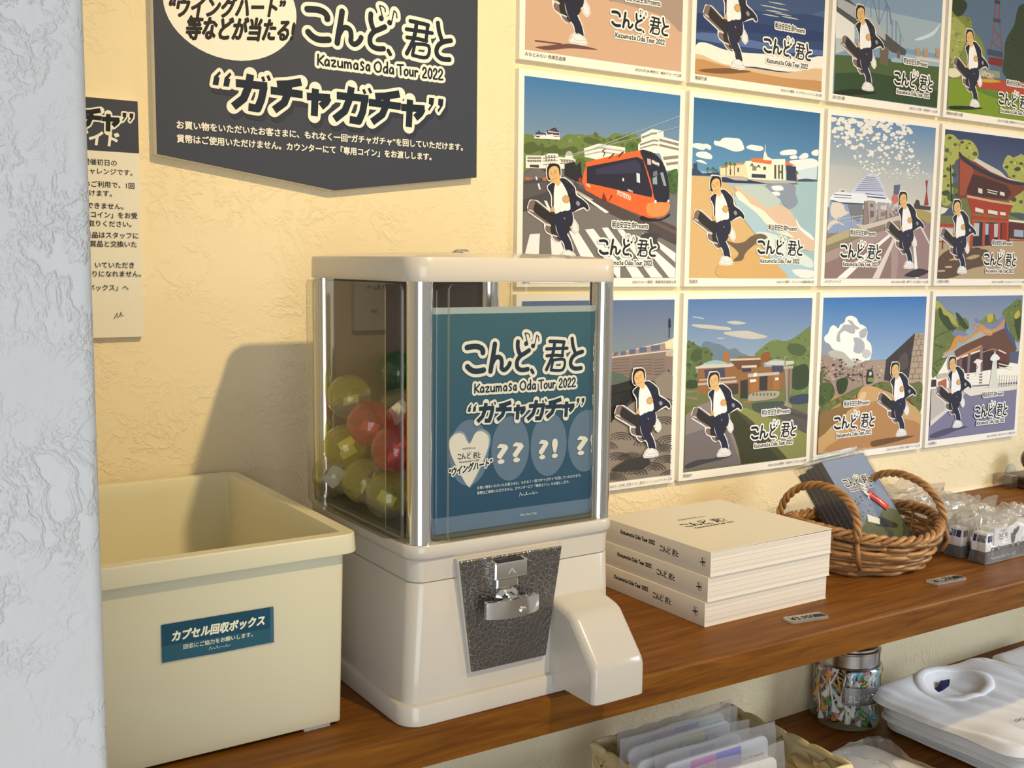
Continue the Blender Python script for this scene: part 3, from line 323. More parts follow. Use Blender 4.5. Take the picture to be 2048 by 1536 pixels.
TR['A']['ship'] = [["g",6258841,11119004,0,300],["g",11776160,13483941,300,560],["q",15128764,[135,33,125,39,111,42,105,36,112,28,124,27]],["q",15128764,[826,301,819,306,810,306,803,303,809,298,819,296]],["q",15128764,[154,175,149,180,139,180,133,176,141,172,150,171]],["q",15128764,[851,305,844,308,832,310,824,306,831,301,844,299]],["q",15128764,[500,28,479,44,454,44,441,32,454,18,477,17]],["q",15128764,[361,310,356,314,346,314,341,311,346,307,356,305]],["q",15128764,[379,147,374,152,362,152,360,148,362,143,373,142]],["q",15128764,[631,287,627,291,619,291,617,288,618,283,626,284]],["q",15128764,[692,151,682,161,658,164,644,155,656,144,682,143]],["q",15128764,[345,114,339,121,324,121,319,116,323,109,337,108]],["q",15128764,[294,282,292,286,286,286,282,283,286,280,292,280]],["q",15128764,[375,65,365,75,344,75,336,68,343,58,362,60]],["q",15128764,[182,54,169,64,142,68,132,58,144,44,166,42]],["q",15128764,[262,99,255,108,234,108,226,102,237,93,254,94]],["q",15128764,[200,27,184,41,158,44,148,31,154,17,186,17]],["q",15128764,[159,68,150,80,129,79,117,72,129,65,149,60]],["q",15128764,[769,201,758,212,738,212,731,203,734,193,753,194]],["q",15128764,[362,347,360,351,354,350,348,348,352,345,359,345]],["q",15128764,[503,253,498,261,480,262,476,255,477,247,494,245]],["q",15128764,[447,276,444,280,436,279,431,276,437,274,444,272]],["q",15128764,[746,-9,729,2,709,2,700,-5,710,-14,730,-14]],["q",15128764,[597,-18,588,-8,567,-5,563,-15,566,-26,588,-25]],["q",15128764,[332,15,322,25,305,24,295,18,303,10,320,8]],["q",15128764,[515,-10,508,-2,492,-1,485,-7,488,-15,505,-17]],["q",15128764,[792,111,785,117,774,116,768,113,772,106,783,105]],["q",15128764,[500,252,494,261,478,259,469,254,478,248,496,246]],["q",15128764,[54,78,48,86,30,86,23,81,30,73,48,70]],["q",15128764,[825,287,821,291,811,291,804,288,812,285,821,283]],["q",15128764,[174,72,167,79,153,83,144,75,154,67,168,65]],["q",15128764,[717,-5,709,7,680,11,676,-1,681,-13,704,-12]],["q",15128764,[527,96,516,110,488,110,475,101,485,86,509,87]],["q",15128764,[192,156,180,164,159,166,148,159,160,146,180,147]],["q",15128764,[536,321,532,326,522,325,521,322,523,317,532,318]],["q",15128764,[682,182,671,190,660,191,654,184,657,178,671,175]],["q",15128764,[373,221,364,229,347,230,335,224,344,216,363,212]],["q",15128764,[744,-24,729,-9,705,-11,689,-19,703,-32,730,-34]],["q",15128764,[396,317,393,322,380,322,375,318,379,311,392,311]],["q",15128764,[494,-6,479,7,457,5,448,-2,454,-12,479,-18]],["q",15128764,[462,327,460,328,456,329,454,327,455,325,460,325]],["q",15128764,[124,16,102,30,77,34,57,22,77,7,106,7]],["q",15128764,[648,292,639,298,627,300,622,293,623,288,640,287]],["q",15128764,[401,214,396,222,379,223,364,216,377,207,396,204]],["q",15128764,[46,157,41,162,32,163,29,159,32,155,42,154]],["q",15128764,[478,133,474,139,464,138,456,135,465,128,473,128]],["q",15128764,[559,246,557,250,550,249,547,247,549,243,554,243]],["q",15128764,[332,287,328,294,316,295,313,288,315,284,327,283]],["q",15128764,[441,262,440,266,430,266,424,263,431,259,439,258]],["q",15128764,[410,348,408,350,404,350,400,349,404,346,408,346]],["q",15128764,[623,297,618,300,608,303,603,298,608,295,618,293]],["q",15128764,[295,267,292,275,278,274,265,269,275,260,292,260]],["q",15128764,[346,75,331,88,310,89,300,78,305,68,334,63]],["q",15128764,[409,304,406,308,400,307,394,305,398,302,405,302]],["q",15128764,[711,58,705,70,679,73,660,62,676,49,701,50]],["q",15128764,[387,75,381,83,358,86,344,78,356,67,379,62]],["q",15128764,[648,-16,642,-7,618,-7,611,-13,620,-21,639,-25]],["q",15128764,[755,339,749,343,740,344,737,340,739,337,748,335]],["q",15128764,[382,75,364,90,342,91,323,79,339,64,366,62]],["q",15128764,[783,279,780,284,770,286,763,280,769,275,779,275]],["q",15128764,[293,29,282,43,261,42,238,34,258,19,284,18]],["q",15128764,[614,-12,607,-4,593,-3,587,-9,591,-18,610,-17]],["q",15128764,[292,102,279,114,262,113,246,106,255,96,280,92]],["q",15128764,[170,123,156,135,136,133,120,127,136,117,152,113]],["q",15128764,[49,97,45,108,14,111,4,101,12,89,42,84]],["q",15128764,[768,249,757,257,740,257,731,251,740,245,758,243]],["q",15128764,[456,173,446,180,431,180,426,175,430,169,446,167]],["q",15128764,[838,225,833,230,824,228,819,226,822,223,831,221]],["q",15128764,[652,199,647,207,632,207,626,200,630,195,646,191]],["q",15128764,[324,76,320,84,298,88,281,79,293,69,314,65]],["q",15128764,[398,228,394,232,386,232,382,228,384,223,392,224]],["q",15128764,[786,169,781,176,763,178,746,171,760,161,778,158]],["q",15128764,[233,118,230,125,212,127,208,120,212,114,228,110]],["q",15128764,[541,22,530,32,508,35,494,26,502,12,528,12]],["q",15128764,[726,323,724,326,718,326,717,324,719,320,725,320]],["q",15128764,[349,188,344,193,336,194,331,189,336,185,344,185]],["q",15128764,[701,20,688,35,656,38,650,24,654,14,684,8]],["q",15128764,[736,22,726,31,710,30,704,25,707,17,722,16]],["q",15128764,[543,209,532,218,513,219,503,211,509,202,531,200]],["q",15128764,[98,174,92,178,84,179,78,175,84,171,92,171]],["q",15128764,[763,-14,755,-5,736,-3,726,-11,734,-18,752,-22]],["q",15128764,[662,209,652,219,639,218,628,212,639,203,653,203]],["q",15128764,[750,286,745,292,732,293,726,288,734,283,744,284]],["q",15128764,[563,226,552,233,540,232,533,228,540,221,552,221]],["q",15128764,[578,281,576,283,568,284,564,281,569,279,574,277]],["q",15128764,[457,301,455,305,446,307,442,302,445,298,456,298]],["q",15128764,[494,293,491,297,484,297,478,294,481,291,492,290]],["q",15128764,[50,25,37,36,8,44,-9,30,2,12,38,14]],["q",15128764,[631,7,624,15,606,17,598,9,606,1,621,-1]],["q",15128764,[174,150,163,163,145,162,130,154,138,143,163,139]],["q",15128764,[791,204,779,212,758,215,752,206,755,197,778,198]],["q",15128764,[804,269,798,274,788,274,784,270,786,264,798,263]],["q",15128764,[722,170,720,175,708,176,702,171,708,165,719,163]],["q",15128764,[680,300,678,301,672,303,668,300,672,298,677,296]],["q",15128764,[512,46,507,55,490,55,482,48,490,40,507,41]],["q",15128764,[383,195,375,206,358,205,348,197,358,188,375,189]],["q",15128764,[861,287,858,291,847,292,840,288,845,283,857,284]],["q",15128764,[484,180,480,188,458,192,444,182,456,170,482,173]],["q",15128764,[391,7,378,18,352,18,347,11,351,1,380,-4]],["q",15128764,[91,77,78,90,54,90,41,82,52,69,73,68]],["q",15128764,[289,231,279,241,264,241,258,233,263,225,282,222]],["q",15128764,[680,126,668,138,646,137,638,129,648,119,665,117]],["q",15128764,[51,23,43,33,25,36,13,26,22,16,40,13]],["q",15128764,[600,75,585,84,561,91,540,79,558,68,582,67]],["q",15128764,[60,126,48,135,31,135,26,129,29,123,47,122]],["q",15128764,[765,226,764,231,752,231,746,228,750,224,762,222]],["q",15128764,[686,248,685,254,671,255,668,249,671,245,682,243]],["q",15128764,[707,-32,700,-24,683,-21,668,-29,681,-40,703,-41]],["q",15128764,[662,88,655,96,640,98,628,91,636,83,656,81]],["q",15128764,[52,82,41,91,28,91,22,84,24,76,43,76]],["q",15128764,[408,323,403,327,392,328,385,325,394,320,403,319]],["q",15128764,[465,355,462,356,458,357,456,355,457,353,462,353]],["q",15128764,[752,313,747,318,734,319,730,314,733,309,744,309]],["q",15128764,[374,16,351,35,325,34,308,21,319,5,348,5]],["q",15128764,[115,74,111,88,79,91,64,78,76,62,107,62]],["q",15128764,[559,159,544,169,520,171,514,161,519,151,543,147]],["q",15128764,[400,292,393,299,382,299,373,293,384,289,393,286]],["q",15128764,[353,258,351,262,341,263,340,259,341,254,350,255]],["q",15128764,[770,49,761,57,739,62,728,52,738,42,761,39]],["q",15128764,[471,356,469,359,462,360,460,356,463,354,468,354]],["q",15128764,[770,321,766,327,755,326,751,322,753,315,766,315]],["q",15128764,[755,298,751,303,740,303,735,299,737,294,749,295]],["q",15128764,[122,34,116,44,100,43,90,37,94,26,120,27]],["q",15128764,[601,145,590,153,571,157,557,148,567,136,589,138]],["q",15128764,[180,15,174,24,155,24,143,19,153,10,172,9]],["q",15128764,[275,46,267,55,249,55,234,49,249,41,266,40]],["q",15128764,[458,335,455,338,448,339,443,336,447,333,453,331]],["q",15128764,[178,59,164,72,134,77,115,64,132,54,158,51]],["q",15128764,[641,321,639,323,634,324,631,322,632,320,637,319]],["q",15128764,[457,231,452,235,442,235,436,232,442,228,452,227]],["q",15128764,[358,132,351,137,338,137,331,134,339,130,350,128]],["q",15128764,[699,245,696,250,686,250,683,245,686,241,696,239]],["q",15128764,[702,44,693,54,672,58,654,48,668,36,686,35]],["q",15128764,[495,147,489,157,469,155,456,149,467,141,489,139]],["q",15128764,[243,247,238,253,225,254,220,248,226,243,235,243]],["q",15128764,[152,40,146,48,134,52,128,42,132,34,147,32]],["q",15128764,[147,94,144,102,128,105,116,96,128,89,144,88]],["q",15128764,[748,136,741,142,728,143,723,138,726,133,742,132]],["q",15128764,[312,164,299,173,280,174,266,167,278,156,296,156]],["q",15128764,[698,110,692,119,674,120,662,112,674,104,695,103]],["q",15128764,[459,17,450,23,438,25,428,19,436,12,449,11]],["q",15128764,[359,307,351,312,338,313,334,308,336,303,351,303]],["q",15128764,[488,179,486,186,473,185,469,180,471,175,483,173]],["q",15128764,[189,148,179,155,163,157,151,151,161,143,178,144]],["q",15128764,[799,196,791,206,776,206,764,198,775,191,794,187]],["q",15128764,[426,109,417,119,393,119,379,112,390,103,419,100]],["q",15128764,[87,30,74,43,54,42,50,33,56,21,77,22]],["q",15128764,[760,36,739,49,710,49,699,41,712,28,737,22]],["q",15128764,[904,297,902,303,888,303,883,298,886,291,898,290]],["q",15128764,[406,-8,392,3,370,4,352,-4,368,-13,389,-19]],["q",15128764,[593,187,579,195,564,197,560,190,562,183,583,180]],["q",15128764,[82,185,73,191,58,192,55,187,60,178,75,180]],["q",15128764,[257,23,251,34,233,34,223,26,231,18,248,16]],["q",15128764,[234,190,228,195,210,197,204,192,211,183,227,182]],["q",15128764,[449,340,442,346,431,344,425,341,430,337,442,337]],["q",15128764,[297,122,289,132,267,133,255,125,268,115,287,113]],["q",15128764,[498,151,490,157,480,157,472,152,478,147,490,147]],["q",15128764,[516,197,509,203,498,207,485,200,496,192,508,190]],["q",15128764,[531,25,526,36,500,41,477,29,496,19,521,17]],["q",15128764,[254,135,246,142,234,144,225,137,230,131,247,130]],["q",15128764,[384,77,374,84,361,85,351,79,360,71,374,70]],["q",15128764,[394,210,382,220,363,222,356,213,363,204,378,205]],["q",15128764,[154,98,146,105,134,104,129,100,133,96,146,93]],["q",15128764,[652,-25,648,-19,637,-18,628,-23,635,-29,650,-30]],["q",15128764,[222,178,211,188,187,191,183,181,188,168,208,170]],["q",15128764,[570,37,556,44,539,46,536,40,542,31,555,29]],["q",15128764,[316,272,311,275,306,275,304,272,305,269,312,269]],["q",15128764,[638,349,632,353,626,352,622,350,624,345,633,346]],["q",15128764,[568,343,564,346,557,346,553,344,558,341,564,341]],["q",15128764,[578,-23,570,-12,544,-8,530,-19,548,-32,571,-36]],["q",15128764,[602,323,600,327,589,328,583,324,587,320,598,319]],["q",15128764,[170,26,164,31,152,34,148,28,152,23,164,21]],["q",15128764,[572,2,565,17,536,21,519,7,529,-7,558,-7]],["q",15128764,[694,52,688,60,666,64,660,55,668,46,683,43]],["q",15128764,[687,-13,672,5,636,5,616,-7,634,-20,676,-28]],["q",15128764,[480,226,476,231,460,232,454,227,460,220,476,219]],["q",15128764,[532,164,522,175,501,173,490,167,498,157,520,154]],["q",15128764,[698,58,679,70,659,74,643,63,658,50,676,50]],["q",15128764,[378,51,369,66,341,65,330,55,344,39,370,42]],["q",15128764,[659,94,655,98,645,100,636,96,644,89,655,88]],["q",15128764,[587,-23,577,-10,555,-8,534,-18,550,-31,573,-30]],["q",15128764,[286,72,278,77,266,80,257,75,264,65,279,65]],["q",15128764,[558,158,541,166,519,172,501,161,515,148,541,150]],["q",15128764,[865,238,854,248,837,247,826,240,838,233,856,232]],["q",15128764,[600,71,589,85,560,84,544,75,564,64,584,58]],["q",15128764,[636,230,633,235,623,236,619,231,624,227,632,226]],["q",15128764,[148,55,141,59,129,62,123,56,130,51,139,49]],["q",15128764,[482,298,480,301,474,300,472,299,474,296,480,295]],["q",15128764,[351,261,339,268,325,268,320,263,325,257,337,255]],["q",15128764,[309,179,307,184,298,184,296,180,298,175,308,176]],["q",15128764,[500,113,499,117,485,120,480,114,484,109,495,107]],["q",15128764,[146,23,138,30,126,31,117,25,125,19,136,19]],["q",15128764,[391,269,387,273,381,273,379,270,382,267,387,267]],["q",15128764,[456,82,452,93,428,93,412,85,425,77,451,70]],["q",15128764,[111,104,108,111,92,114,84,107,91,99,106,99]],["q",15128764,[505,293,498,299,486,300,478,294,485,288,496,288]],["q",15128764,[213,113,206,121,186,125,177,116,184,109,202,107]],["q",15128764,[497,-5,491,8,459,15,434,0,456,-16,487,-17]],["q",15128764,[733,216,724,223,710,224,701,218,706,210,722,209]],["q",15128764,[838,252,834,256,828,257,824,253,824,251,834,250]],["q",15128764,[670,7,661,17,639,21,619,11,635,2,654,-3]],["q",15128764,[217,106,205,117,181,121,168,110,182,98,205,96]],["q",15128764,[441,-11,430,5,399,7,377,-6,394,-25,431,-22]],["q",15128764,[832,305,830,308,824,308,821,305,824,303,830,303]],["q",15128764,[941,303,934,308,924,309,921,304,923,300,934,298]],["q",15128764,[487,154,486,160,473,161,463,156,472,149,482,149]],["q",15128764,[253,170,249,175,238,175,232,171,239,166,247,166]],["q",15128764,[230,23,222,34,190,39,182,27,194,11,223,9]],["q",15128764,[454,30,440,37,427,41,411,33,423,25,441,22]],["q",15128764,[451,-12,446,-3,430,-3,422,-10,428,-18,444,-17]],["q",15128764,[517,303,516,307,501,308,499,304,501,298,513,299]],["q",15128764,[962,322,960,325,954,325,950,323,953,320,958,320]],["q",15128764,[188,97,180,109,156,108,137,101,154,87,175,88]],["q",15128764,[159,171,149,177,138,180,130,173,136,166,148,166]],["q",15128764,[548,271,541,276,532,275,526,272,533,268,542,267]],["q",15128764,[673,204,661,214,644,212,637,206,646,197,662,196]],["q",15128764,[522,46,508,57,480,58,463,51,484,38,503,34]],["q",15128764,[638,312,632,316,624,317,620,314,624,308,632,310]],["q",15128764,[422,5,418,16,389,17,378,9,386,0,410,-7]],["q",15128764,[151,46,144,57,128,58,114,49,127,38,146,39]],["q",15128764,[314,83,309,91,296,90,286,85,294,77,308,78]],["q",15128764,[375,215,373,221,361,221,354,216,360,211,371,210]],["q",15128764,[236,235,231,242,218,243,210,237,215,230,232,226]],["q",15128764,[431,310,426,317,414,316,411,311,413,307,425,306]],["q",15128764,[626,124,615,135,593,134,576,127,592,117,614,116]],["q",15128764,[332,5,320,15,299,17,288,9,294,2,319,-2]],["q",15128764,[313,99,302,107,291,106,285,101,292,95,301,96]],["q",15128764,[846,335,842,339,830,341,829,336,831,333,842,332]],["q",15128764,[624,105,617,111,606,111,598,106,605,102,616,101]],["q",15128764,[410,22,398,38,370,36,353,27,367,14,392,9]],["q",15128764,[694,195,692,199,684,197,681,195,685,191,692,191]],["q",15128764,[757,34,752,39,737,41,733,36,740,32,750,30]],["q",15128764,[732,118,725,123,714,125,712,120,714,114,725,114]],["q",15128764,[627,91,617,99,594,102,581,94,594,86,612,81]],["q",15128764,[817,255,812,259,798,261,790,256,797,249,809,250]],["q",15128764,[672,224,665,233,647,235,636,226,644,217,663,216]],["q",15128764,[211,10,197,20,180,22,170,14,178,4,200,4]],["q",15128764,[421,186,419,193,406,193,402,187,407,181,416,182]],["q",15128764,[217,185,211,196,191,196,176,188,190,180,209,175]],["q",15128764,[394,316,387,320,380,320,374,317,380,313,389,313]],["q",15128764,[696,130,694,134,682,135,674,132,680,125,693,125]],["q",15128764,[291,156,282,162,269,164,263,159,268,151,282,151]],["q",15128764,[518,111,513,119,486,127,474,115,486,104,508,99]],["q",15128764,[552,56,538,67,510,70,489,61,508,48,532,43]],["q",15128764,[278,164,272,171,259,173,250,167,258,159,269,160]],["q",15128764,[282,104,272,110,259,113,254,106,259,99,275,96]],["q",15128764,[778,157,765,168,744,168,724,161,739,148,762,148]],["q",15128764,[411,122,397,130,377,132,371,125,378,114,395,115]],["q",15128764,[850,272,846,276,830,278,826,273,830,267,844,268]],["q",15128764,[470,307,463,315,453,314,443,308,452,301,463,301]],["q",15128764,[134,32,131,39,114,43,102,35,112,25,128,25]],["q",15128764,[295,31,286,42,256,46,237,36,254,24,283,21]],["q",15128764,[148,164,145,170,130,173,124,166,131,161,143,157]],["q",15128764,[441,86,430,95,413,96,404,89,409,80,430,81]],["q",15128764,[457,183,451,187,442,189,435,185,441,181,449,180]],["q",15128764,[128,128,121,138,102,139,92,131,102,123,119,120]],["q",15128764,[677,178,670,186,652,187,642,181,653,171,670,170]],["q",15128764,[475,327,472,334,459,332,449,329,458,325,472,323]],["q",15128764,[254,207,251,210,243,212,242,208,243,205,251,203]],["q",15128764,[630,144,624,150,615,149,610,145,613,140,624,139]],["q",15128764,[751,296,740,303,728,305,720,298,727,293,742,290]],["q",15128764,[323,302,317,306,306,308,301,303,306,298,318,298]],["q",15128764,[574,106,568,111,556,113,550,108,556,101,569,100]],["q",15128764,[622,-15,616,-7,603,-7,595,-13,602,-20,618,-22]],["q",15128764,[86,46,74,60,50,56,40,49,49,41,68,36]],["q",15128764,[276,39,262,50,238,51,228,43,238,32,268,31]],["q",15128764,[404,23,389,37,355,40,336,28,353,17,388,13]],["q",15128764,[751,326,750,327,745,328,742,326,743,324,748,324]],["q",15128764,[782,341,780,344,771,345,764,341,770,337,780,337]],["q",15128764,[502,82,497,88,486,90,477,84,486,78,499,79]],["q",15128764,[680,315,672,320,661,321,658,316,659,312,672,312]],["q",15128764,[454,106,440,119,411,120,398,110,414,97,436,97]],["q",15128764,[465,165,454,174,436,176,430,167,437,158,454,159]],["q",15128764,[678,82,673,89,653,90,646,84,656,77,673,75]],["q",15128764,[191,77,178,88,156,87,153,79,160,73,175,69]],["q",15128764,[754,286,751,290,742,290,739,286,741,283,750,283]],["q",15128764,[504,238,496,243,488,243,485,240,489,235,497,234]],["q",15128764,[633,220,622,228,602,229,600,223,604,213,621,212]],["q",15128764,[455,131,447,137,434,137,426,133,434,127,445,126]],["q",15128764,[247,178,243,189,223,187,211,180,220,172,242,170]],["q",15128764,[214,73,212,81,192,80,185,75,195,66,211,66]],["q",15128764,[640,151,633,161,610,164,604,154,608,144,631,144]],["q",15128764,[349,11,345,21,324,22,313,14,322,7,344,4]],["q",15128764,[80,127,74,136,57,137,49,129,58,123,75,117]],["q",15128764,[554,255,548,264,530,265,522,257,528,251,545,250]],["q",15128764,[164,107,160,115,143,115,131,109,139,100,158,101]],["q",15128764,[347,40,336,55,312,60,295,44,303,28,340,25]],["q",15128764,[418,273,408,279,393,280,383,275,394,270,408,269]],["q",15128764,[415,22,403,31,381,36,371,26,378,14,401,14]],["q",15128764,[324,92,313,101,291,106,286,95,293,84,314,83]],["q",15128764,[655,53,641,70,609,69,597,58,610,47,640,44]],["q",15128764,[151,133,146,141,127,144,121,135,130,129,146,126]],["q",15128764,[665,-5,644,10,608,11,590,1,611,-14,648,-20]],["q",15128764,[444,37,436,46,419,47,406,40,421,31,435,32]],["q",15128764,[684,58,682,65,662,69,654,60,660,52,679,53]],["q",15128764,[366,280,362,283,354,283,350,281,354,278,361,278]],["q",15128764,[322,55,307,70,285,67,265,60,281,47,303,44]],["q",15128764,[215,89,210,99,188,103,171,93,186,79,208,77]],["q",15128764,[701,162,700,166,690,166,685,163,688,159,698,159]],["q",15128764,[407,197,392,207,376,208,361,201,373,189,393,190]],["q",15128764,[805,323,801,327,791,329,784,324,790,320,800,319]],["p",9073762,[0,560,1000,560,1000,1000,0,1000]],["p",9279398,[18,510,320,521,321,705,9,721]],["s",14206628,[42,532,134,536,160,575,196,589,83,632,16,658,8,705,40,681,84,656,166,669,36,611]],["p",7828335,[174,531,321,529,320,593,293,642,222,628]],["s",13025988,[210,454,254,421,310,370,367,335,415,337,459,362,505,408,547,471,562,502,272,507]],["s",14933460,[34,490,61,469,95,464,198,463,328,464,510,469,567,490,587,510,321,525,36,521]],["p",4016742,[30,513,110,526,332,524,333,532,157,535,32,522]],["p",5988208,[50,477,211,479,212,484,50,483]],["p",5988208,[51,495,212,495,213,499,52,499]],["p",5988208,[340,460,510,464,516,469,340,466]],["p",4869212,[353,476,535,479,536,488,354,484]],["p",14275272,[95,467,99,444,151,445,164,464]],["p",4867158,[111,453,146,451,146,459,112,460]],["l",8223364,[266,420,487,414],5],["l",8223364,[277,408,480,402],5],["l",8223364,[294,395,467,391],5],["l",8223364,[308,382,460,379],5],["l",8223364,[322,370,441,368],5],["l",8223364,[255,433,500,425],5],["l",8223364,[244,445,508,437],5],["l",8223364,[335,358,428,357],5],["p",5988206,[609,396,668,388,664,449,609,468]],["o",13199964,[622,484],32],["p",10107432,[921,350,947,346,941,386,942,420,966,511,919,513,935,420,930,387]],["p",4866104,[816,517,838,478,864,482,880,514,986,519,985,544,817,538]],["s",11113038,[818,542,989,560,985,632,901,606,847,582]],["p",9402216,[331,508,361,510,378,655,330,660]],["p",11048586,[361,503,427,504,450,524,442,548,463,579,448,628,384,655]],["p",7298388,[386,522,416,525,418,545,388,546]],["p",7298388,[389,566,426,569,428,605,393,614]],["p",11048586,[458,509,538,512,536,528,488,530,489,554,529,557,530,573,491,575,493,603,538,593,536,613,466,624]],["p",11048586,[548,511,568,512,575,547,597,513,625,515,597,558,631,594,606,599,577,571,576,604,555,609]],["o",11048586,[640,557],24],["o",7298388,[640,557],10],["p",11048586,[660,523,688,526,693,588,666,593]],["p",13219738,[247,655,342,660,668,589,695,604,696,620,345,696]],["p",9074788,[338,692,670,617,672,634,340,714]],["s",11575408,[-6,760,248,679,333,696,172,756,-1,831]],["p",9075286,[-3,799,321,705,334,721,0,842]],["l",12170152,[-1,647,326,599],5],["l",12170152,[0,678,327,616],4],["l",12170152,[105,616,105,710],6],["l",12170152,[229,604,225,675],6],["p",10848634,[0,842,335,728,674,663,700,999,-7,1000]],["p",9269088,[-13,909,411,783,603,714,624,999,-7,1000]],["p",15721419,[107,1000,471,774,578,714,603,722,509,781,194,999]],["p",14403248,[439,999,629,730,654,733,506,999]],["p",14207412,[879,656,898,652,992,755,991,772]],["p",15721419,[823,767,842,767,900,998,868,998]],["p",9926762,[836,608,979,632,1000,999,675,999,702,695]],["p",15721419,[821,742,844,741,900,998,868,998]],["p",14207412,[878,648,900,648,995,755,994,772]],["s",3813420,[750,981,876,935,982,942,996,959,932,981,880,990]]]
TR['A']['gate'] = [["g",3489624,5922928,0,400],["p",11768936,[0,620,1000,620,1000,1000,0,1000]],["p",7302714,[0,380,1000,380,1000,640,0,640]],["s",10854730,[-8,56,34,30,96,33,150,60,212,52,290,58,346,93,376,139,354,180,304,200,212,181,125,203,110,321,112,479,13,499,-10,375,-9,250,-7,134]],["s",10854730,[659,210,686,143,726,124,783,137,900,113,922,311,804,334,711,248]],["p",10854730,[741,403,926,353,946,528,797,534]],["s",5003828,[51,137,47,151,18,151,5,140,16,127,45,124]],["s",3820076,[74,54,62,61,44,62,36,57,44,50,64,46]],["s",5003828,[131,93,127,102,105,102,98,95,105,84,124,85]],["s",3820076,[40,200,34,209,12,212,3,203,10,191,37,190]],["s",5003828,[90,260,72,276,43,272,32,263,40,251,68,250]],["s",3820076,[143,296,137,310,104,308,96,298,100,285,137,282]],["s",5003828,[170,365,168,385,121,380,86,370,120,349,161,346]],["s",3820076,[90,417,69,437,20,438,-7,421,26,406,56,401]],["s",5003828,[156,445,138,467,84,471,58,450,76,427,136,426]],["s",3820076,[204,72,197,80,180,83,164,75,179,65,199,62]],["s",5003828,[361,140,353,154,324,152,306,144,322,127,349,128]],["s",3820076,[262,107,249,113,236,113,227,110,236,104,248,102]],["s",5003828,[157,240,150,255,110,260,86,244,108,225,141,228]],["s",3820076,[42,309,31,317,12,318,3,312,12,305,29,299]],["s",5003828,[189,159,178,167,164,169,154,162,161,155,178,153]],["s",3820076,[726,206,719,216,693,215,677,209,695,200,717,197]],["s",5003828,[777,170,769,176,750,179,735,173,746,165,768,164]],["s",3820076,[874,214,853,226,821,230,793,219,817,204,851,199]],["s",5003828,[814,267,806,277,788,276,770,269,782,260,808,259]],["s",3820076,[896,171,885,182,858,180,849,174,860,166,877,164]],["s",5003828,[899,379,879,387,854,389,838,382,849,371,878,367]],["s",3820076,[845,431,833,446,799,445,777,435,800,418,827,417]],["s",5003828,[921,445,918,457,889,454,878,447,886,435,916,433]],["s",3820076,[79,370,76,377,54,378,49,372,51,364,72,361]],["s",5003828,[280,74,273,79,262,80,255,76,260,70,272,69]],["s",3820076,[198,428,189,444,156,444,142,430,147,418,186,415]],["p",3090984,[70,230,79,229,118,478,102,479]],["p",8010276,[160,149,330,198,629,252,922,315,927,361,760,443,262,445,179,452]],["p",4860448,[246,274,418,288,721,338,781,385,731,436,273,424]],["s",3092277,[163,137,224,173,358,220,577,272,801,305,921,307,923,324,775,325,552,293,334,245,200,190,165,161]],["p",13615266,[316,187,353,168,628,240,715,281,921,303,744,296,520,251]],["p",10242604,[174,192,307,231,335,253,248,425,196,428]],["p",14272942,[492,374,615,384,616,391,493,380]],["p",14272942,[501,389,610,401,611,407,502,397]],["p",14272942,[392,370,440,376,442,409,396,402]],["p",14272942,[642,383,698,388,701,413,645,407]],["p",13213808,[273,424,540,445,818,462,812,479,542,469,275,444]],["p",10697248,[275,440,542,461,812,474,768,526,744,560,337,542]],["p",14471092,[372,504,466,517,469,541,375,532]],["p",14471092,[520,515,630,523,632,548,522,539]],["p",14471092,[657,526,726,528,729,548,660,547]],["p",3090988,[362,606,776,601,792,751,359,776]],["p",12169376,[363,612,429,611,431,701,368,702]],["p",11053744,[496,613,536,612,538,690,504,691]],["p",12169376,[598,611,645,609,648,704,607,705]],["p",9318172,[543,612,598,611,612,755,558,755]],["p",9318172,[686,603,749,606,763,743,700,744]],["p",11878431,[337,542,369,541,367,788,334,788]],["p",12601892,[463,546,496,544,502,773,476,774]],["p",11878431,[638,543,666,542,684,755,656,755]],["p",11878431,[738,544,764,547,781,753,760,753]],["p",10697248,[338,562,773,572,775,591,341,586]],["l",12601892,[341,590,775,594],8],["p",4936024,[-10,515,128,518,146,572,-6,570]],["p",14931381,[-10,515,78,524,43,553,-6,570]],["p",11025442,[-7,625,144,627,146,650,-11,649]],["p",13220000,[-4,656,141,660,135,732,-5,743]],["p",7289384,[28,663,40,663,46,797,33,798]],["l",11025442,[-8,747,124,756],7],["s",4936528,[762,535,856,556,950,570,946,528,824,524]],["p",14931381,[766,576,951,580,953,595,768,589]],["p",5909538,[775,592,953,600,966,714,788,709]],["p",10133668,[837,645,951,646,957,697,842,695]],["l",11025442,[789,721,967,722],6],["s",6243888,[-10,877,103,804,269,789,467,790,549,805,472,847,505,904,400,922,296,947,184,988,-6,996]],["s",11768936,[122,868,235,846,237,863,135,876]],["s",12756346,[75,916,138,912,152,922,89,926]],["s",12756346,[-4,945,65,940,78,950,3,953]],["s",11768936,[301,858,391,832,458,839,368,865]],["s",3814448,[386,783,466,784,414,791]]]
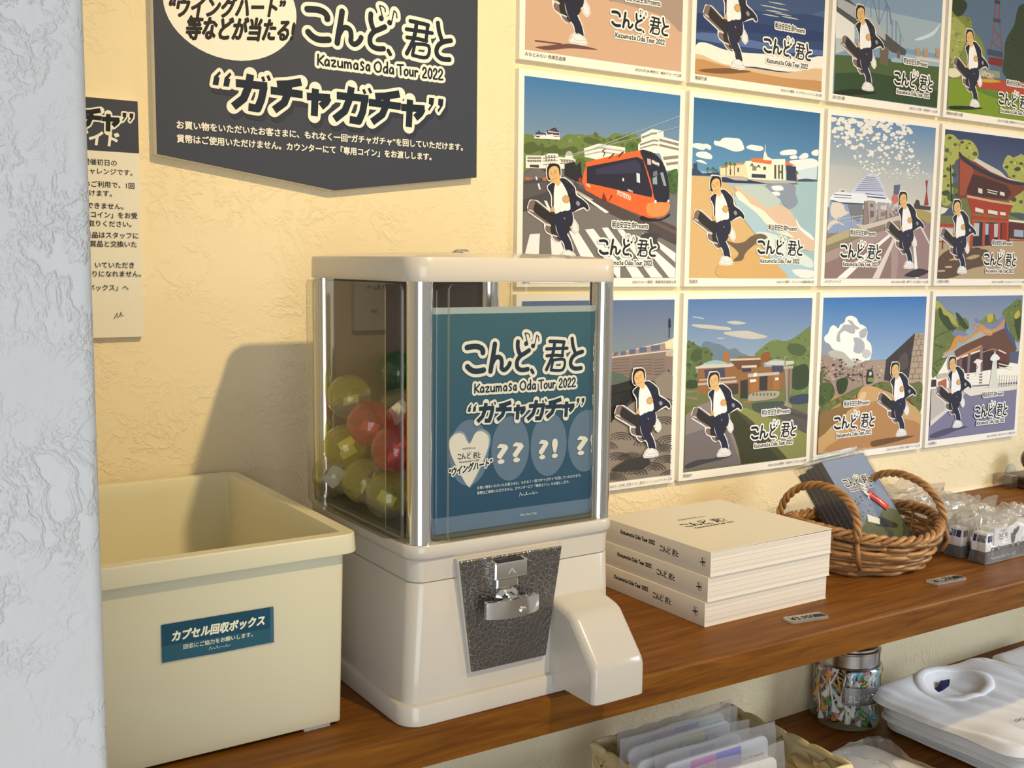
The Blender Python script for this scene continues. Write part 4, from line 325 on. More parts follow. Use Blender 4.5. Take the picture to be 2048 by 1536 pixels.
TR['A']['promenade'] = [["g",6188164,8751231,0,330],["p",3947056,[0,300,1000,300,1000,1000,0,1000]],["p",8810588,[277,313,1001,294,1004,457,895,452,280,465]],["p",10847084,[277,313,569,298,939,241,943,284,570,313,277,328]],["p",14272932,[277,309,569,294,939,237,1000,216,1002,282,940,276,569,288]],["p",15126428,[939,243,1000,220,1002,262,945,272]],["p",10847084,[939,243,945,272,946,284,570,310,569,296]],["p",5989488,[583,285,610,282,610,300,584,304]],["p",5989488,[633,281,666,278,667,299,634,303]],["p",5989488,[690,272,733,269,734,294,690,297]],["p",5989488,[758,263,810,261,811,289,759,292]],["p",5989488,[840,255,903,253,904,283,841,285]],["l",14272932,[570,310,1001,286],6],["p",12756612,[946,292,1003,284,1004,323,947,317]],["l",6968388,[575,325,691,324],3],["l",6968388,[711,331,850,330],3],["l",6968388,[861,337,937,334],3],["l",6968388,[575,341,692,339],3],["l",6968388,[711,347,851,346],3],["l",6968388,[861,353,938,350],3],["l",6968388,[576,356,692,356],3],["l",6968388,[712,363,852,363],3],["l",6968388,[862,369,938,366],3],["l",6968388,[576,372,692,371],3],["l",6968388,[712,379,852,379],3],["l",6968388,[862,385,939,382],3],["l",6968388,[576,388,693,387],3],["l",6968388,[713,394,852,395],3],["l",6968388,[863,401,940,399],3],["l",6968388,[577,404,693,403],3],["l",6968388,[713,410,853,411],3],["l",6968388,[864,418,940,415],3],["l",1973276,[966,216,966,139],5],["p",2894896,[960,156,977,156,973,115,965,101,959,115]],["p",2762790,[954,447,982,448,976,407,967,392,959,406]],["s",9206370,[854,450,1008,441,1024,1021,200,996,194,680,564,631,698,577,876,483]],["s",5792847,[188,369,572,388,694,433,695,457,559,450,190,460]],["p",2894370,[190,460,569,466,694,441,784,462,875,451,855,466,698,553,565,678,196,796]],["l",1841690,[565,513,706,498,784,462],6],["l",1841690,[283,634,568,596,707,545],7],["l",1841690,[696,497,696,560],5],["l",1841690,[677,507,677,571],5],["l",1841690,[658,518,657,582],5],["l",1841690,[718,490,718,554],5],["l",1841690,[638,525,638,589],5],["l",4865846,[671,773,668,769,662,764,654,761,645,760,636,760,628,761,622,765,620,769],5],["l",4865846,[692,774,687,766,676,757,661,751,644,748,628,749,613,752,603,758,598,766],5],["l",4865846,[714,775,706,762,691,750,669,743,644,738,620,738,598,743,584,751,577,763],5],["l",4865846,[736,775,726,758,705,744,676,733,644,727,612,727,584,734,565,745,556,760],5],["l",4865846,[958,600,954,596,948,591,940,589,930,587,921,587,913,589,907,593,904,597],5],["l",4865846,[981,601,975,592,964,584,948,578,930,575,913,576,898,580,886,587,882,594],5],["l",4865846,[1004,601,995,588,979,577,956,569,930,565,904,565,882,571,867,579,859,592],5],["l",4865846,[1027,601,1016,584,994,570,964,559,929,553,896,555,866,562,846,573,837,589],5],["l",4865846,[972,708,969,704,962,699,954,696,944,694,935,695,927,696,921,700,918,704],5],["l",4865846,[995,709,990,700,978,692,962,686,944,683,926,683,911,687,900,693,895,701],5],["l",4865846,[1018,710,1009,696,993,685,970,676,944,672,918,672,896,678,880,686,873,699],5],["l",4865846,[1041,710,1030,692,1008,678,978,666,943,661,909,661,880,668,860,680,850,695],5],["l",4865846,[852,821,849,817,843,812,834,809,826,807,816,807,808,809,802,812,800,816],5],["l",4865846,[875,822,869,814,858,805,842,799,825,796,808,796,793,800,782,806,777,814],5],["l",4865846,[897,823,889,810,873,798,850,790,825,785,800,785,778,790,763,798,755,811],5],["l",4865846,[920,824,909,806,888,791,858,780,824,774,791,774,762,781,742,792,733,807],5],["l",4865846,[1018,819,1014,815,1008,810,1000,807,990,805,981,805,972,807,966,810,963,814],5],["l",4865846,[1041,820,1035,811,1024,803,1008,797,990,793,972,793,956,797,945,804,940,812],5],["l",4865846,[1064,821,1055,807,1039,796,1016,787,989,783,963,782,940,788,925,796,918,809],5],["l",4865846,[1088,822,1076,804,1055,789,1024,777,989,771,954,772,925,778,904,789,895,805],5],["l",4865846,[654,884,651,880,645,875,637,872,628,870,620,870,612,872,606,875,603,879],5],["l",4865846,[676,885,671,877,660,868,645,862,628,859,611,859,597,863,586,869,582,876],5],["l",4865846,[698,887,689,873,674,862,652,853,628,849,603,848,582,853,568,861,560,873],5],["l",4865846,[720,887,709,870,689,855,660,844,627,837,595,837,567,844,548,855,539,870],5],["l",4865846,[898,965,895,961,888,956,880,952,871,951,862,951,854,952,848,956,844,959],5],["l",4865846,[921,966,915,958,904,949,888,942,870,939,853,939,838,942,827,949,822,957],5],["l",4865846,[944,968,935,954,919,942,896,933,870,928,844,928,822,933,807,941,800,953],5],["l",4865846,[966,969,956,951,934,935,904,923,870,917,836,917,807,923,787,934,777,950],5],["l",4865846,[766,976,763,971,757,967,749,964,740,962,731,962,723,964,717,967,714,971],5],["l",4865846,[788,978,783,969,772,960,756,954,739,950,722,950,708,954,697,960,692,968],5],["l",4865846,[810,979,802,965,786,954,764,945,739,940,714,939,692,944,678,952,670,964],5],["l",4865846,[833,980,822,962,802,947,772,935,738,928,706,928,677,935,658,945,648,961],5],["l",4865846,[1001,934,998,929,991,925,983,921,973,919,964,919,956,921,949,925,946,928],5],["l",4865846,[1024,935,1018,926,1006,918,991,911,973,908,955,908,940,911,928,918,924,925],5],["l",4865846,[1047,937,1038,922,1022,911,999,902,972,897,946,896,924,901,908,910,901,922],5],["l",4865846,[1071,937,1060,919,1038,904,1007,892,972,885,938,885,908,892,888,903,878,918],5],["l",4865846,[555,811,552,807,546,802,538,799,530,798,521,798,513,799,508,803,505,806],5],["l",4865846,[576,812,571,803,560,796,546,789,529,786,513,786,499,790,488,796,484,804],5],["l",4865846,[598,813,589,800,574,788,553,781,529,776,505,776,484,781,470,789,463,801],5],["l",4865846,[619,813,609,796,589,782,560,771,529,765,497,765,470,772,451,783,442,798],5],["l",4865846,[423,854,420,850,414,845,407,842,398,841,390,841,382,842,377,846,374,849],5],["l",4865846,[444,855,439,847,428,839,414,833,398,829,382,829,368,833,358,839,354,846],5],["l",4865846,[464,856,456,843,442,832,421,824,398,820,374,819,354,824,340,832,333,844],5],["l",4865846,[485,857,475,840,456,825,428,814,398,808,367,809,340,815,322,826,313,840],5],["l",4865846,[444,959,441,954,436,950,428,947,419,945,411,945,404,946,398,950,395,953],5],["l",4865846,[465,960,460,952,450,943,435,937,419,934,403,934,389,937,379,943,374,950],5],["l",4865846,[486,961,478,948,464,937,442,928,419,923,395,923,375,928,361,935,354,947],5],["l",4865846,[507,962,497,945,478,930,450,919,418,912,388,912,361,918,342,929,334,944],5],["l",4865846,[618,993,615,988,609,984,601,981,592,979,584,979,576,980,570,984,567,988],5],["l",4865846,[640,994,634,986,623,977,608,971,592,968,575,967,561,971,550,977,546,984],5],["l",4865846,[661,996,653,982,638,971,616,962,592,957,567,956,546,961,532,969,525,981],5],["l",4865846,[683,997,672,979,652,964,624,952,591,946,559,946,532,952,513,962,504,977],5],["l",4865846,[1046,1022,1043,1017,1036,1012,1028,1009,1018,1007,1009,1007,1000,1009,994,1012,991,1016],5],["l",4865846,[1070,1024,1064,1014,1052,1006,1036,999,1018,995,1000,995,984,999,973,1005,968,1013],5],["l",4865846,[1093,1025,1084,1011,1068,999,1044,990,1018,985,991,983,968,989,953,997,945,1010],5],["l",4865846,[1117,1026,1105,1008,1083,992,1052,980,1017,973,982,973,952,979,932,990,922,1005],5],["l",4865846,[331,907,328,903,322,899,315,896,307,894,298,894,291,896,286,899,283,903],5],["l",4865846,[351,909,346,901,336,892,322,886,306,883,291,883,277,887,267,892,263,900],5],["l",4865846,[372,910,364,897,350,886,330,878,306,873,284,873,264,877,250,885,243,897],5],["l",4865846,[392,911,383,894,364,880,336,868,306,862,276,862,250,868,232,879,223,894],5],["l",4865846,[967,864,964,860,957,855,949,852,940,850,930,850,922,852,916,856,913,859],5],["l",4865846,[990,865,984,857,973,848,957,842,939,839,922,839,906,842,895,849,890,856],5],["l",4865846,[1013,867,1004,853,988,841,965,833,939,828,913,827,890,833,875,841,868,853],5],["l",4865846,[1036,867,1025,849,1004,834,973,822,938,816,904,817,875,823,855,834,845,850],5],["l",4865846,[744,892,740,888,734,883,726,880,717,879,708,879,700,880,694,884,692,887],5],["l",4865846,[766,894,760,885,749,877,734,870,717,867,700,867,685,871,674,877,670,885],5],["l",4865846,[788,895,779,881,764,870,742,861,716,857,692,856,670,861,656,870,648,882],5],["l",4865846,[810,896,799,878,779,863,749,852,716,845,684,846,655,852,636,863,626,878],5],["s",4143151,[581,926,717,875,838,895,819,934,670,943]]]
TR['A']['museum'] = [["g",5600150,10134944,0,440],["p",7237182,[0,420,1000,420,1000,1000,0,1000]],["s",12760732,[32,144,134,147,314,167,325,183,219,177,73,161]],["s",12760732,[296,136,366,130,453,146,366,151]],["s",12760732,[283,194,455,191,544,209,630,231,546,242,436,235,305,211]],["s",12760732,[221,227,295,227,253,233]],["l",13682352,[38,101,81,105,120,112],5],["s",7043708,[113,257,148,242,201,255,265,269,319,296,373,291,418,320,484,342,464,374,185,363,120,296]],["s",6187578,[0,253,46,250,98,272,160,282,194,323,175,378,82,389,76,500,6,512]],["s",7305790,[529,344,572,305,637,266,705,251,774,262,844,247,912,215,959,191,996,209,994,586,863,595,793,388,666,383]],["s",3818536,[832,457,900,418,984,422,990,551,861,561]],["s",3818536,[9,465,86,469,87,509,5,508]],["s",4871726,[58,286,120,296,81,358,29,340]],["s",5266484,[799,288,893,282,966,319,921,360,825,339]],["p",9396790,[88,390,378,395,397,339,596,347,611,413,842,424,848,543,733,562,517,558,386,567,89,549]],["p",10840628,[276,322,293,309,326,312,325,380,275,378]],["p",9065510,[586,334,617,321,654,324,657,382,580,387]],["p",13154452,[333,353,574,356,579,367,333,365]],["p",7293482,[333,365,579,368,582,412,401,421]],["p",13615264,[427,397,548,399,549,413,428,410]],["p",3947076,[431,418,505,417,506,437,432,437]],["s",10137760,[128,377,184,358,248,359,312,380]],["s",10137760,[643,382,711,370,781,388]],["p",13221280,[67,389,128,377,361,383,363,396,335,401,72,399]],["p",13221280,[621,389,666,380,858,387,862,404,806,410,627,402]],["p",4867152,[134,408,292,403,300,464,147,464]],["p",4867152,[673,408,771,413,774,454,676,454]],["p",12430994,[91,485,392,481,393,495,92,497]],["p",12430994,[100,462,381,459,381,470,101,470]],["p",12430994,[479,449,738,449,739,466,480,469]],["p",4864556,[286,504,404,502,407,560,386,567,288,553]],["p",3814444,[420,487,480,482,486,597,425,594]],["p",3945518,[574,470,642,469,643,557,578,553]],["p",10840628,[688,467,739,466,744,558,692,555]],["p",10840628,[497,483,569,478,573,561,501,565]],["p",15129792,[706,483,734,483,735,499,706,499]],["p",15129792,[497,484,547,483,548,500,498,501]],["p",15129792,[523,447,551,444,552,467,524,469]],["s",11049592,[486,606,518,566,722,565,746,588,701,611,520,616]],["o",6973008,[529,575],9],["o",6973008,[558,577],9],["o",6973008,[588,579],9],["o",6973008,[617,580],9],["o",6973008,[647,582],9],["o",6973008,[676,584],9],["o",6973008,[706,586],9],["p",9074256,[1,520,93,529,90,584,2,567]],["p",6975552,[4,536,88,533,89,565,2,559]],["p",10250812,[454,612,520,612,520,624,454,624]],["p",10194034,[774,354,785,354,795,422,809,423,821,644,855,663,857,689,773,658,772,636,804,634]],["p",8681311,[824,423,848,424,852,594,828,593]],["p",11904648,[772,421,853,416,854,433,772,433]],["s",4608060,[521,641,566,627,772,632,785,658,705,687,568,686]],["s",7964298,[591,692,705,687,712,708,637,707]],["p",6050118,[709,658,785,658,1003,729,998,850,706,708]],["p",5129790,[716,666,998,742,996,763,710,683]],["s",4015184,[841,611,995,599,998,655,867,655]],["p",9075306,[6,662,102,613,215,589,324,644,450,993,8,986]],["p",7628636,[6,781,306,725,450,993,8,986]],["p",6974000,[4,607,91,617,3,662]],["p",9078340,[346,637,478,654,1000,855,1004,999,827,995]],["p",4144418,[346,646,390,653,839,996,450,993,428,899,363,778]],["p",5196328,[390,657,480,704,572,769,839,996,768,994]],["s",4603964,[12,958,104,935,209,937,315,922,375,932,295,949,147,963,34,980]]]
TR['A']['ruins'] = [["g",3960734,10465972,0,560],["p",11897424,[0,520,1000,520,1000,1000,0,1000]],["s",9408396,[4,283,46,269,161,350,278,416,325,434,166,411,9,375]],["s",12168852,[62,346,160,334,276,385,370,420,269,447,143,411]],["s",15984844,[199,159,213,127,258,118,310,134,340,169,399,190,423,226,417,273,460,306,472,361,456,408,415,411,381,421,312,418,253,384,206,351,150,338,104,325,70,293,30,276,23,246,54,224,74,186,106,175,146,196,161,173]],["s",11577504,[290,261,347,263,395,296,399,343,354,365,296,347,304,300]],["s",11577504,[142,226,174,196,194,174,250,175,296,192,299,231,254,229,208,213,165,234,168,281,134,272]],["s",11577504,[226,144,271,152,296,176,343,200,309,207,262,175]],["s",11577504,[344,224,389,202,418,210,404,257,358,263]],["s",13024680,[387,342,445,345,465,377,426,399,384,382]],["s",10257000,[-7,374,86,377,176,397,246,446,314,449,393,421,485,413,604,414,677,433,640,577,498,593,405,596,291,605,157,628,11,573]],["s",4865076,[370,542,364,545,355,546,349,541,356,537,365,539]],["s",12625032,[284,520,282,522,275,522,272,519,276,516,282,517]],["s",5917246,[26,444,17,450,6,447,0,442,5,438,18,437]],["s",11572344,[105,488,94,494,79,493,69,486,79,478,97,478]],["s",4865076,[375,494,370,498,361,496,358,493,360,488,370,490]],["s",12625032,[271,414,266,418,255,417,252,413,257,409,266,410]],["s",5917246,[24,393,18,396,11,397,10,393,10,390,18,391]],["s",11572344,[190,517,182,522,172,521,164,515,169,512,183,512]],["s",4865076,[236,477,232,480,224,481,221,476,222,473,231,473]],["s",12625032,[367,467,364,472,354,470,350,466,353,463,363,461]],["s",5917246,[398,441,390,449,376,448,373,440,374,435,389,434]],["s",11572344,[331,527,327,534,313,534,302,525,314,521,327,522]],["s",4865076,[43,439,42,446,28,445,18,438,25,433,38,432]],["s",12625032,[21,409,15,413,7,412,0,408,5,404,14,404]],["s",5917246,[187,502,183,505,177,504,175,502,177,499,182,500]],["s",11572344,[169,451,166,455,157,454,154,450,156,447,166,447]],["s",4865076,[64,478,61,482,49,483,43,478,49,473,58,475]],["s",12625032,[317,401,314,406,297,408,287,399,294,393,313,392]],["s",5917246,[44,492,37,498,24,497,20,491,25,487,37,487]],["s",11572344,[287,452,281,458,267,457,262,451,265,446,278,446]],["s",4865076,[178,466,173,472,162,469,154,465,161,461,173,459]],["s",12625032,[234,408,228,415,215,413,202,406,212,399,226,402]],["s",5917246,[264,513,259,518,249,518,243,512,248,508,260,508]],["s",11572344,[293,541,289,546,281,546,277,541,279,536,291,536]],["s",4865076,[189,477,186,480,178,480,172,476,176,473,185,472]],["s",12625032,[134,520,121,524,108,525,104,518,107,513,123,514]],["s",5917246,[319,447,313,452,304,452,299,446,302,442,314,441]],["s",11572344,[134,430,129,435,117,435,109,429,117,423,128,422]],["s",4865076,[172,535,170,540,158,539,157,534,159,530,168,531]],["s",12625032,[180,463,178,467,166,467,159,462,165,457,176,459]],["s",5917246,[303,502,299,505,291,504,286,501,290,497,298,497]],["s",11572344,[446,455,438,460,421,462,411,454,418,446,433,448]],["s",4865076,[44,485,42,488,37,487,32,484,36,482,42,482]],["s",12625032,[135,393,130,399,117,399,108,392,117,386,130,389]],["s",5917246,[398,522,395,525,387,524,380,521,384,515,396,516]],["s",11572344,[204,398,202,400,196,400,194,397,197,395,202,394]],["s",4865076,[267,459,262,462,255,463,250,458,254,454,261,454]],["s",12625032,[244,440,238,445,228,445,222,440,226,435,236,435]],["s",5917246,[349,405,346,411,328,412,324,404,326,396,344,399]],["s",11572344,[106,462,99,466,88,466,80,460,85,455,98,457]],["s",4865076,[214,461,205,466,194,465,190,460,193,455,205,456]],["s",12625032,[128,450,118,458,104,455,97,449,103,440,116,444]],["s",5917246,[269,495,267,501,253,500,245,494,251,488,265,491]],["s",11572344,[204,524,195,528,183,529,178,522,182,518,197,519]],["s",4865076,[209,418,204,423,190,425,187,417,189,411,207,410]],["s",12625032,[404,468,398,475,382,476,370,467,379,459,396,459]],["s",5917246,[316,500,312,507,299,507,285,499,297,494,310,495]],["s",11572344,[330,466,324,470,314,471,304,465,313,459,324,460]],["s",4865076,[309,471,306,474,300,474,298,470,301,468,305,469]],["s",12625032,[285,505,280,511,268,510,262,504,269,500,280,501]],["s",5917246,[156,486,155,488,148,489,145,486,147,482,153,482]],["s",11572344,[323,415,318,420,308,418,302,414,306,411,315,410]],["s",4865076,[444,536,437,543,422,542,411,534,419,527,435,527]],["s",12625032,[51,418,49,422,43,422,39,418,40,416,49,415]],["s",5917246,[292,519,285,525,270,525,267,518,268,512,283,511]],["s",11572344,[217,436,214,441,199,442,196,435,198,431,214,431]],["s",4865076,[325,534,312,539,298,540,288,533,300,528,312,528]],["s",12625032,[122,476,119,479,113,478,112,476,113,473,120,474]],["s",5917246,[196,490,190,495,176,494,167,488,174,481,189,484]],["s",11572344,[182,519,178,522,173,522,169,519,172,516,179,517]],["s",4865076,[213,489,211,493,202,493,197,488,200,484,212,485]],["s",12625032,[411,502,407,509,396,507,386,501,393,495,405,495]],["s",5917246,[337,500,324,507,309,506,306,499,308,493,325,491]],["s",11572344,[234,471,228,477,213,476,204,469,211,464,225,464]],["s",4865076,[278,502,270,507,258,506,249,501,255,493,269,495]],["s",12625032,[344,437,337,442,327,440,320,435,324,430,336,430]],["s",5917246,[340,419,333,424,319,424,311,418,318,412,332,414]],["s",11572344,[122,504,109,509,93,509,85,502,92,497,110,495]],["s",4865076,[80,466,78,469,72,470,66,465,70,461,79,462]],["s",12625032,[351,420,347,425,328,425,317,418,328,410,342,413]],["s",5917246,[385,506,382,512,368,512,363,505,366,498,378,500]],["s",11572344,[338,493,330,498,320,497,315,493,318,488,331,487]],["s",4865076,[150,459,146,463,136,462,131,459,136,455,147,454]],["s",12625032,[376,412,372,416,359,416,350,411,360,406,371,406]],["s",5917246,[213,535,206,541,192,541,186,534,191,527,203,529]],["s",11572344,[88,427,85,430,74,431,70,426,74,421,84,423]],["s",4865076,[240,518,236,522,229,522,225,517,227,514,235,516]],["s",12625032,[148,490,145,493,138,491,135,489,137,486,146,486]],["s",5917246,[264,512,260,519,240,518,231,511,239,506,257,507]],["s",11572344,[394,421,388,423,382,424,380,421,383,418,389,418]],["s",4865076,[196,438,190,447,176,445,167,437,177,430,191,430]],["s",12625032,[390,505,388,508,382,507,377,505,382,503,388,503]],["s",5917246,[27,413,23,416,16,414,13,412,17,410,22,410]],["s",11572344,[129,444,124,448,115,448,111,443,115,440,123,440]],["s",4865076,[239,428,234,433,225,430,219,427,224,423,234,425]],["s",12625032,[371,534,365,539,351,538,348,533,351,529,363,527]],["s",5917246,[48,496,46,498,41,499,40,496,41,493,46,494]],["s",11572344,[359,480,356,486,340,484,332,478,339,472,353,474]],["s",4865076,[217,532,213,537,203,536,199,531,202,526,213,526]],["s",12625032,[218,424,209,430,196,428,192,423,196,418,207,416]],["s",5917246,[160,502,153,507,140,508,131,501,140,496,151,498]],["s",11572344,[206,430,204,436,192,434,187,430,192,426,202,425]],["s",4865076,[354,500,351,503,340,504,337,499,342,495,350,495]],["s",12625032,[353,416,346,422,334,421,330,416,331,410,345,410]],["s",5917246,[196,398,184,404,170,403,160,397,168,392,183,392]],["s",11572344,[410,441,403,448,390,445,382,440,389,435,402,435]],["s",4865076,[395,507,384,512,370,513,363,506,369,499,384,499]],["s",12625032,[284,513,279,517,270,516,266,512,271,509,280,510]],["s",5917246,[215,457,212,460,203,460,202,457,205,454,210,453]],["s",11572344,[354,436,352,438,347,438,342,435,346,433,352,433]],["s",4865076,[298,538,297,541,289,541,287,538,290,535,295,534]],["s",12625032,[432,462,427,464,418,465,414,461,416,456,425,457]],["s",5917246,[309,472,306,476,300,474,294,471,300,469,306,469]],["s",11572344,[321,468,318,470,312,471,308,467,311,464,318,466]],["s",4865076,[133,428,122,434,108,433,102,427,107,421,123,421]],["s",12625032,[335,438,330,442,321,442,317,437,320,434,328,433]],["s",5917246,[64,443,58,447,51,447,47,442,50,440,58,439]],["s",11572344,[321,483,317,487,306,486,298,481,304,478,317,476]],["s",4865076,[147,489,143,495,130,493,122,488,129,482,141,484]],["s",12625032,[260,455,257,459,247,459,244,454,249,450,256,450]],["s",11046000,[416,430,604,418,677,433,638,560,497,577,403,572]],["s",6969416,[461,500,460,504,453,503,447,500,452,497,458,497]],["s",12888202,[626,475,617,479,606,478,597,473,608,469,616,469]],["s",6969416,[427,517,420,521,409,522,402,516,408,512,420,511]],["s",12888202,[612,460,608,463,602,464,596,459,601,457,608,458]],["s",6969416,[499,457,493,461,482,462,478,456,478,450,492,450]],["s",12888202,[570,516,565,519,556,519,550,515,555,512,566,512]],["s",6969416,[556,451,553,454,547,454,544,450,546,448,554,447]],["s",12888202,[455,534,451,539,440,539,432,533,437,529,449,530]],["s",6969416,[572,532,564,536,554,536,546,531,554,526,562,527]],["s",12888202,[534,553,531,555,524,555,519,552,523,548,532,548]],["s",6969416,[490,469,482,474,471,474,464,468,471,463,482,463]],["s",12888202,[461,531,455,536,446,534,440,529,444,524,456,526]],["s",6969416,[622,471,615,476,607,474,603,470,606,466,616,467]],["s",12888202,[580,493,578,495,568,496,563,492,567,487,577,488]],["s",6969416,[544,511,542,516,532,517,526,510,528,505,539,505]],["s",12888202,[584,483,577,488,565,488,558,482,563,476,574,476]],["s",6969416,[437,475,433,479,426,478,420,474,424,471,432,470]],["s",12888202,[501,458,500,461,492,460,488,457,492,454,500,455]],["s",6969416,[597,517,592,519,588,519,584,516,587,514,593,514]],["s",12888202,[420,483,417,486,411,485,405,483,411,481,415,480]],["s",6969416,[520,483,515,486,508,485,506,483,509,480,516,481]],["s",12888202,[595,488,589,493,580,493,571,487,578,483,590,484]],["s",6969416,[457,474,452,477,443,476,437,473,442,469,450,468]],["s",12888202,[559,456,557,459,545,461,536,454,543,450,555,451]],["p",4405295,[616,415,896,247,869,376,860,572,761,575,602,550]],["s",5917246,[748,404,819,375,839,473,754,486]],["p",11769460,[896,247,990,248,1000,592,848,584,872,409]],["l",6179386,[893,287,991,287],3],["l",6179386,[884,328,990,328],3],["l",6179386,[878,364,991,365],3],["l",6179386,[871,401,990,402],3],["l",6179386,[868,442,991,444],3],["l",6179386,[862,482,991,485],3],["l",6179386,[860,523,992,526],3],["l",6179386,[856,555,991,559],3],["l",6179386,[897,267,989,267],3],["l",6179386,[933,248,931,284],3],["l",6179386,[962,289,960,325],3],["l",6179386,[912,288,910,324],3],["l",6179386,[943,330,940,366],3],["l",6179386,[916,366,913,401],3],["l",6179386,[962,368,960,404],3],["l",6179386,[934,405,932,441],3],["l",6179386,[898,404,896,440],3],["l",6179386,[952,445,950,481],3],["l",6179386,[915,485,913,521],3],["l",6179386,[963,528,961,564],3],["l",6179386,[893,525,891,561],3],["s",3944490,[431,558,432,486,460,472,488,489,495,553,461,567]],["s",8030778,[442,550,444,526,488,529,493,553]],["o",13223600,[462,500],14],["s",5069354,[-1,550,74,538,132,588,114,641,28,682,0,665]],["s",3424287,[151,535,206,514,252,532,234,601,179,614]],["s",6187566,[-6,473,30,452,19,528,3,534]],["l",3812384,[101,609,120,572,85,531,29,513],5],["l",3812384,[184,614,192,552],7],["s",6974004,[28,682,180,637,336,591,392,579,360,609,294,652,183,676,10,742]],["s",6974004,[497,577,590,558,688,579,861,589,994,592,991,787,870,704,693,636,570,605]],["s",13146716,[404,580,486,583,595,615,770,682,991,796,996,1005,4,989,3,881,190,786,330,670,349,624]],["s",9070134,[0,741,184,700,328,647,332,702,210,757,3,889]],["s",11763272,[334,742,528,683,651,723,780,813,985,870,996,1005,433,989,47,978,308,858]],["s",14398588,[372,625,430,621,411,675,366,696]],["s",7227942,[501,954,619,944,765,944,941,950,792,971,598,987,515,988]]]
TR['A']['shrine'] = [["g",7306380,10856088,0,420],["p",8353408,[0,640,1000,640,1000,1000,0,1000]],["s",6976056,[-12,31,50,48,103,87,193,120,222,160,336,155,381,228,222,303,158,429,9,565,-25,312]],["s",11050566,[-1,24,63,55,116,95,194,128,250,193,265,217,199,192,108,150,30,94,-2,78]],["s",3950118,[34,79,66,87,94,126,145,143,201,207,240,224,166,238,86,181,45,133]],["s",3950118,[224,113,269,130,338,187,381,228,316,226,247,161]],["s",8027706,[494,190,544,159,621,127,662,136,708,195,602,209]],["s",12100672,[582,143,648,128,652,177,600,192]],["s",6976056,[768,113,846,73,981,33,1006,327,914,316,850,239,773,163]],["s",3950118,[910,157,983,117,998,319,953,292]],["s",12100672,[909,141,961,108,980,150,926,174]],["l",4864556,[1,469,72,441,146,428],6],["l",4864556,[-8,288,69,260,118,253,202,224],5],["l",4864556,[39,337,127,356],5],["l",4864556,[2,486,68,536],5],["p",6964788,[228,368,556,281,675,268,794,238,932,359,964,394,866,524,280,514]],["p",4534314,[270,417,566,380,843,440,866,524,373,551]],["s",8223884,[194,271,241,232,372,268,322,282]],["s",8223884,[547,191,655,202,784,138,787,163,764,204,634,259,565,240]],["p",8223884,[440,165,465,153,528,199,468,190]],["s",13666878,[105,395,178,366,222,296,283,273,336,299,399,285,474,246,522,203,564,224,659,243,737,212,788,171,797,197,727,245,635,267,553,248,452,286,351,324,274,313,252,352,156,405]],["s",11118740,[438,286,553,248,662,268,557,289,353,340,266,369,133,428,107,411,228,368,351,324]],["s",13666878,[533,248,608,266,662,272,637,287,569,277]],["p",13666878,[426,229,455,189,498,223,471,218,457,205,444,233]],["p",5068136,[794,163,836,239,928,325,964,394,888,341,803,255]],["p",13205820,[240,432,536,350,549,367,242,452]],["l",15128760,[260,441,540,387],14],["p",8215120,[291,434,323,431,324,516,299,519]],["p",9071200,[385,406,417,403,416,594,392,592]],["p",9071200,[522,366,554,363,574,660,540,658]],["l",12159568,[555,404,673,383,841,423],7],["p",6961712,[728,385,841,423,863,499,736,469]],["l",15128760,[742,394,834,423],10],["p",5790310,[868,416,994,412,990,505,890,492]],["l",15720636,[347,550,636,552],9],["l",15720636,[349,570,638,573],9],["l",15720636,[350,590,640,594],9],["l",15720636,[352,611,643,615],9],["l",15720636,[354,631,645,635],9],["l",15720636,[356,651,647,656],9],["l",15720636,[358,668,648,673],9],["p",14930608,[382,649,675,665,993,666,1004,697,652,706,440,714,359,680]],["p",15326400,[450,473,493,449,561,462,536,485,544,559,491,565,490,483]],["l",13191226,[482,491,506,508,485,528],7],["p",14208944,[680,450,694,392,724,452,740,569,770,671,648,668,666,582]],["s",15327174,[647,452,697,417,762,453,736,469,668,470]],["l",15720636,[752,494,922,527],8],["l",15720636,[755,519,924,544],6],["l",15720636,[775,577,783,684],9],["l",15720636,[805,577,814,686],9],["l",15720636,[835,578,844,687],9],["l",15720636,[866,580,875,689],9],["l",15720636,[897,582,906,691],9],["l",15720636,[928,585,937,693],9],["l",15720636,[959,587,968,695],9],["l",15720636,[990,589,999,696],9],["l",15720636,[764,612,995,620],6],["l",15720636,[769,654,996,662],6],["p",11559484,[73,592,158,572,166,661,76,624]],["p",3814452,[-2,572,47,575,51,622,0,623]],["s",12759180,[56,543,155,532,195,558,71,568]],["p",12562068,[-2,643,164,637,385,682,338,728,7,898]],["p",14273200,[10,858,202,776,300,733,204,800,11,898]],["s",5590104,[19,963,153,933,317,922,435,935,319,947,194,969,70,983]]]
TR['A']['quay'] = [["p",13607546,[0,0,1000,0,1000,1000,0,1000]],["p",9401442,[0,0,1000,0,1000,420,0,500]],["p",8011828,[0,100,420,180,420,420,0,450]],["p",7309989,[0,0,1000,0,1000,150,0,100]],["s",11111538,[495,686,558,692,686,703,818,715,899,735,1010,782,1006,514,430,555]],["s",7293500,[66,979,140,963,216,947,282,938,378,941,443,948,379,954,258,963,141,986,72,984]],["l",7293500,[57,950,216,947],9]]
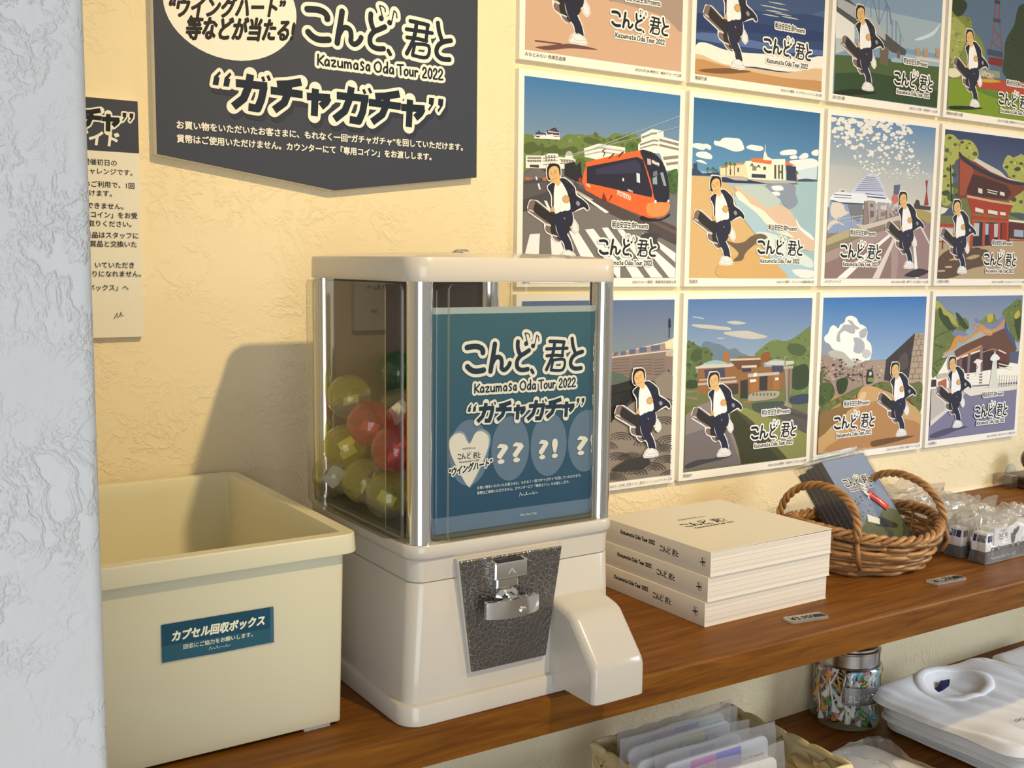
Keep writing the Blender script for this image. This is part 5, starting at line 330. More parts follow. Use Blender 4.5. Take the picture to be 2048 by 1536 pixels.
TR['A']['lake'] = [["p",2900320,[0,0,1000,0,1000,1000,0,1000]],["p",4874360,[0,0,1000,0,1000,560,0,560]],["s",4149354,[-12,433,1002,270,1017,514,562,596,308,595,4,681]],["s",12761246,[470,563,547,558,612,561,534,565]],["s",12761246,[533,536,610,531,676,534,598,538]],["s",12761246,[510,585,587,579,653,583,574,587]],["s",12761246,[588,592,666,587,733,591,653,594]],["s",12761246,[485,611,562,606,628,610,550,613]],["s",12761246,[560,564,638,559,705,562,626,566]],["s",12761246,[641,603,720,598,788,602,707,606]],["s",2504026,[7,672,249,666,437,668,697,661,1011,649,1015,705,440,721,7,760]],["s",5531786,[8,777,193,762,442,767,703,772,1004,755,1006,783,573,806,9,812]],["s",15785920,[7,838,75,823,196,842,320,845,509,832,706,818,841,821,999,789,999,861,711,911,449,912,200,931,7,909]],["s",14266492,[4,891,200,922,450,921,711,916,1004,861,1008,995,11,1000]],["s",12618320,[5,917,200,931,425,942,713,949,1004,937,1005,995,5,1001]],["s",8016432,[22,977,140,954,274,940,425,942,276,968,118,983]]]
TR['A']['bridge'] = [["p",8360088,[0,0,1000,0,1000,1000,0,1000]],["p",10134944,[0,450,1000,450,1000,650,0,650]],["s",13028288,[740,584,898,522,976,460,992,448,932,529,804,581]],["p",4872748,[6,767,254,748,622,726,1000,729,1003,995,11,1000]],["p",3097632,[13,877,320,835,632,842,997,888,1003,995,11,1000]],["p",10135976,[513,733,667,685,1012,675,1000,729,530,751]],["p",14735036,[-4,503,166,558,175,683,7,675]],["p",12105380,[7,666,86,665,162,704,13,761]],["p",5196354,[3,388,84,414,297,511,519,611,666,664,652,697,525,691,461,668,4,512]],["p",11052696,[5,425,234,470,454,569,458,629,210,542,9,482]],["p",6969924,[408,675,492,665,492,776,415,774]],["p",6969924,[571,675,603,677,603,723,575,721]],["l",7305856,[225,335,234,470],7],["l",7305856,[300,344,312,504],7],["l",7305856,[378,371,390,538],7],["l",7305856,[456,399,470,582],7],["l",7305856,[510,492,519,611],7],["l",7305856,[549,497,559,626],7],["l",7305856,[594,571,601,651],7],["l",7305856,[-10,294,282,307,406,347,482,435,504,523],9],["l",9279386,[510,502,557,495,594,561,629,608],5],["l",7305856,[234,470,300,344,390,538,456,399],4],["p",11569760,[752,633,766,644,785,642,794,628,796,690,757,695]],["p",11569760,[828,624,842,635,861,633,870,619,872,681,833,686]],["p",11569760,[953,609,967,620,987,618,996,604,998,667,958,671]],["s",13222048,[764,689,996,688,990,704,782,707]],["s",1582098,[20,984,179,954,374,949,360,966,166,990,36,997]]]
TR['A']['park'] = [["p",5662835,[0,0,1000,0,1000,1000,0,1000]],["p",8031262,[10,792,270,754,1358,744,1385,1145,13,1016]],["s",8027700,[-40,231,47,249,122,312,75,371,198,375,242,455,336,508,380,589,352,669,9,781]],["s",10263114,[-7,413,96,410,172,475,116,620,19,695]],["s",3094560,[12,243,154,286,126,353,59,384,-14,331]],["s",3555110,[608,463,692,353,719,250,809,192,1280,102,1358,744,656,735,600,563]],["l",10500652,[466,350,442,560],8],["l",10500652,[521,343,571,550],8],["l",10500652,[465,242,470,349],9],["l",10500652,[506,236,518,343],9],["l",10500652,[455,417,542,450,454,504,560,535],5],["l",3813424,[474,154,483,239],7],["p",3816000,[454,221,512,219,514,240,456,243]],["p",4867136,[451,341,530,339,533,363,453,365]],["p",4015696,[404,554,580,553,580,590,414,591]],["p",8006178,[428,606,585,599,581,654,423,650]],["p",9407082,[336,692,557,690,562,734,342,746]],["t",13222042,[337,738],["SAPPORO",52,155,-0.1]],["s",11552300,[307,761,562,745,1355,721,1366,814,570,822,294,816]],["s",13146672,[361,760,526,749,564,761,381,780]],["s",5929514,[295,827,572,833,960,852,963,875,538,870]],["s",14733472,[4,729,126,726,112,770,9,781]],["s",2042384,[35,971,218,954,398,954,220,978,45,991]]]


# ------------------------------------------------------------ materials
def plaster(name, c0, c1, scale, strength, dist):
    m = bpy.data.materials.new(name); m.use_nodes = True; nt = m.node_tree; N = nt.nodes; L = nt.links; b = N['Principled BSDF']
    b.inputs['Roughness'].default_value = .85; b.inputs['Specular IOR Level'].default_value = .25
    tc = N.new('ShaderNodeTexCoord')
    wn = N.new('ShaderNodeTexNoise'); wn.inputs['Scale'].default_value = scale*.55; wn.inputs['Detail'].default_value = 3
    wm = N.new('ShaderNodeMixRGB'); wm.blend_type = 'LINEAR_LIGHT'; wm.inputs[0].default_value = .035
    L.new(tc.outputs['Object'], wn.inputs['Vector']); L.new(tc.outputs['Object'], wm.inputs[1]); L.new(wn.outputs['Color'], wm.inputs[2])
    n1 = N.new('ShaderNodeTexNoise'); n1.inputs['Scale'].default_value = scale*2.2; n1.inputs['Detail'].default_value = 5; n1.inputs['Roughness'].default_value = .6
    r1 = N.new('ShaderNodeMath'); r1.operation = 'SUBTRACT'; r1.inputs[1].default_value = .5
    r2 = N.new('ShaderNodeMath'); r2.operation = 'ABSOLUTE'
    r3 = N.new('ShaderNodeMapRange'); r3.inputs['From Min'].default_value = 0; r3.inputs['From Max'].default_value = .07; r3.inputs['To Min'].default_value = 1; r3.inputs['To Max'].default_value = 0; r3.interpolation_type = 'SMOOTHSTEP'
    L.new(wm.outputs[0], n1.inputs['Vector']); L.new(n1.outputs['Fac'], r1.inputs[0]); L.new(r1.outputs[0], r2.inputs[0]); L.new(r2.outputs[0], r3.inputs['Value'])
    n2 = N.new('ShaderNodeTexNoise'); n2.inputs['Scale'].default_value = scale*.7; n2.inputs['Detail'].default_value = 2
    g = N.new('ShaderNodeMapRange'); g.inputs['From Min'].default_value = .42; g.inputs['From Max'].default_value = .62
    L.new(tc.outputs['Object'], n2.inputs['Vector']); L.new(n2.outputs['Fac'], g.inputs['Value'])
    mu = N.new('ShaderNodeMath'); mu.operation = 'MULTIPLY'; L.new(r3.outputs[0], mu.inputs[0]); L.new(g.outputs[0], mu.inputs[1])
    n3 = N.new('ShaderNodeTexNoise'); n3.inputs['Scale'].default_value = scale*6; n3.inputs['Detail'].default_value = 4
    L.new(tc.outputs['Object'], n3.inputs['Vector'])
    ad = N.new('ShaderNodeMath'); ad.operation = 'MULTIPLY_ADD'; ad.inputs[1].default_value = .45
    L.new(n3.outputs['Fac'], ad.inputs[0]); L.new(mu.outputs[0], ad.inputs[2])
    bp = N.new('ShaderNodeBump'); bp.inputs['Strength'].default_value = strength; bp.inputs['Distance'].default_value = dist
    L.new(ad.outputs[0], bp.inputs['Height']); L.new(bp.outputs[0], b.inputs['Normal'])
    mx = N.new('ShaderNodeMix'); mx.data_type = 'RGBA'; mx.inputs[6].default_value = (*c0, 1); mx.inputs[7].default_value = (*c1, 1)
    L.new(n2.outputs['Fac'], mx.inputs[0]); L.new(mx.outputs[2], b.inputs['Base Color'])
    return m
def wood(name, dark, light_, rough=.5):
    m = bpy.data.materials.new(name); m.use_nodes = True; nt = m.node_tree; N = nt.nodes; L = nt.links; b = N['Principled BSDF']
    b.inputs['Roughness'].default_value = rough; b.inputs['Specular IOR Level'].default_value = .2
    tc = N.new('ShaderNodeTexCoord'); mp = N.new('ShaderNodeMapping'); mp.inputs['Scale'].default_value = (5, 60, 60)
    L.new(tc.outputs['Object'], mp.inputs[0])
    n = N.new('ShaderNodeTexNoise'); n.inputs['Scale'].default_value = 1.6; n.inputs['Detail'].default_value = 6; n.inputs['Distortion'].default_value = 1.1
    L.new(mp.outputs[0], n.inputs['Vector'])
    mp2 = N.new('ShaderNodeMapping'); mp2.inputs['Scale'].default_value = (14, 260, 260); L.new(tc.outputs['Object'], mp2.inputs[0])
    n2 = N.new('ShaderNodeTexNoise'); n2.inputs['Scale'].default_value = 2.5; n2.inputs['Detail'].default_value = 3; L.new(mp2.outputs[0], n2.inputs['Vector'])
    cr = N.new('ShaderNodeValToRGB'); cr.color_ramp.elements[0].position = .3; cr.color_ramp.elements[0].color = (*dark, 1); cr.color_ramp.elements[1].position = .72; cr.color_ramp.elements[1].color = (*light_, 1)
    L.new(n.outputs['Fac'], cr.inputs[0])
    p = N.new('ShaderNodeMapRange'); p.inputs['From Min'].default_value = .62; p.inputs['From Max'].default_value = .78; p.inputs['To Min'].default_value = 1; p.inputs['To Max'].default_value = .55
    L.new(n2.outputs['Fac'], p.inputs['Value'])
    mx = N.new('ShaderNodeMixRGB'); mx.blend_type = 'MULTIPLY'; mx.inputs[0].default_value = 1
    L.new(cr.outputs[0], mx.inputs[1]); L.new(p.outputs[0], mx.inputs[2]); L.new(mx.outputs[0], b.inputs['Base Color'])
    bp = N.new('ShaderNodeBump'); bp.inputs['Strength'].default_value = .12; bp.inputs['Distance'].default_value = .0006
    L.new(n2.outputs['Fac'], bp.inputs['Height']); L.new(bp.outputs[0], b.inputs['Normal'])
    return m
WALL = plaster('embossed_cream_wallpaper', (.80, .69, .46), (.83, .72, .49), 17, .38, .0025)
WALLN = plaster('embossed_white_wallpaper', (.78, .78, .76), (.90, .92, .93), 22, .5, .003)
WOOD = wood('oiled_brown_wood', (.122, .039, .003), (.250, .094, .009))
WOODF = wood('pale_wood_floor', (.42, .36, .29), (.55, .48, .40), .5)
PLAS = mat('white_machine_plastic', (.60, .56, .50), .22, spec=.5, coat=.3)
BOXP = mat('cream_box_plastic', (.72, .68, .49), .38)
BOXI = BOXP
CHROME = mat('chrome', (.78, .77, .74), .09, 1.)
STEEL = mat('brushed_steel', (.55, .54, .52), .28, 1., bump=.1, bscale=300)
SLEEVE = clear('packet_film', (.95, .95, .93), .10, .07, .03, (.9, .88, .85), bump=.25, bscale=60)
FOAM = mat('foam_board_core', (.80, .77, .70), .7)
WHITEP = mat('white_card', (.83, .81, .76), .6)
SHEETW = mat('cream_paper', (.72, .67, .57), .6)
CLR = clear('clear_acrylic', (.90, .90, .87), .02, .05)
EDGE = clear('acrylic_edge', (.72, .70, .62), .08, .22, .12, (.75, .68, .5))
BAG = clear('thin_crinkled_film', (.96, .95, .93), .14, .08, .16, (.95, .92, .86), bump=.5, bscale=70)
DARK = mat('black_slot', (.012, .012, .012), .5)
NAVY = mat('dark_navy', (.035, .055, .11), .4)

# ------------------------------------------------------------ setting
MB().box(-.628, 2.6, .009, .12, 0, 2.6).build('wall_back', WALL)['kind'] = 'structure'
mb = MB(); rloft(mb, -2.6, -.6285, -.60, .12, .006, [(0, 0), (0, 2.6)]); mb.build('wall_left', WALLN, angle=40)['kind'] = 'structure'
MB().box(-2.6, 2.6, -3.6, .12, -.05, 0).build('floor', WOODF)['kind'] = 'structure'
mb = MB(); mb.loft([[(x, .009, 1.0), (x, .0045, 1.0), (x, .0055, 1.003), (x, .009, 1.0045)] for x in (-.628, 2.3)], True); mb.build('trim_1', mat('cream_sealant', (.80, .70, .50), .5))['kind'] = 'structure'

def shelf(name, pts, z1, z0f, z0b, label):
    # pts: left/right front y ; prism with a small rounded nose
    (xa, ya), (xb, yb) = pts; mb = MB(); rings = []
    for x, y, zb in ((xa, ya, z0f), (xb, yb, z0b)):
        rings.append([(x, .009, z1), (x, .009, zb), (x, y, zb), (x, y, z1-.0035), (x, y+.0010, z1-.0012), (x, y+.0035, z1)])
    mb.loft(rings, True); return tag(mb.build(name, WOOD), label, 'shelf')
shelf('wall_shelf', ((-.628, -.3375), (2.3, -.3925)), 1.0, .968, .961, 'thick oiled brown wooden shelf carrying the capsule machine and the books')
shelf('wall_shelf', ((-.628, -.345), (2.3, -.345)), .686, .655, .655, 'darker brown wooden shelf below, carrying the glass jar and the folded white shirts')

# ------------------------------------------------------------ big dark sign
t = thing('hanging_sign', (-.25, .009, 1.56), 'dark grey pointed sign board with white lettering and a white speech bubble', 'sign')
XL, XR, ZT = -.4385, -.0690, 1.72
mb = MB(); out = [(XL, 1.4907), (-.2502, 1.4639), (XR, 1.4873), (XR, ZT), (XL, ZT)]
mb.loft([[(x, y, z) for x, z in out] for y in (.009, -.0038)], True); mb.build('board', FOAM, t)
p = Print((0, -.0038, 0), (1, 0, 0), (0, 0, 1))
p.poly(out, '3f4043')
p.circle((-.3600, 1.6420), .0690, 'f3e2bb', ry=.0525, n=48)
p.text('“ウイングハート”', -.4248, 1.6250, .0215, '1c1a18', bold=.085, slant=.2, width=.119, rise=.13)
p.text('等などが当たる!', -.4080, 1.6065, .0240, '1c1a18', bold=.08, slant=.2, width=.112, rise=.10)
p.logo(-.2822, 1.63875, .1794, '1b2229', 'f3e2bb')
p.gacha(-.3818+.003, 1.5574-.005, .2679, '33343a', '33343a'); p.gacha(-.3818, 1.5574, .2679, '16222b', 'f3e2bb')
for txt, x0, x1, z in (('お買い物をいただいたお客さまに、もれなく一回“ガチャガチャ”を回していただけます。', -.4186, -.0885, 1.5175), ('貨幣はご使用いただけません。カウンターにて「専用コイン」をお渡しします。', -.4189, -.1302, 1.5040)):
    p.text(txt, x0, z, .0086, 'f3e2bb', bold=.06, width=x1-x0)
p.build('printed_lettering', t)

# ------------------------------------------------------------ guide notice (partly behind the near wall)
t = thing('wall_notice', (-.53, .009, 1.42), 'tall cream notice with a dark heading, half hidden behind the white wall edge', 'notice')
gx0, gx1 = -.612, -.4545
MB().box(gx0, gx1, .0008, .009, 1.3105, 1.5405).build('board', FOAM, t)
p = Print((0, .0008, 0), (1, 0, 0), (0, 0, 1)); p.clip = (gx0, gx1, 1.3105, 1.5405)
p.poly([(gx0, 1.3105), (gx1-.0002, 1.3105), (gx1-.0002, 1.4908), (gx0, 1.4908)], 'ecd9b0'); p.poly([(gx0, 1.4906), (gx1, 1.4906), (gx1, 1.5405), (gx0, 1.5405)], '3f4043')
p.gacha(-.605, 1.5200, .1465, '16181b', 'f3e2bb', 10)
p.text('ご利用ガイド', -.4748, 1.4968, .0150, 'f3e2bb', bold=.09, slant=.15, align='R', width=.085)
for txt, x, z in (('各公演の開催初日の', -.4745, 1.4785), ('コインチャレンジです。', -.4600, 1.4700), ('専用コインのご利用で、1回', -.4585, 1.4575), ('回していただけます。', -.4800, 1.4490), ('貨幣は使用できません。', -.4695, 1.4370), ('「専用コイン」をお受', -.4565, 1.4285), ('け取りください。', -.4625, 1.4200), ('景品はスタッフに', -.4560, 1.4090), ('賞品と交換いた', -.4580, 1.4005), ('いていただき', -.4610, 1.3800), ('おひとりになれません。', -.4545, 1.3715), ('「カプセル回収ボックス」へ', -.4670, 1.3580)):
    p.text(txt, x-.0015, z-.001, .0064, '1d1a18', bold=.02, align='R')
p.line([(-.4830, 1.3290), (-.4800, 1.3345), (-.4795, 1.3300), (-.4770, 1.3330), (-.4765, 1.3355), (-.4760, 1.3315), (-.4740, 1.3325)], .0005, '3a332c', sm=True)
p.build('printed_lettering', t)

# ------------------------------------------------------------ twelve framed tour pictures
PX = [0., .2745, .549, .8235]; PZ = [1.8838, 1.6118, 1.3412]
POST = {
 'quay': (0, 0, 'picture of a sandy plaza, top left of the grid', 'みなとみらい 赤煉瓦倉庫', '2022.9.27-28 神奈川：横浜アリーナ公演'),
 'lake': (1, 0, 'picture of dark blue lake waves breaking on brown sand, in the top row', '猪苗代湖', '2022.6.3-4 福島：ビッグパレットふくしま公演'),
 'bridge': (2, 0, 'picture of a steel bridge over a green river bank, in the top row', '淀川河川敷', '2022.7.1-2 大阪：大阪城ホール公演'),
 'park': (3, 0, 'picture of a red lattice tower above a bright green park, in the top row', '真駒内大通り公園', '2022.7.9-10 北海道：真駒内セキスイハイムアイスアリーナ公演'),
 'tram': (0, 1, 'picture of an orange tram on a city street with zebra crossing', '城山', '2022.9.10-11 愛媛：愛媛県武道館公演'),
 'beach': (1, 1, 'picture of a seaside villa with orange roofs on a sandy beach', '百道浜', '2022.9.17 福岡：マリンメッセ福岡A館公演'),
 'ship': (2, 1, 'picture of a white ship-shaped building under mackerel clouds by the harbour', 'メリケンパーク', '2022.10.29-30 兵庫：神戸ワールド記念ホール公演'),
 'gate': (3, 1, 'picture of a vermilion shrine gate among yellow-green trees', '大宮氷川神社', '2022.10.19-20 埼玉：さいたまスーパーアリーナ公演'),
 'promenade': (0, 2, 'picture of a cobbled promenade and stone wall, partly hidden behind the capsule machine', '萬代橋', '2022.9.1-2 新潟：朱鷺メッセ・新潟コンベンションセンター公演'),
 'museum': (1, 2, 'picture of a low brown brick hall with pond and lawn, in the bottom row', '明治村', '2022.6.22-23 愛知：日本ガイシホール公演'),
 'ruins': (2, 2, 'picture of a stone castle ruin under a towering white cloud', '今帰仁', '2022.11.30-12.1 沖縄：沖縄アリーナ公演'),
 'shrine': (3, 2, 'picture of a grey roofed shrine with stone lantern, bottom right of the picture grid', '金比羅山', '2022.12.8-9 香川：あなぶきアリーナ香川公演')}
FOL = {int(c_, 16) for c_ in ('6f7a3c', '5e6a3a', '6f7a3e', 'a5a14a', '6a7238', '7a7e34', '363f26', '7a7e3a', '4d5a2a', '6a6a34', '47612b', '4c6a2c', '9c9a4a')}
for key, (c, r, lab, cap, date) in POST.items():
    x0, zt = PX[c], PZ[r]; x1, zb = x0+.25, zt-.2416
    t = thing('wall_picture', (x0+.125, .009, zb), lab, 'picture', 'tour pictures on the cream wall')
    MB().box(x0-.008, x0+.2583, .0004, .009, zb-.0115, zt+.0082).build('panel', WHITEP, t)
    p = Print((x0, .0004, zt), (1, 0, 0), (0, 0, 1)); W, H = .25, .2416; p.JR = 3e-5; p.clip = (0, W, -H, 0)
    def uv(f, dx=0, dy=0): return [(f[i]*W/1000, -f[i+1]*H/1000) for i in range(0, len(f), 2)]
    for it in TR['A'][key]:
        k, col, f = it[0], it[1], it[2]
        if k == 'g': p.grad(0, W, -it[4]*H/1000, -it[3]*H/1000, it[2], it[1]); continue
        if k == 'q': p.h += 0; q = uv(f); p.tri(q, tessellate_polygon([[Vector((a_, b_, 0)) for a_, b_ in q]]), p.color(col), 1); continue
        if k == 'p': p.poly(uv(f), col)
        elif k == 's':
            p.smooth(uv(f), col, 3)
            if col in FOL:
                q = uv(f); dk = [c_*.62 for c_ in alb(col, p.T)]; lt = [min(.8, c_*1.35) for c_ in alb(col, p.T)]
                xs_ = [a_[0] for a_ in q]; ys_ = [a_[1] for a_ in q]; A0 = (max(xs_)-min(xs_))*(max(ys_)-min(ys_))
                for _ in range(int(min(60, A0*9000)+4)):
                    x_, y_ = rnd.uniform(min(xs_), max(xs_)), rnd.uniform(min(ys_), max(ys_)); ins = False
                    for m_ in range(len(q)):
                        (ax_, ay_), (bx_, by_) = q[m_-1], q[m_]
                        if (ay_ > y_) != (by_ > y_) and x_ < (bx_-ax_)*(y_-ay_)/(by_-ay_)+ax_: ins = not ins
                    if not ins: continue
                    r_ = rnd.uniform(.0012, .0042); pu = [(x_+r_*rnd.uniform(.5, 1.3)*math.cos(g_), y_+r_*rnd.uniform(.4, 1.0)*math.sin(g_)) for g_ in [k_*.7 for k_ in range(9)]]
                    p.tri(pu, [tuple(range(9))], dk if rnd.random() < .65 else lt, 1)
                p.nx(True)
        elif k == 'l': p.line(uv(f), it[3]*W/1100, col, caps=False)
        elif k == 't': q = uv(f)[0]; p.text(it[3][0], q[0], q[1], it[3][1]*W/1000, col, width=it[3][2]*W/1000, rise=it[3][3], bold=.05)
        elif k == 'o': p.circle(uv(f)[0], it[3]*W/1050, col, n=14)
    u, v, h = TR['fp'][key]; hh = h/1000*H
    def fg(f): return [(u*W/1000 + f[i]/1000*hh*W/H, -v*H/1000 - f[i+1]/1000*hh) for i in range(0, len(f), 2)]
    for k, col, f, ex in TR['fig']:
        if k == 's' and ex: q = fg(f); p.line(q+[q[0]], .0032, 'efe0c4', nxt=False, n=6)
    p.nx(True)
    for k, col, f, ex in TR['fig']:
        if k == 's': p.smooth(fg(f), col, 3)
        else: p.line(fg(f), ex/1215*hh*1.3, col, n=5, sm=len(f) > 6 and len(f) < 12)
    lu, lv, lw = TR['lp'][key]
    p.logo(lu*W/1000, -lv*H/1000+.003, lw*W/1000, '1d2126', 'f3e4c6', 1.05, presents=True)
    p.clip = (-.01, .262, -H-.012, 0)
    p.text(cap, 0, -H-.0066, .0054, '2a2622'); p.text(date, W, -H-.0066, .0042, '2a2622', align='R', width=min(.13, .0030*len(date)+.004))
    p.build('printed_artwork', t)

# ------------------------------------------------------------ capsule machine
t = thing('capsule_machine', (-.2325, -.231, 1.0), 'white tabletop capsule vending machine with clear windows and chrome posts', 'vending machine')
X0, X1, Y0, Y1 = -.3385, -.1115, -.3385, -.116
UX0, UX1, UY0, UY1 = -.3325, -.1175, -.3385, -.1190
mb = MB(); rloft(mb, X0, X1, Y0, Y1, .019, [(.001, 1.0), (0, 1.001), (0, 1.0155), (.0012, 1.0180), (.004, 1.0192)], caps=(True, True)); mb.build('plinth', PLAS, t, angle=35)
mb = MB(); mb.loft([rrect(X0, X1, Y0, Y1, .018, 1.0185, .0045), rrect(X0, X1, Y0, Y1, .018, 1.0195, .0045), rrect(UX0, UX1, UY0, UY1, .018, 1.1212, .0030), rrect(UX0, UX1, UY0, UY1, .018, 1.1222, .0036), rrect(UX0, UX1, UY0, UY1, .018, 1.1226, .0045)], True); mb.build('body', PLAS, t, angle=35)
mb = MB(); rloft(mb, UX0, UX1, UY0, UY1, .018, [(.0046, 1.1227), (.0032, 1.1236), (.0026, 1.1415), (.0004, 1.1436), (-.0006, 1.1450), (-.0008, 1.1535), (.0002, 1.1550), (.012, 1.1552)]); mb.build('collar', PLAS, t, angle=35)
mb = MB(); rloft(mb, UX0, UX1, UY0, UY1, .018, [(.0100, 1.1553), (.0100, 1.1590)]); mb.build('inner_floor', mat('dark_tray', (.10, .11, .09), .4), t)
mb = MB(); rloft(mb, UX0, UX1, UY0, UY1, .0195, [(.012, 1.3715), (.0010, 1.3717), (.0002, 1.3730), (.0006, 1.3900), (.0020, 1.3920), (.018, 1.3938), (.05, 1.3962)]); mb.build('lid', PLAS, t, angle=35)
mb = MB(); mb.lathe((-.205, -.20, 1.3948), [(.0001, 0), (.0135, 0), (.0130, .0020), (.0085, .0032), (.0070, .0045), (.0001, .0047)], 24); mb.box(-.2115, -.1985, -.201, -.199, 1.3990, 1.4002); lk = mb.build('lid_lock', CHROME, t, angle=30)
def post(x, y):
    mb = MB(); mb.lathe((x, y, 0), [(.0001, 1.1552), (.0108, 1.1553), (.0108, 1.3718), (.0001, 1.3719)], 32)
    return mb.build('post', CHROME, t, angle=40)
for x, y in ((-.3185, -.3255), (-.1315, -.3255), (-.3185, -.1320), (-.1315, -.1320)): post(x, y)
MB().box(-.3100, -.1400, -.1345, -.1335, 1.1592, 1.3712).build('back_panel', mat('smoked_brown_panel', (.15, .11, .078), .3), t)
# clear bulged windows: outer face, sloped returns, flange
def pane(cx, cy, ux, nrm, hw, z0, z1):
    ux = Vector(ux); nrm = Vector(nrm); c = Vector((cx, cy, 0)); mb = MB(); me_ = MB()
    def ring(dw, off, rr):
        return [c + ux*a + nrm*off + Vector((0, 0, b)) for a, b, _ in rrect(-hw-dw, hw+dw, z0-dw*.0, z1+dw*.0, rr, 0)]
    def rg(dw, off, rr): return [c + ux*a + nrm*off + Vector((0, 0, b)) for a, b, _ in rrect(-hw-dw, hw+dw, z0, z1, rr, 0)]
    mb.loft([rg(.0095, -.0115, .006), rg(.0085, -.0095, .006), rg(.0012, -.0012, .006), rg(0, 0, .0062)], True, False, True)
    q = mb.build('window_pane', CLR, t, angle=25)
    R0 = rg(0.0002, 0.0004, .0062); R1 = rg(-.0018, .0004, .0050); me_.loft([R0, R1], True, False, False); me_.build('moulded_edge', EDGE, q)
    me_ = MB(); me_.loft([rg(.0095, -.0112, .006), rg(.0078, -.0092, .006)], True, False, False); me_.build('moulded_edge', EDGE, q)
    return q
pane((-.3010-.1325)/2, -.3395, (1, 0, 0), (0, -1, 0), .0835, 1.1562, 1.3702)
pane(-.2250, -.1170, (1, 0, 0), (0, 1, 0), .0835, 1.1562, 1.3702)
pane(-.3395, (-.3065-.1405)/2, (0, 1, 0), (-1, 0, 0), .0835, 1.1562, 1.3702)
pane(-.1105, -.2245, (0, 1, 0), (1, 0, 0), .0835, 1.1562, 1.3702)
# coin plate: hammered steel
hm = bpy.data.materials.new('pebbled_steel'); hm.use_nodes = True; N = hm.node_tree.nodes; L = hm.node_tree.links; b = N['Principled BSDF']
b.inputs['Base Color'].default_value = (.23, .215, .20, 1); b.inputs['Metallic'].default_value = 1; b.inputs['Roughness'].default_value = .36
tc = N.new('ShaderNodeTexCoord'); vo = N.new('ShaderNodeTexVoronoi'); vo.feature = 'DISTANCE_TO_EDGE'; vo.inputs['Scale'].default_value = 200
wn = N.new('ShaderNodeTexNoise'); wn.inputs['Scale'].default_value = 180; mm = N.new('ShaderNodeMixRGB'); mm.blend_type = 'LINEAR_LIGHT'; mm.inputs[0].default_value = .002
L.new(tc.outputs['Object'], wn.inputs['Vector']); L.new(tc.outputs['Object'], mm.inputs[1]); L.new(wn.outputs['Color'], mm.inputs[2]); L.new(mm.outputs[0], vo.inputs['Vector'])
mr = N.new('ShaderNodeMapRange'); mr.inputs['From Max'].default_value = .16; L.new(vo.outputs['Distance'], mr.inputs['Value'])
bp = N.new('ShaderNodeBump'); bp.inputs['Strength'].default_value = .5; bp.inputs['Distance'].default_value = .0005; L.new(mr.outputs[0], bp.inputs['Height']); L.new(bp.outputs[0], b.inputs['Normal'])
def yb(z): return -.3365 - .0040*(z-1.0386)/.1
mb = MB(); P0 = [(-.2895, 1.1388), (-.2745, 1.0387), (-.1975, 1.0386), (-.1845, 1.1378)]
cx_, cz_ = -.2365, 1.09
def sc(k): return [(cx_+(x-cx_)*k, cz_+(z-cz_)*k) for x, z in P0]
mb.loft([[(x, -.3290, z) for x, z in P0], [(x, yb(z)-.0030, z) for x, z in P0], [(x, yb(z)-.0036, z) for x, z in sc(.985)]], True); pl = mb.build('coin_plate', hm, t, angle=30)
mb = MB(); mb.loft([[(x, -.3300, z) for x, z in sc(1.035)], [(x, yb(z)-.0012, z) for x, z in sc(1.03)]], True); mb.build('plate_surround', PLAS, t)
yp = -.3432
mb = MB()
def blk(x0, x1, z0, z1, y0, d, r=.0012): mb.loft([[(x, y0, z) for x, z in ((x0-.001, z0-.001), (x1+.001, z0-.001), (x1+.001, z1+.001), (x0-.001, z1+.001))], [(x, y0-d, z) for x, z in ((x0, z0), (x1, z0), (x1, z1), (x0, z1))], [(x, y0-d-r*.6, z) for x, z in ((x0+r, z0+r), (x1-r, z0+r), (x1-r, z1-r), (x0+r, z1-r))]], True)
blk(-.2600, -.2266, 1.1205, 1.1345, yp, .0085); blk(-.2566, -.2345, 1.1115, 1.1200, yp, .0058)
mb.build('coin_slot', CHROME, pl, angle=20)
MB().box(-.2560, -.2306, yp-.0085, yp-.0020, 1.1346, 1.1357).build('slot_opening', DARK, pl)
p = Print((0, yp-.00925, 0), (1, 0, 0), (0, 0, 1), (1, 1, 1)); p.line([(-.2465, 1.1245), (-.2432, 1.1285), (-.2399, 1.1245)], .0011, 'b8b4ac'); p.build('arrow_mark', pl)
# turning handle: spindle and curved bar
mb = MB(); mb.lathe((-.2432, yp, 1.0985), [(.0001, 0), (.0125, 0), (.0125, .0022), (.0085, .0050), (.0072, .0120), (.0001, .0122)], 26, axis=(0, -1, 0))
hd = mb.build('handle', CHROME, pl, angle=35)
mb = MB(); rings = []
for k in range(15):
    a = -1 + 2*k/14; x = -.2432 + a*.0268; yy = yp-.0115 - .0055*(1-a*a); hz = .0086*(1-.10*a*a); th = .0035+.0025*(1-a*a)
    rings.append([(x, yy+th, 1.0955-hz), (x, yy, 1.0955-hz+.0006), (x, yy, 1.0955+hz-.0006), (x, yy+th, 1.0955+hz)])
mb.loft(rings, True)
hb = mb.build('turning_bar', CHROME, hd, angle=35) if False else mb.build('turning_bar', CHROME, pl, angle=35)
mb = MB(); mb.lathe((-.2365, yp-.0168, 1.0925), [(.0001, 0), (.0034, 0), (.0034, .0012), (.0026, .0017), (.0001, .0018)], 20, axis=(0, -1, 0)); mb.build('rivet', STEEL, hb, angle=30)
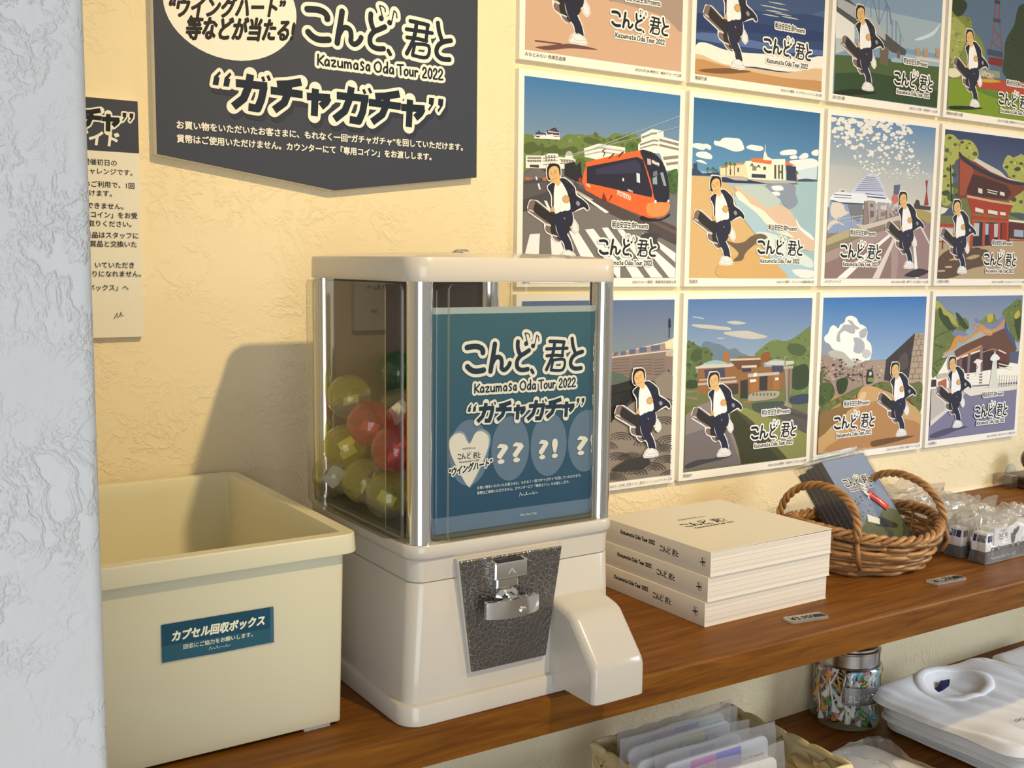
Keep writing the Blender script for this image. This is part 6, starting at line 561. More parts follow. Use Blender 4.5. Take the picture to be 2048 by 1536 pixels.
# chute hood
xa, xb = -.1895, -.1330; prof = [(-.3300, 1.0902), (-.3625, 1.0832), (-.3685, 1.0800), (-.3715, 1.0765), (-.3975, 1.0470), (-.4000, 1.0430), (-.4010, 1.0390), (-.4010, 1.0110)]
def sect(ins, dz): 
    o = []
    for i, (y, z) in enumerate(prof): o.append((y + (ins*.0 if i == 0 else ins), z - dz))
    return o
mb = MB(); rings = []
for x, ins in ((xa, .0050), (xa+.0008, .0024), (xa+.0028, .0007), (xa+.0060, 0), (xb-.0060, 0), (xb-.0028, .0007), (xb-.0008, .0024), (xb, .0050)):
    rings.append([(x, y+(0 if i == 0 else ins), z-ins*(1 if i < 7 else 0)) for i, (y, z) in enumerate(prof)])
mb.loft(rings, False, False, False)
for j in (0, 7):
    rg_ = rings[j]; n0 = len(mb.v); mb.add(rg_ + [(rg_[0][0], -.3300, 1.0110)], [tuple(range(9))[::(1 if j else -1)]])
mb.build('chute_hood', PLAS, t, angle=50)
MB().box(xa+.004, xb-.004, -.396, -.331, 1.0105, 1.0113).build('chute_floor', PLAS, t)

# sheet standing behind the front window
t = thing('poster_sheet', (-.225, -.3255, 1.1592), 'blue poster sheet with white lettering standing behind the front window of the machine', 'poster')
yS = -.3250
MB().box(-.3085, -.1420, yS, yS+.0006, 1.1592, 1.3505).build('paper', mat('thin_paper', (.75, .76, .74), .4), t)
TS = (1.05, .95, .80); p = Print((0, yS, 0), (1, 0, 0), (0, 0, 1), TS); p.clip = (-.3085, -.1420, 1.1592, 1.3505)
def gb(z0, z1, a, b_, n):
    h = lambda s_: [int(s_[i:i+2], 16) for i in (0, 2, 4)]
    for i in range(n):
        c = '%02x%02x%02x' % tuple(int(u+(v-u)*i/(n-1)) for u, v in zip(h(a), h(b_)))
        p.poly([(-.3085, z0), (-.142, z0), (-.142, z1+(z0-z1)*i/n), (-.3085, z1+(z0-z1)*i/n)], c)
p.poly([(-.3085, 1.1592), (-.142, 1.1592), (-.142, 1.3505), (-.3085, 1.3505)], 'a9b2ac')
p.grad(-.3085, -.142, 1.1592, 1.3450, '1d4966', '3a626c'); p.poly([(-.3085, 1.1592), (-.142, 1.1592), (-.142, 1.1725), (-.3085, 1.1735)], '64798c')
for x in (-.2702, -.2282, -.1872, -.1462): p.circle((x, 1.2268), .0197, '64798c', ry=.0285)
hx, hz = -.2702, 1.224
def heart(k, dx=0, dz=0): return [(hx+dx+a*k, hz+dz+b_*k) for a, b_ in ((0, .0105), (-.006, .0195), (-.0135, .0205), (-.0195, .0155), (-.0198, .008), (-.016, -.002), (-.008, -.0165), (-.0015, -.0262), (.0015, -.0262), (.008, -.0165), (.016, -.002), (.0198, .008), (.0195, .0155), (.0135, .0205), (.006, .0195))]
p.smooth(heart(1.03, .0008, .0006), '8f9aa2'); p.smooth(heart(.98), 'e6dcc8')
p.logo(hx-.0115, 1.2245, .0230, '2a2c30', None); p.text('明治安田生命Presents', hx-.0065, 1.2300, .0018, '2a2c30', width=.013)
p.text('“ウイングハート”', -.2905, 1.2085, .0080, '151a20', bold=.08, width=.0425, halo=.35, halocol='f0e9da', slant=.15, rise=.12)
for s_, x, w_ in (('??', -.2285, .0265), ('?!', -.1880, .0195), ('?', -.1500, .0110)): p.text(s_, x, 1.2150, .0235, 'f0e6d0', bold=.06, width=w_, align='C')
p.logo(-.2757, 1.3085, .1250, '14303f', 'f0e6d0'); p.gacha(-.2727, 1.2595, .1240, '123042', 'f0e6d0', 12)
p.text('お買い物をいただいたお客さまに、もれなく一回“ガチャガチャ”を回していただけます。', -.2627, 1.1945, .003, 'dfe3e0', width=.1114, bold=.03)
p.text('貨幣はご使用いただけません。カウンターにて「専用コイン」をお渡しします。', -.2627, 1.1900, .003, 'dfe3e0', width=.0980, bold=.03)
p.line([(-.2190, 1.1835), (-.2180, 1.1868), (-.2165, 1.1838), (-.2150, 1.1850), (-.2130, 1.1838), (-.2115, 1.1868), (-.2110, 1.1840), (-.2080, 1.1850), (-.2060, 1.1840), (-.2045, 1.1862), (-.2040, 1.1838), (-.2015, 1.1855), (-.1995, 1.1838)], .0004, 'dfe3e0', sm=True)
p.text('©Far East Club', -.2095, 1.1655, .0030, 'dfe3e0', align='C', width=.018)
p.build('printed_lettering', t)

# capsules
CAPS = [[-0.3153, -0.2753, 1.2268, "red"], [-0.3152, -0.2626, 1.1833, "yellow"], [-0.3153, -0.227, 1.2423, "red"], [-0.3153, -0.214, 1.1872, "yellow"], [-0.3152, -0.1824, 1.2619, "yellow"], [-0.3152, -0.1725, 1.2135, "yellow"], [-0.25, -0.153, 1.279, "green"], [-0.2777, -0.2121, 1.2494, "yellow"], [-0.2796, -0.2639, 1.2432, "red"], [-0.3152, -0.1452, 1.181, "yellow"], [-0.2553, -0.2049, 1.1802, "clear"], [-0.168, -0.2254, 1.1802, "green"], [-0.2189, -0.1568, 1.1802, "yellow"], [-0.1728, -0.282, 1.1802, "clear"], [-0.2351, -0.2576, 1.1802, "clear"], [-0.1647, -0.1665, 1.1802, "green"], [-0.2691, -0.2871, 1.1802, "clear"], [-0.2104, -0.2076, 1.1802, "red"], [-0.2769, -0.241, 1.1842, "clear"], [-0.2132, -0.2956, 1.1882, "yellow"], [-0.2022, -0.2412, 1.2042, "green"], [-0.2524, -0.1698, 1.2042, "clear"], [-0.1647, -0.1936, 1.2122, "yellow"], [-0.1591, -0.2522, 1.2122, "green"], [-0.1961, -0.1626, 1.2162, "yellow"], [-0.2353, -0.217, 1.2162, "red"], [-0.2477, -0.289, 1.2162, "red"], [-0.1541, -0.2943, 1.2162, "green"], [-0.1975, -0.2785, 1.2242, "clear"], [-0.1552, -0.1451, 1.2362, "yellow"], [-0.229, -0.2558, 1.2402, "clear"], [-0.183, -0.2275, 1.2402, "red"], [-0.2146, -0.1896, 1.2442, "green"], [-0.1685, -0.2681, 1.2562, "yellow"], [-0.1659, -0.1814, 1.2562, "green"], [-0.2498, -0.2892, 1.2602, "yellow"]]
CC = {'yellow': (.84, .82, .10), 'red': (.95, .15, .10), 'green': (.02, .42, .10), 'clear': (.88, .88, .84)}
cmat = {k: clear('capsule_%s' % k, tuple(.28+.70*c for c in v) if k != 'clear' else (.95, .95, .93), .05, .07, .24 if k != 'clear' else .08, v) for k, v in CC.items()}
base_mat = cmat['clear']; slip = mat('white_slip', (.82, .82, .80), .7)
WHERE = {0: 'red capsule against the left window, lower of the front pair', 1: 'yellow topped capsule low at the front left corner of the machine window', 2: 'orange red capsule left of the other red one, against the left window', 3: 'yellow capsule under the two red ones, against the left window', 4: 'clear capsule with yellow cap on top of the pile at the left window', 5: 'yellow capsule at the far left bottom of the left window', 6: 'dark green capsule highest in the pile, behind the left window', 7: 'yellow capsule just right of the topmost yellow one', 8: 'red capsule right beside the chrome post, behind the front red pair'}
def half(c, ax, r, mt, name, par, full):
    mb = MB(); pr = [(r*math.cos(a), r*math.sin(a)) for a in [PI/2*k/7 for k in range(8)]]; pr[-1] = (.0001, r)
    pr = [(r*1.02, -.0015), (r*1.02, .001)] + pr[(1):]
    mb.lathe(c, [(a, b_) for a, b_ in pr], 22, axis=ax); return mb.build(name, mt, par, smooth=True)
for i, (x, y, z, cname) in enumerate(CAPS):
    r = .0209; c = Vector((x, y, z)); g = None
    if i in WHERE: lab = WHERE[i]
    else: lab, g = '%s toy capsule in the heap inside the machine' % cname, '%s capsules heaped inside the machine' % cname
    t = thing('toy_capsule', (x, y, z-r), lab, 'capsule', g or 'capsules pressed against the left window')
    ax = Vector((rnd.uniform(-1, .3), rnd.uniform(-.6, .6), rnd.uniform(.0, 1))).normalized()
    if i == 4: ax = Vector((-.3, .1, 1)).normalized()
    half(c, ax, r, cmat[cname], 'coloured_half', t, 1)
    half(c, -ax, r, cmat[cname] if cname in ('red', 'green') or i == 5 else base_mat, 'lower_half', t, 1)
    q = ax.orthogonal().normalized(); q2 = ax.cross(q)
    mb = MB(); a, b_ = .010, .008
    pts = [(q*u + q2*v + ax*(.004*math.sin(u*300)) + ax*-.004) for u, v in ((-a, -b_), (-a*.3, -b_), (a*.4, -b_), (a, -b_))]
    mb.loft([[c+pt for pt in pts], [c+pt+q2*2*b_ for pt in pts]], False, False, False); mb.build('folded_slip', slip, t)

# ------------------------------------------------------------ collection box
t = thing('collection_box', (-.49, -.155, 1.0), 'large open cream plastic box standing on the shelf left of the capsule machine', 'box')
bx0, bx1, by0, by1 = -.612, -.374, -.3005, -.012
mb = MB()
o_ = [(.004, 1.0035), (.0035, 1.0045), (0, 1.150)]
rings = [rrect(bx0, bx1, by0, by1, .006, z, i) for i, z in o_] + [rrect(bx0, bx1, by0, by1, .006, 1.1655, -.0), rrect(bx0, bx1, by0, by1, .006, 1.1655, .003), rrect(bx0, bx1, by0, by1, .006, 1.0085, .0075)]
mb.loft(rings, True); mb.build('body', BOXP, t, angle=30)
mb = MB(); R_ = [(-.001, 1.1500), (-.0095, 1.1502), (-.0098, 1.1515), (-.0088, 1.1648), (-.0078, 1.1660), (.0030, 1.1660), (.0034, 1.1650), (.0034, 1.1500)]
mb.loft([rrect(bx0, bx1, by0, by1, .004, z, i) for i, z in R_], True, False, False); mb.build('rim', BOXP, t, angle=30)
for x, y in ((bx0+.03, by0+.012), (bx1-.022, by0+.0105), (bx0+.03, by1-.02), (bx1-.022, by1-.02)): MB().box(x-.013, x+.010, y-.004, y+.012, 1.0, 1.0042).build('foot', mat('grey_pad', (.6, .62, .66), .6), t)
st = MB(); sx0, sx1 = -.5246, -.4368
st.loft([[(sx0, -.3001, z) for z in (1.0845, 1.1140)] , [((sx0+sx1)/2, -.3003, z) for z in (1.0838, 1.1138)], [(sx1-.004, -.3002, z) for z in (1.0841, 1.1133)], [(sx1, -.3014, z) for z in (1.0841, 1.1132)]], False, False, False)
sk = st.build('sticker', mat('blue_label_paper', (.02, .09, .16), .45), t, label='dark blue printed sticker with white lettering')
p = Print((0, -.3006, 0), (1, 0, 0), (0, 0, 1), (.95, .95, 1.05)); p.clip = (sx0, sx1, 1.0838, 1.1141)
p.poly([(sx0, 1.0845), (sx1, 1.0841), (sx1, 1.1134), (sx0, 1.1140)], '1e4a66'); p.poly([(sx0, 1.0845), (sx1, 1.0841), (sx1, 1.0960), (sx0, 1.0975)], '2b5b73')
p.text('カプセル回収ボックス', -.5170, 1.1005, .0085, 'f0ebdd', bold=.09, slant=.18, width=.0725)
p.text('回収にご協力をお願いします。', -.5085, 1.0925, .0040, 'e6e3d6', bold=.04, width=.0545)
p.line([(-.4890, 1.0878), (-.4880, 1.0902), (-.4868, 1.0880), (-.4855, 1.0890), (-.4840, 1.0880), (-.4825, 1.0902), (-.4818, 1.0880), (-.4790, 1.0890), (-.4765, 1.0880), (-.4750, 1.0898), (-.4745, 1.0878), (-.4720, 1.0890)], .0004, 'b9c6cc', sm=True)
p.build('printed_lettering', sk)

# ------------------------------------------------------------ books
pg = bpy.data.materials.new('page_edges'); pg.use_nodes = True; N = pg.node_tree.nodes; L = pg.node_tree.links; b = N['Principled BSDF']; b.inputs['Roughness'].default_value = .8
tc = N.new('ShaderNodeTexCoord'); mp = N.new('ShaderNodeMapping'); mp.inputs['Scale'].default_value = (3, 3, 1500); n = N.new('ShaderNodeTexNoise'); n.inputs['Scale'].default_value = 1; n.inputs['Detail'].default_value = 2
cr = N.new('ShaderNodeValToRGB'); cr.color_ramp.elements[0].position = .3; cr.color_ramp.elements[0].color = (.60, .56, .50, 1); cr.color_ramp.elements[1].position = .5; cr.color_ramp.elements[1].color = (.74, .68, .60, 1)
L.new(tc.outputs['Object'], mp.inputs[0]); L.new(mp.outputs[0], n.inputs['Vector']); L.new(n.outputs['Fac'], cr.inputs[0]); L.new(cr.outputs[0], b.inputs['Base Color'])
BL = ['cream paperback at the bottom of the stack of three', 'cream paperback in the middle of the stack of three', 'cream paperback on top of the stack of three, logo on its cover']
for i, (x0, x1, y0, y1, z0) in enumerate(((.0545, .2490, -.2790, -.0905, 1.0), (.0563, .2515, -.2805, -.0935, 1.0278), (.0578, .2505, -.2820, -.0965, 1.0556))):
    h = .0277; cvt = .0007; tilt = .0
    t = thing('paperback_book', ((x0+x1)/2, (y0+y1)/2, z0), BL[i], 'book', 'stacked cream paperbacks')
    mb = MB(); cu = []
    # cover: bottom board, spine at left, top board (slightly lifted at the open front edge)
    lift = .0012 if i == 2 else .0004
    sec = lambda y, l: [(x1, y, z0), (x0+.0012, y, z0), (x0+.0003, y, z0+.0003), (x0, y, z0+.0012), (x0, y, z0+h-.0012), (x0+.0003, y, z0+h-.0003), (x0+.0012, y, z0+h), ((x0+x1)/2, y, z0+h+l*.4), (x1, y, z0+h+l)]
    sin_ = lambda y, l: [(x1, y, z0+cvt), (x0+.0016, y, z0+cvt), (x0+cvt, y, z0+.0016), (x0+cvt, y, z0+h-.0016), (x0+.0016, y, z0+h-cvt), ((x0+x1)/2, y, z0+h-cvt+l*.4), (x1, y, z0+h-cvt+l)]
    A_ = sec(y1, 0) + sin_(y1, 0)[::-1]; B_ = sec(y0, lift if i == 2 else 0) + sin_(y0, lift if i == 2 else 0)[::-1]
    mb.loft([A_, B_], True); mb.build('cover', SHEETW, t, angle=50)
    MB().box(x0+cvt, x1-.0006, y0+.0008, y1-.0006, z0+cvt, z0+h-cvt-.0002).build('page_block', pg, t)
    mb = MB()
    for k, zz in enumerate((.0045, .0058, .0105, .0168, .0212, .0236, .0250)): mb.box(x0+.002, x1-.0004, y0+.00065, y0+.0009, z0+zz, z0+zz+.00022)
    mb.build('signature_line', mat('page_gap', (.48, .42, .36), .8), t)
    ch = t
    p = Print((x0, y1, z0), (0, -1, 0), (0, 0, 1), (1., .9, .7))
    D = y1-y0
    for f in TR['lat']: p.line([((.028+f[j]/1000*.072), .0145+(f[j+1]+255)/1000*.072*.95) for j in range(0, len(f), 2)], .0011, '1f1b18', nxt=False, n=6, caps=True, sm=len(f) > 6)
    p.nx(True); p.logo(.104, .0140, .0310, '1f1b18', None, sub=False)
    p.line([(.1700, .0135), (.1770, .0145)], .0014, '1f1b18'); p.line([(.1720, .0185), (.1745, .0145), (.1735, .0110)], .0011, '1f1b18'); p.line([(.1735, .0195), (.1775, .0185), (.1775, .0105), (.1735, .0095)], .0003, '1f1b18')
    p.build('spine_print', t)
    if i == 2:
        p = Print((0, 0, z0+h+.0003), (1, 0, 0), (0, 1, 0), (1., .9, .7)); p.logo(.1095, -.1800, .0720, '1f1b18', None, presents=False, subcol='1f1b18')
        p.text('明治安田生命Presents', .124, -.1590, .0052, '1f1b18', width=.043); p.build('cover_print', t)

# ------------------------------------------------------------ price tags
for (ax_, ay_), (bx_, by_), txt, lab in (((.1445, -.3140), (.1950, -.3225), '¥3,900', 'clear price tag reading ¥3,900 lying in front of the books'), ((.4055, -.3085), (.4610, -.3130), '¥1,200', 'clear price tag reading ¥1,200 lying in front of the basket')):
    ux = Vector((bx_-ax_, by_-ay_, 0)); Lw = ux.length; ux.normalize(); uy = Vector((-ux.y, ux.x, 0)); dw = .0088
    t = thing('price_tag', (ax_, ay_, 1.0), lab, 'price tag')
    mb = MB(); c0 = Vector((ax_, ay_, 1.0)); pts = rrect(0, Lw, -dw, dw, .003, 0)
    mb.loft([[c0+ux*a+uy*b_+Vector((0, 0, z)) for a, b_, _ in pts] for z in (.0004, .0030)], True); mb.build('plastic_plate', clear('tag_plastic', (.9, .9, .88), .1, .12, .35, (.8, .78, .72)), t)
    uz = (uy*.75+Vector((0, 0, .0))).normalized()
    p = Print(c0+Vector((0, 0, .0031)), ux, uy, (1, .9, .7)); p.text(txt, .004, -.0050, .0125, '14120f', bold=.04, width=Lw*.64); p.text('（税込）', Lw*.71, -.0040, .0085, '14120f', bold=.12, width=Lw*.25); p.build('printed_price', t)

# ------------------------------------------------------------ wicker basket
wk = mat('willow_rod', (.40, .205, .070), .36, bump=.25, bscale=120, var=.35, stretch=(1, 1, 1)); wk2 = mat('dark_willow_rod', (.27, .13, .042), .40, bump=.25, bscale=120, var=.35)
BC = Vector((.421, -.192, 1.0)); t = thing('wicker_basket', BC, 'oval brown willow basket with two twisted loop handles on the shelf', 'basket')
def belly(z):
    q = min(1, z/.055); k = .80+.20*math.sin(min(1, q*1.15)*PI/2); return .106*k, .088*k
def rimz(a): return .052 + .007*math.cos(2*a)
for li in range(8):
    zz = .0035 + li*.0063
    mb = MB(); pts = []; n = 72; ph = (li % 2)*PI; rr = .0029
    for k in range(n+1):
        a = 2*PI*k/n + li*.7; z = zz*(rimz(a)/.052)+.0011*math.sin(a*3+li*2.1)+.0005*math.sin(a*11+li); ex, ey = belly(z)
        off = .0030*math.sin(9*a+ph); pts.append(BC+Vector(((ex+off)*math.cos(a), (ey+off)*math.sin(a), z)))
    mb.tube(pts, rr+rnd.uniform(-.0002, .0004), 7); mb.build('weaver', wk if li % 3 else wk2, t, smooth=True)
for k in range(18):
    a = 2*PI*k/18; pts = []
    for j in range(6):
        z = .001+.052*j/5; ex, ey = belly(z); pts.append(BC+Vector((ex*math.cos(a)*.985, ey*math.sin(a)*.985, z)))
    MB().tube(pts, .0022, 6).build('stake', wk, t, smooth=True)
for s_ in range(3):   # plaited border
    mb = MB(); pts = []
    for k in range(121):
        a = 2*PI*k/120; ex, ey = belly(.055); th = 15*a + s_*2*PI/3
        pts.append(BC+Vector(((ex+.0042*math.cos(th))*math.cos(a), (ey+.0042*math.cos(th))*math.sin(a), rimz(a)+.002+.0042*math.sin(th))))
    mb.tube(pts, .0031, 7); mb.build('border_rod', wk if s_ else wk2, t, smooth=True)
for sgn in (-1, 1):
    hd_ = None; base_a = PI if sgn < 0 else 0; cxh = BC.x + sgn*.087; span = .064
    for s_ in range(3):
        mb = MB(); pts = []
        for k in range(61):
            u = k/60; a = PI*u; th = 11*2*PI*u*.55+s_*2*PI/3
            y = BC.y + .004 - span*math.cos(a); z = .050 + .058*math.sin(a)**.8; x = cxh + sgn*(-.010*math.sin(a))
            nr = Vector((0, -math.cos(a), math.sin(a))).normalized()
            q = Vector((x, y, 1.0+z)) + (Vector((1, 0, 0))*math.cos(th) + nr*math.sin(th))*.0030; pts.append(q)
        mb.tube(pts, .0027, 7)
        if hd_ is None: hd_ = mb.build('handle', wk, t, smooth=True)
        else: mb.build('handle_rod', wk2 if s_ == 1 else wk, hd_, smooth=True)
    for e in (-1, 1):
        pts = [Vector((cxh, BC.y+.004+e*span, 1.050)), Vector((cxh+sgn*.004, BC.y+.004+e*(span+.006), 1.030)), Vector((cxh+sgn*.001-sgn*.006, BC.y+.004+e*(span+.002), 1.015))]
        MB().tube(pts, .003, 7).build('handle_rod', wk2, hd_, smooth=True)
mb = MB(); mb.loft([[BC+Vector((.082*k_*math.cos(2*PI*k/32), .068*k_*math.sin(2*PI*k/32), z)) for k in range(32)] for k_, z in ((1, .001), (1, .004))], True); mb.build('base', wk2, t)

# slim printed packets leaning in the basket
FU = Vector((1.0, .0, .05)).normalized(); FV = Vector((-.035, .070, .083)); FV = (FV-FU*FV.dot(FU)).normalized(); FN = FU.cross(FV)
FLAB = ['blue grey printed packet with logo, frontmost of those leaning in the basket', 'printed packet second from the front in the basket', 'printed packet third from the front in the basket', 'printed packet fourth from the front in the basket', 'printed packet fifth from the front in the basket', 'rearmost printed packet in the basket, nearest the wall']
P0_ = (.427, -.203, 1.016)
for i in range(6):
    o0 = Vector(P0_) - FN*(.0076*i) + FU*(-.0012*i) + FV*(.002*(i % 2)); Wd, Ht = .088, .136
    t = thing('printed_packet', o0, FLAB[i], 'packet', 'slim packets leaning in the basket')
    def q_(a, b_, c): return o0+FU*a+FV*b_+FN*c
    mb = MB(); mb.loft([[q_(a, b_, c) for a, b_ in ((0, 0), (Wd, 0), (Wd, Ht), (0, Ht))] for c in (-.0064, 0)], True); mb.build('card', NAVY, t)
    p = Print(o0, FU, FV, (.95, .84, .62)); p.clip = (0.0008, Wd-.0008, .0008, Ht-.0008)
    p.poly([(0, 0), (Wd, 0), (Wd, Ht), (0, Ht)], '7e8590')
    p.smooth([(-.01, -.01), (.09, -.01), (.09, .038), (.065, .050), (.045, .040), (.03, .048), (.01, .034), (-.01, .03)], '5d6340')
    for _ in range(26): p.circle((rnd.uniform(.0, .045), rnd.uniform(.035, .075)), rnd.uniform(.001, .0025), rnd.choice(['54683c', '3d5230', '6a7a4a']), n=7)
    p.smooth([(.032, .030), (.050, .024), (.066, .020), (.072, .024), (.062, .032), (.045, .040)], '23272a'); p.poly([(.022, .038), (.040, .030), (.046, .038), (.028, .048)], 'e8dfc6')
    p.logo(.018, .098, .056, '1d2126', 'efe4cc'); p.smooth([(.055, .068), (.062, .066), (.066, .070), (.060, .073)], '5a5f4c')
    p.build('printed_face', t)
    mb = MB(); mb.loft([[q_(a, b_, c) for a, b_ in ((-.003, -.002), (Wd+.004, -.002), (Wd+.004, Ht+.012), (-.003, Ht+.010))] for c in (-.0067, .0008)], True); mb.build('plastic_sleeve', SLEEVE, t)
    if i == 0:
        p = Print(q_(0, 0, .0025), FU, FV, (.95, .84, .62)); p.poly([(.046, .074), (.055, .080), (.075, .052), (.066, .046)], 'c8321e'); p.text('こんど君と', .0530, .0725, .0055, 'f3e2c0', rise=-1.35, width=.0155, bold=.05)
        p.build('red_tag', t)
        mb = MB()
        for k in range(10): mb.tube([q_(.044+.003*math.sin(k*2.3), .092-k*.002, .0025), q_(.047+.003*math.cos(k*1.7), .088-k*.002, .0035), q_(.044+.003*math.cos(k*2.9), .085-k*.002, .003)], .0005, 5)
        mb.build('cord_knot', mat('silver_cord', (.7, .7, .7), .3, .7), t)

# ------------------------------------------------------------ toy trucks in film bags
TW = mat('white_toy_plastic', (.78, .79, .84), .35); GL = mat('blue_toy_glass', (.03, .05, .11), .25)
PLN = mat('smoked_plinth', (.05, .055, .075), .3)
def film(o0, sx, sy, sz, seed, par):
    """crumpled bag: closed box surface pulled about by noise"""
    bm = bmesh.new(); n = 16
    bmesh.ops.create_cube(bm, size=1.0); bmesh.ops.subdivide_edges(bm, edges=bm.edges[:], cuts=11, use_grid_fill=True)
    vs = []
    for v in bm.verts:
        c = v.co.copy(); up_ = c.z+.5
        q = Vector(((c.x)*sx*(1-.10*up_), c.y*sy*(1-.18*up_), up_*sz))
        amp = .0015+.011*up_**2
        if up_ > .02:
            q += noise.noise_vector(Vector((c.x*4, c.y*3, c.z*2))*1.0+Vector((seed*7.1, 0, 0)))*amp*1.6; q += noise.noise_vector(Vector((c.x*11, c.y*8, c.z*6))+Vector((0, seed*3.3, 0)))*amp*.45
        q.z = max(q.z, .0008); vs.append(Vector(o0)+q)
    mb = MB(); bm.verts.index_update(); mb.add(vs, [tuple(v.index for v in f.verts) for f in bm.faces]); bm.free()
    return mb.build('film_bag', BAG, par)
TL = ['white toy truck in film, nearest the shelf edge', 'white toy truck in film, second from the shelf edge', 'white toy truck in film, third from the shelf edge', 'white toy truck in film, furthest from the shelf edge, nearest the wall']
for i, yc in enumerate((-.2815, -.2465, -.2115, -.1765)):
    xf = .5425 - .001*i; Lt = .118; hwid = .0108; z0 = 1.0
    t = thing('toy_truck', (xf+Lt/2, yc, z0), TL[i], 'toy truck', 'white toy trucks in film bags')
    MB().box(xf, xf+Lt, yc-hwid, yc+hwid, z0, z0+.0152).build('plinth', PLN, t)
    cab = MB(); sec = [(xf+.0004, .0165), (xf+.0002, .0270), (xf+.0030, .0405), (xf+.0165, .0410), (xf+.0165, .0165)]
    cab.loft([[(x, yc+s_*(hwid-.0006), z0+z) for x, z in sec] for s_ in (-1, 1)], True); cb = cab.build('cab', TW, t)
    mb = MB(); mb.loft([[(xf-.0002+u*.0026, y, z0+z) for u, z in ((.12, .0288), (.92, .0378))] for y in (yc-.0088, yc+.0025)], False, False, False); mb.build('windscreen', GL, cb)
    mb = MB(); mb.loft([[(xf-.0002+u*.0026, y, z0+z) for u, z in ((.12, .0288), (.92, .0378))] for y in (yc+.0042, yc+.0088)], False, False, False); mb.build('windscreen', GL, cb)
    for xa_, xb_ in ((.0045, .0098), (.0112, .0138)): MB().box(xf+xa_, xf+xb_, yc-hwid+.0002, yc-hwid+.0007, z0+.0290, z0+.0375).build('side_window', GL, cb)
    MB().box(xf+.0185, xf+Lt-.004, yc-hwid+.0002, yc+hwid-.0002, z0+.0205, z0+.0462).build('cargo_box', TW, t)
    MB().box(xf+.010, xf+Lt-.006, yc-hwid+.003, yc+hwid-.003, z0+.0155, z0+.0210).build('chassis', GL, t)
    for wx in (.0165, .0295, .0620, .0745, .098, .109):
        for s_ in (-1, 1):
            mb = MB(); mb.lathe((xf+wx, yc+s_*(hwid-.0030), z0+.0182), [(.0001, 0), (.0036, 0), (.0038, .0004), (.0038, .0028), (.0034, .0032), (.0024, .0033)], 16, axis=(0, s_, 0)); wh = mb.build('wheel', mat('tyre', (.02, .02, .02), .6), t, angle=40)
            mb = MB(); mb.lathe((xf+wx, yc+s_*(hwid+.0002), z0+.0182), [(.0024, 0), (.0020, .0003), (.0001, .0004)], 12, axis=(0, s_, 0)); mb.build('hubcap', STEEL, wh)
    p = Print((xf+.0185, yc-hwid+.0002, z0+.0205), (1, 0, 0), (0, 0, 1), (1, .9, .75)); p.logo(.009, .0150, .0220, '23252c', None); p.text('明治安田生命', .013, .0205, .002, '23252c', width=.012)
    p.smooth([(.040, .002), (.046, .002), (.049, .012), (.054, .016), (.056, .021), (.052, .023), (.048, .019), (.046, .021), (.043, .018), (.040, .013), (.038, .016), (.037, .012)], '23252c'); p.build('side_print', t)
    p = Print((xf, yc-hwid, z0), (1, 0, 0), (0, 0, 1), (1, .9, .75)); p.text('Kazumasa Oda Tour 2022', .014, .0048, .0060, 'c9c4b8', width=.056); p.build('plinth_print', t)
    film((xf+Lt/2+.002, yc, z0+.0006), Lt+.008, .0280, .058, i+1, t)
for i, (x, y) in enumerate(((.655, -.118), (.700, -.042))):
    film((x, y, 1.0006), .15, .07, .040, 9+i, tag(thing('film_bag_pile', (x, y, 1.0), '', ''), ['crumpled clear film bag behind the toy trucks, nearer one', 'crumpled clear film bag behind the toy trucks, nearest the wall'][i], 'plastic bag', 'loose film bags behind the trucks'))

# dark round-knobbed ornament at the far end
t = thing('lacquered_ornament', (1.085, -.035, 1.0), 'dark brown round-knobbed ornament on a low base at the far right', 'ornament')
LQ = mat('dark_lacquer', (.045, .012, .008), .18, coat=.5)
mb = MB(); mb.lathe((1.083, -.035, 1.0), [(.0001, .022), (.010, .022), (.009, .026), (.014, .0285)] + [(.0225*math.sin(PI*(k/14)), .050-.0225*math.cos(PI*k/14)) for k in range(3, 14)] + [(.0001, .0725)], 32); mb.build('knob', LQ, t, angle=40)
mb = MB(); rloft(mb, 1.045, 1.125, -.080, .004, .012, [(.003, 1.0), (0, 1.002), (0, 1.008), (.004, 1.010), (.004, 1.013), (.001, 1.015), (.001, 1.020), (.006, 1.022)]); mb.build('base', mat('dark_base', (.06, .03, .02), .3), t, angle=40)
MB().box(1.026, 1.044, -.030, .006, 1.0, 1.0235).build('clear_box', clear('case_plastic', (.85, .8, .75), .05, .1, .1, (.8, .7, .6)), t)

# ------------------------------------------------------------ glass jar of golf tees
JC = Vector((.586, -.046, .686)); t = thing('glass_jar', JC, 'clear glass sugar jar with metal lid, full of golf tees', 'jar')
gls = clear('jar_glass', (.93, .95, .94), .02, .07)
mb = MB(); mb.lathe(JC, [(.0001, .001), (.047, .001), (.0520, .004), (.0530, .013), (.0505, .020), (.0505, .083), (.0530, .089), (.0525, .095), (.0475, .0995)], 48); jb = mb.build('glass_body', gls, t, angle=60)
mb = MB(); mb.lathe(JC, [(.0495, .0965), (.0500, .0980), (.0475, .0990), (.0480, .1180), (.0490, .1195), (.0490, .1210), (.0450, .1225), (.0450, .1255), (.0410, .1275), (.0001, .1280)], 48); mb.build('metal_lid', mat('lid_steel', (.50, .49, .48), .22, 1.), t, angle=30)
an = math.radians(-112); pn = Vector((math.cos(an), math.sin(an), 0)); pt = Vector((-pn.y, pn.x, 0))
mb = MB(); rg2 = []
def plq(u, v, off): a = an + u/.0505; return JC+Vector(((.0505+off)*math.cos(a), (.0505+off)*math.sin(a), .0565+v))
nn = 10
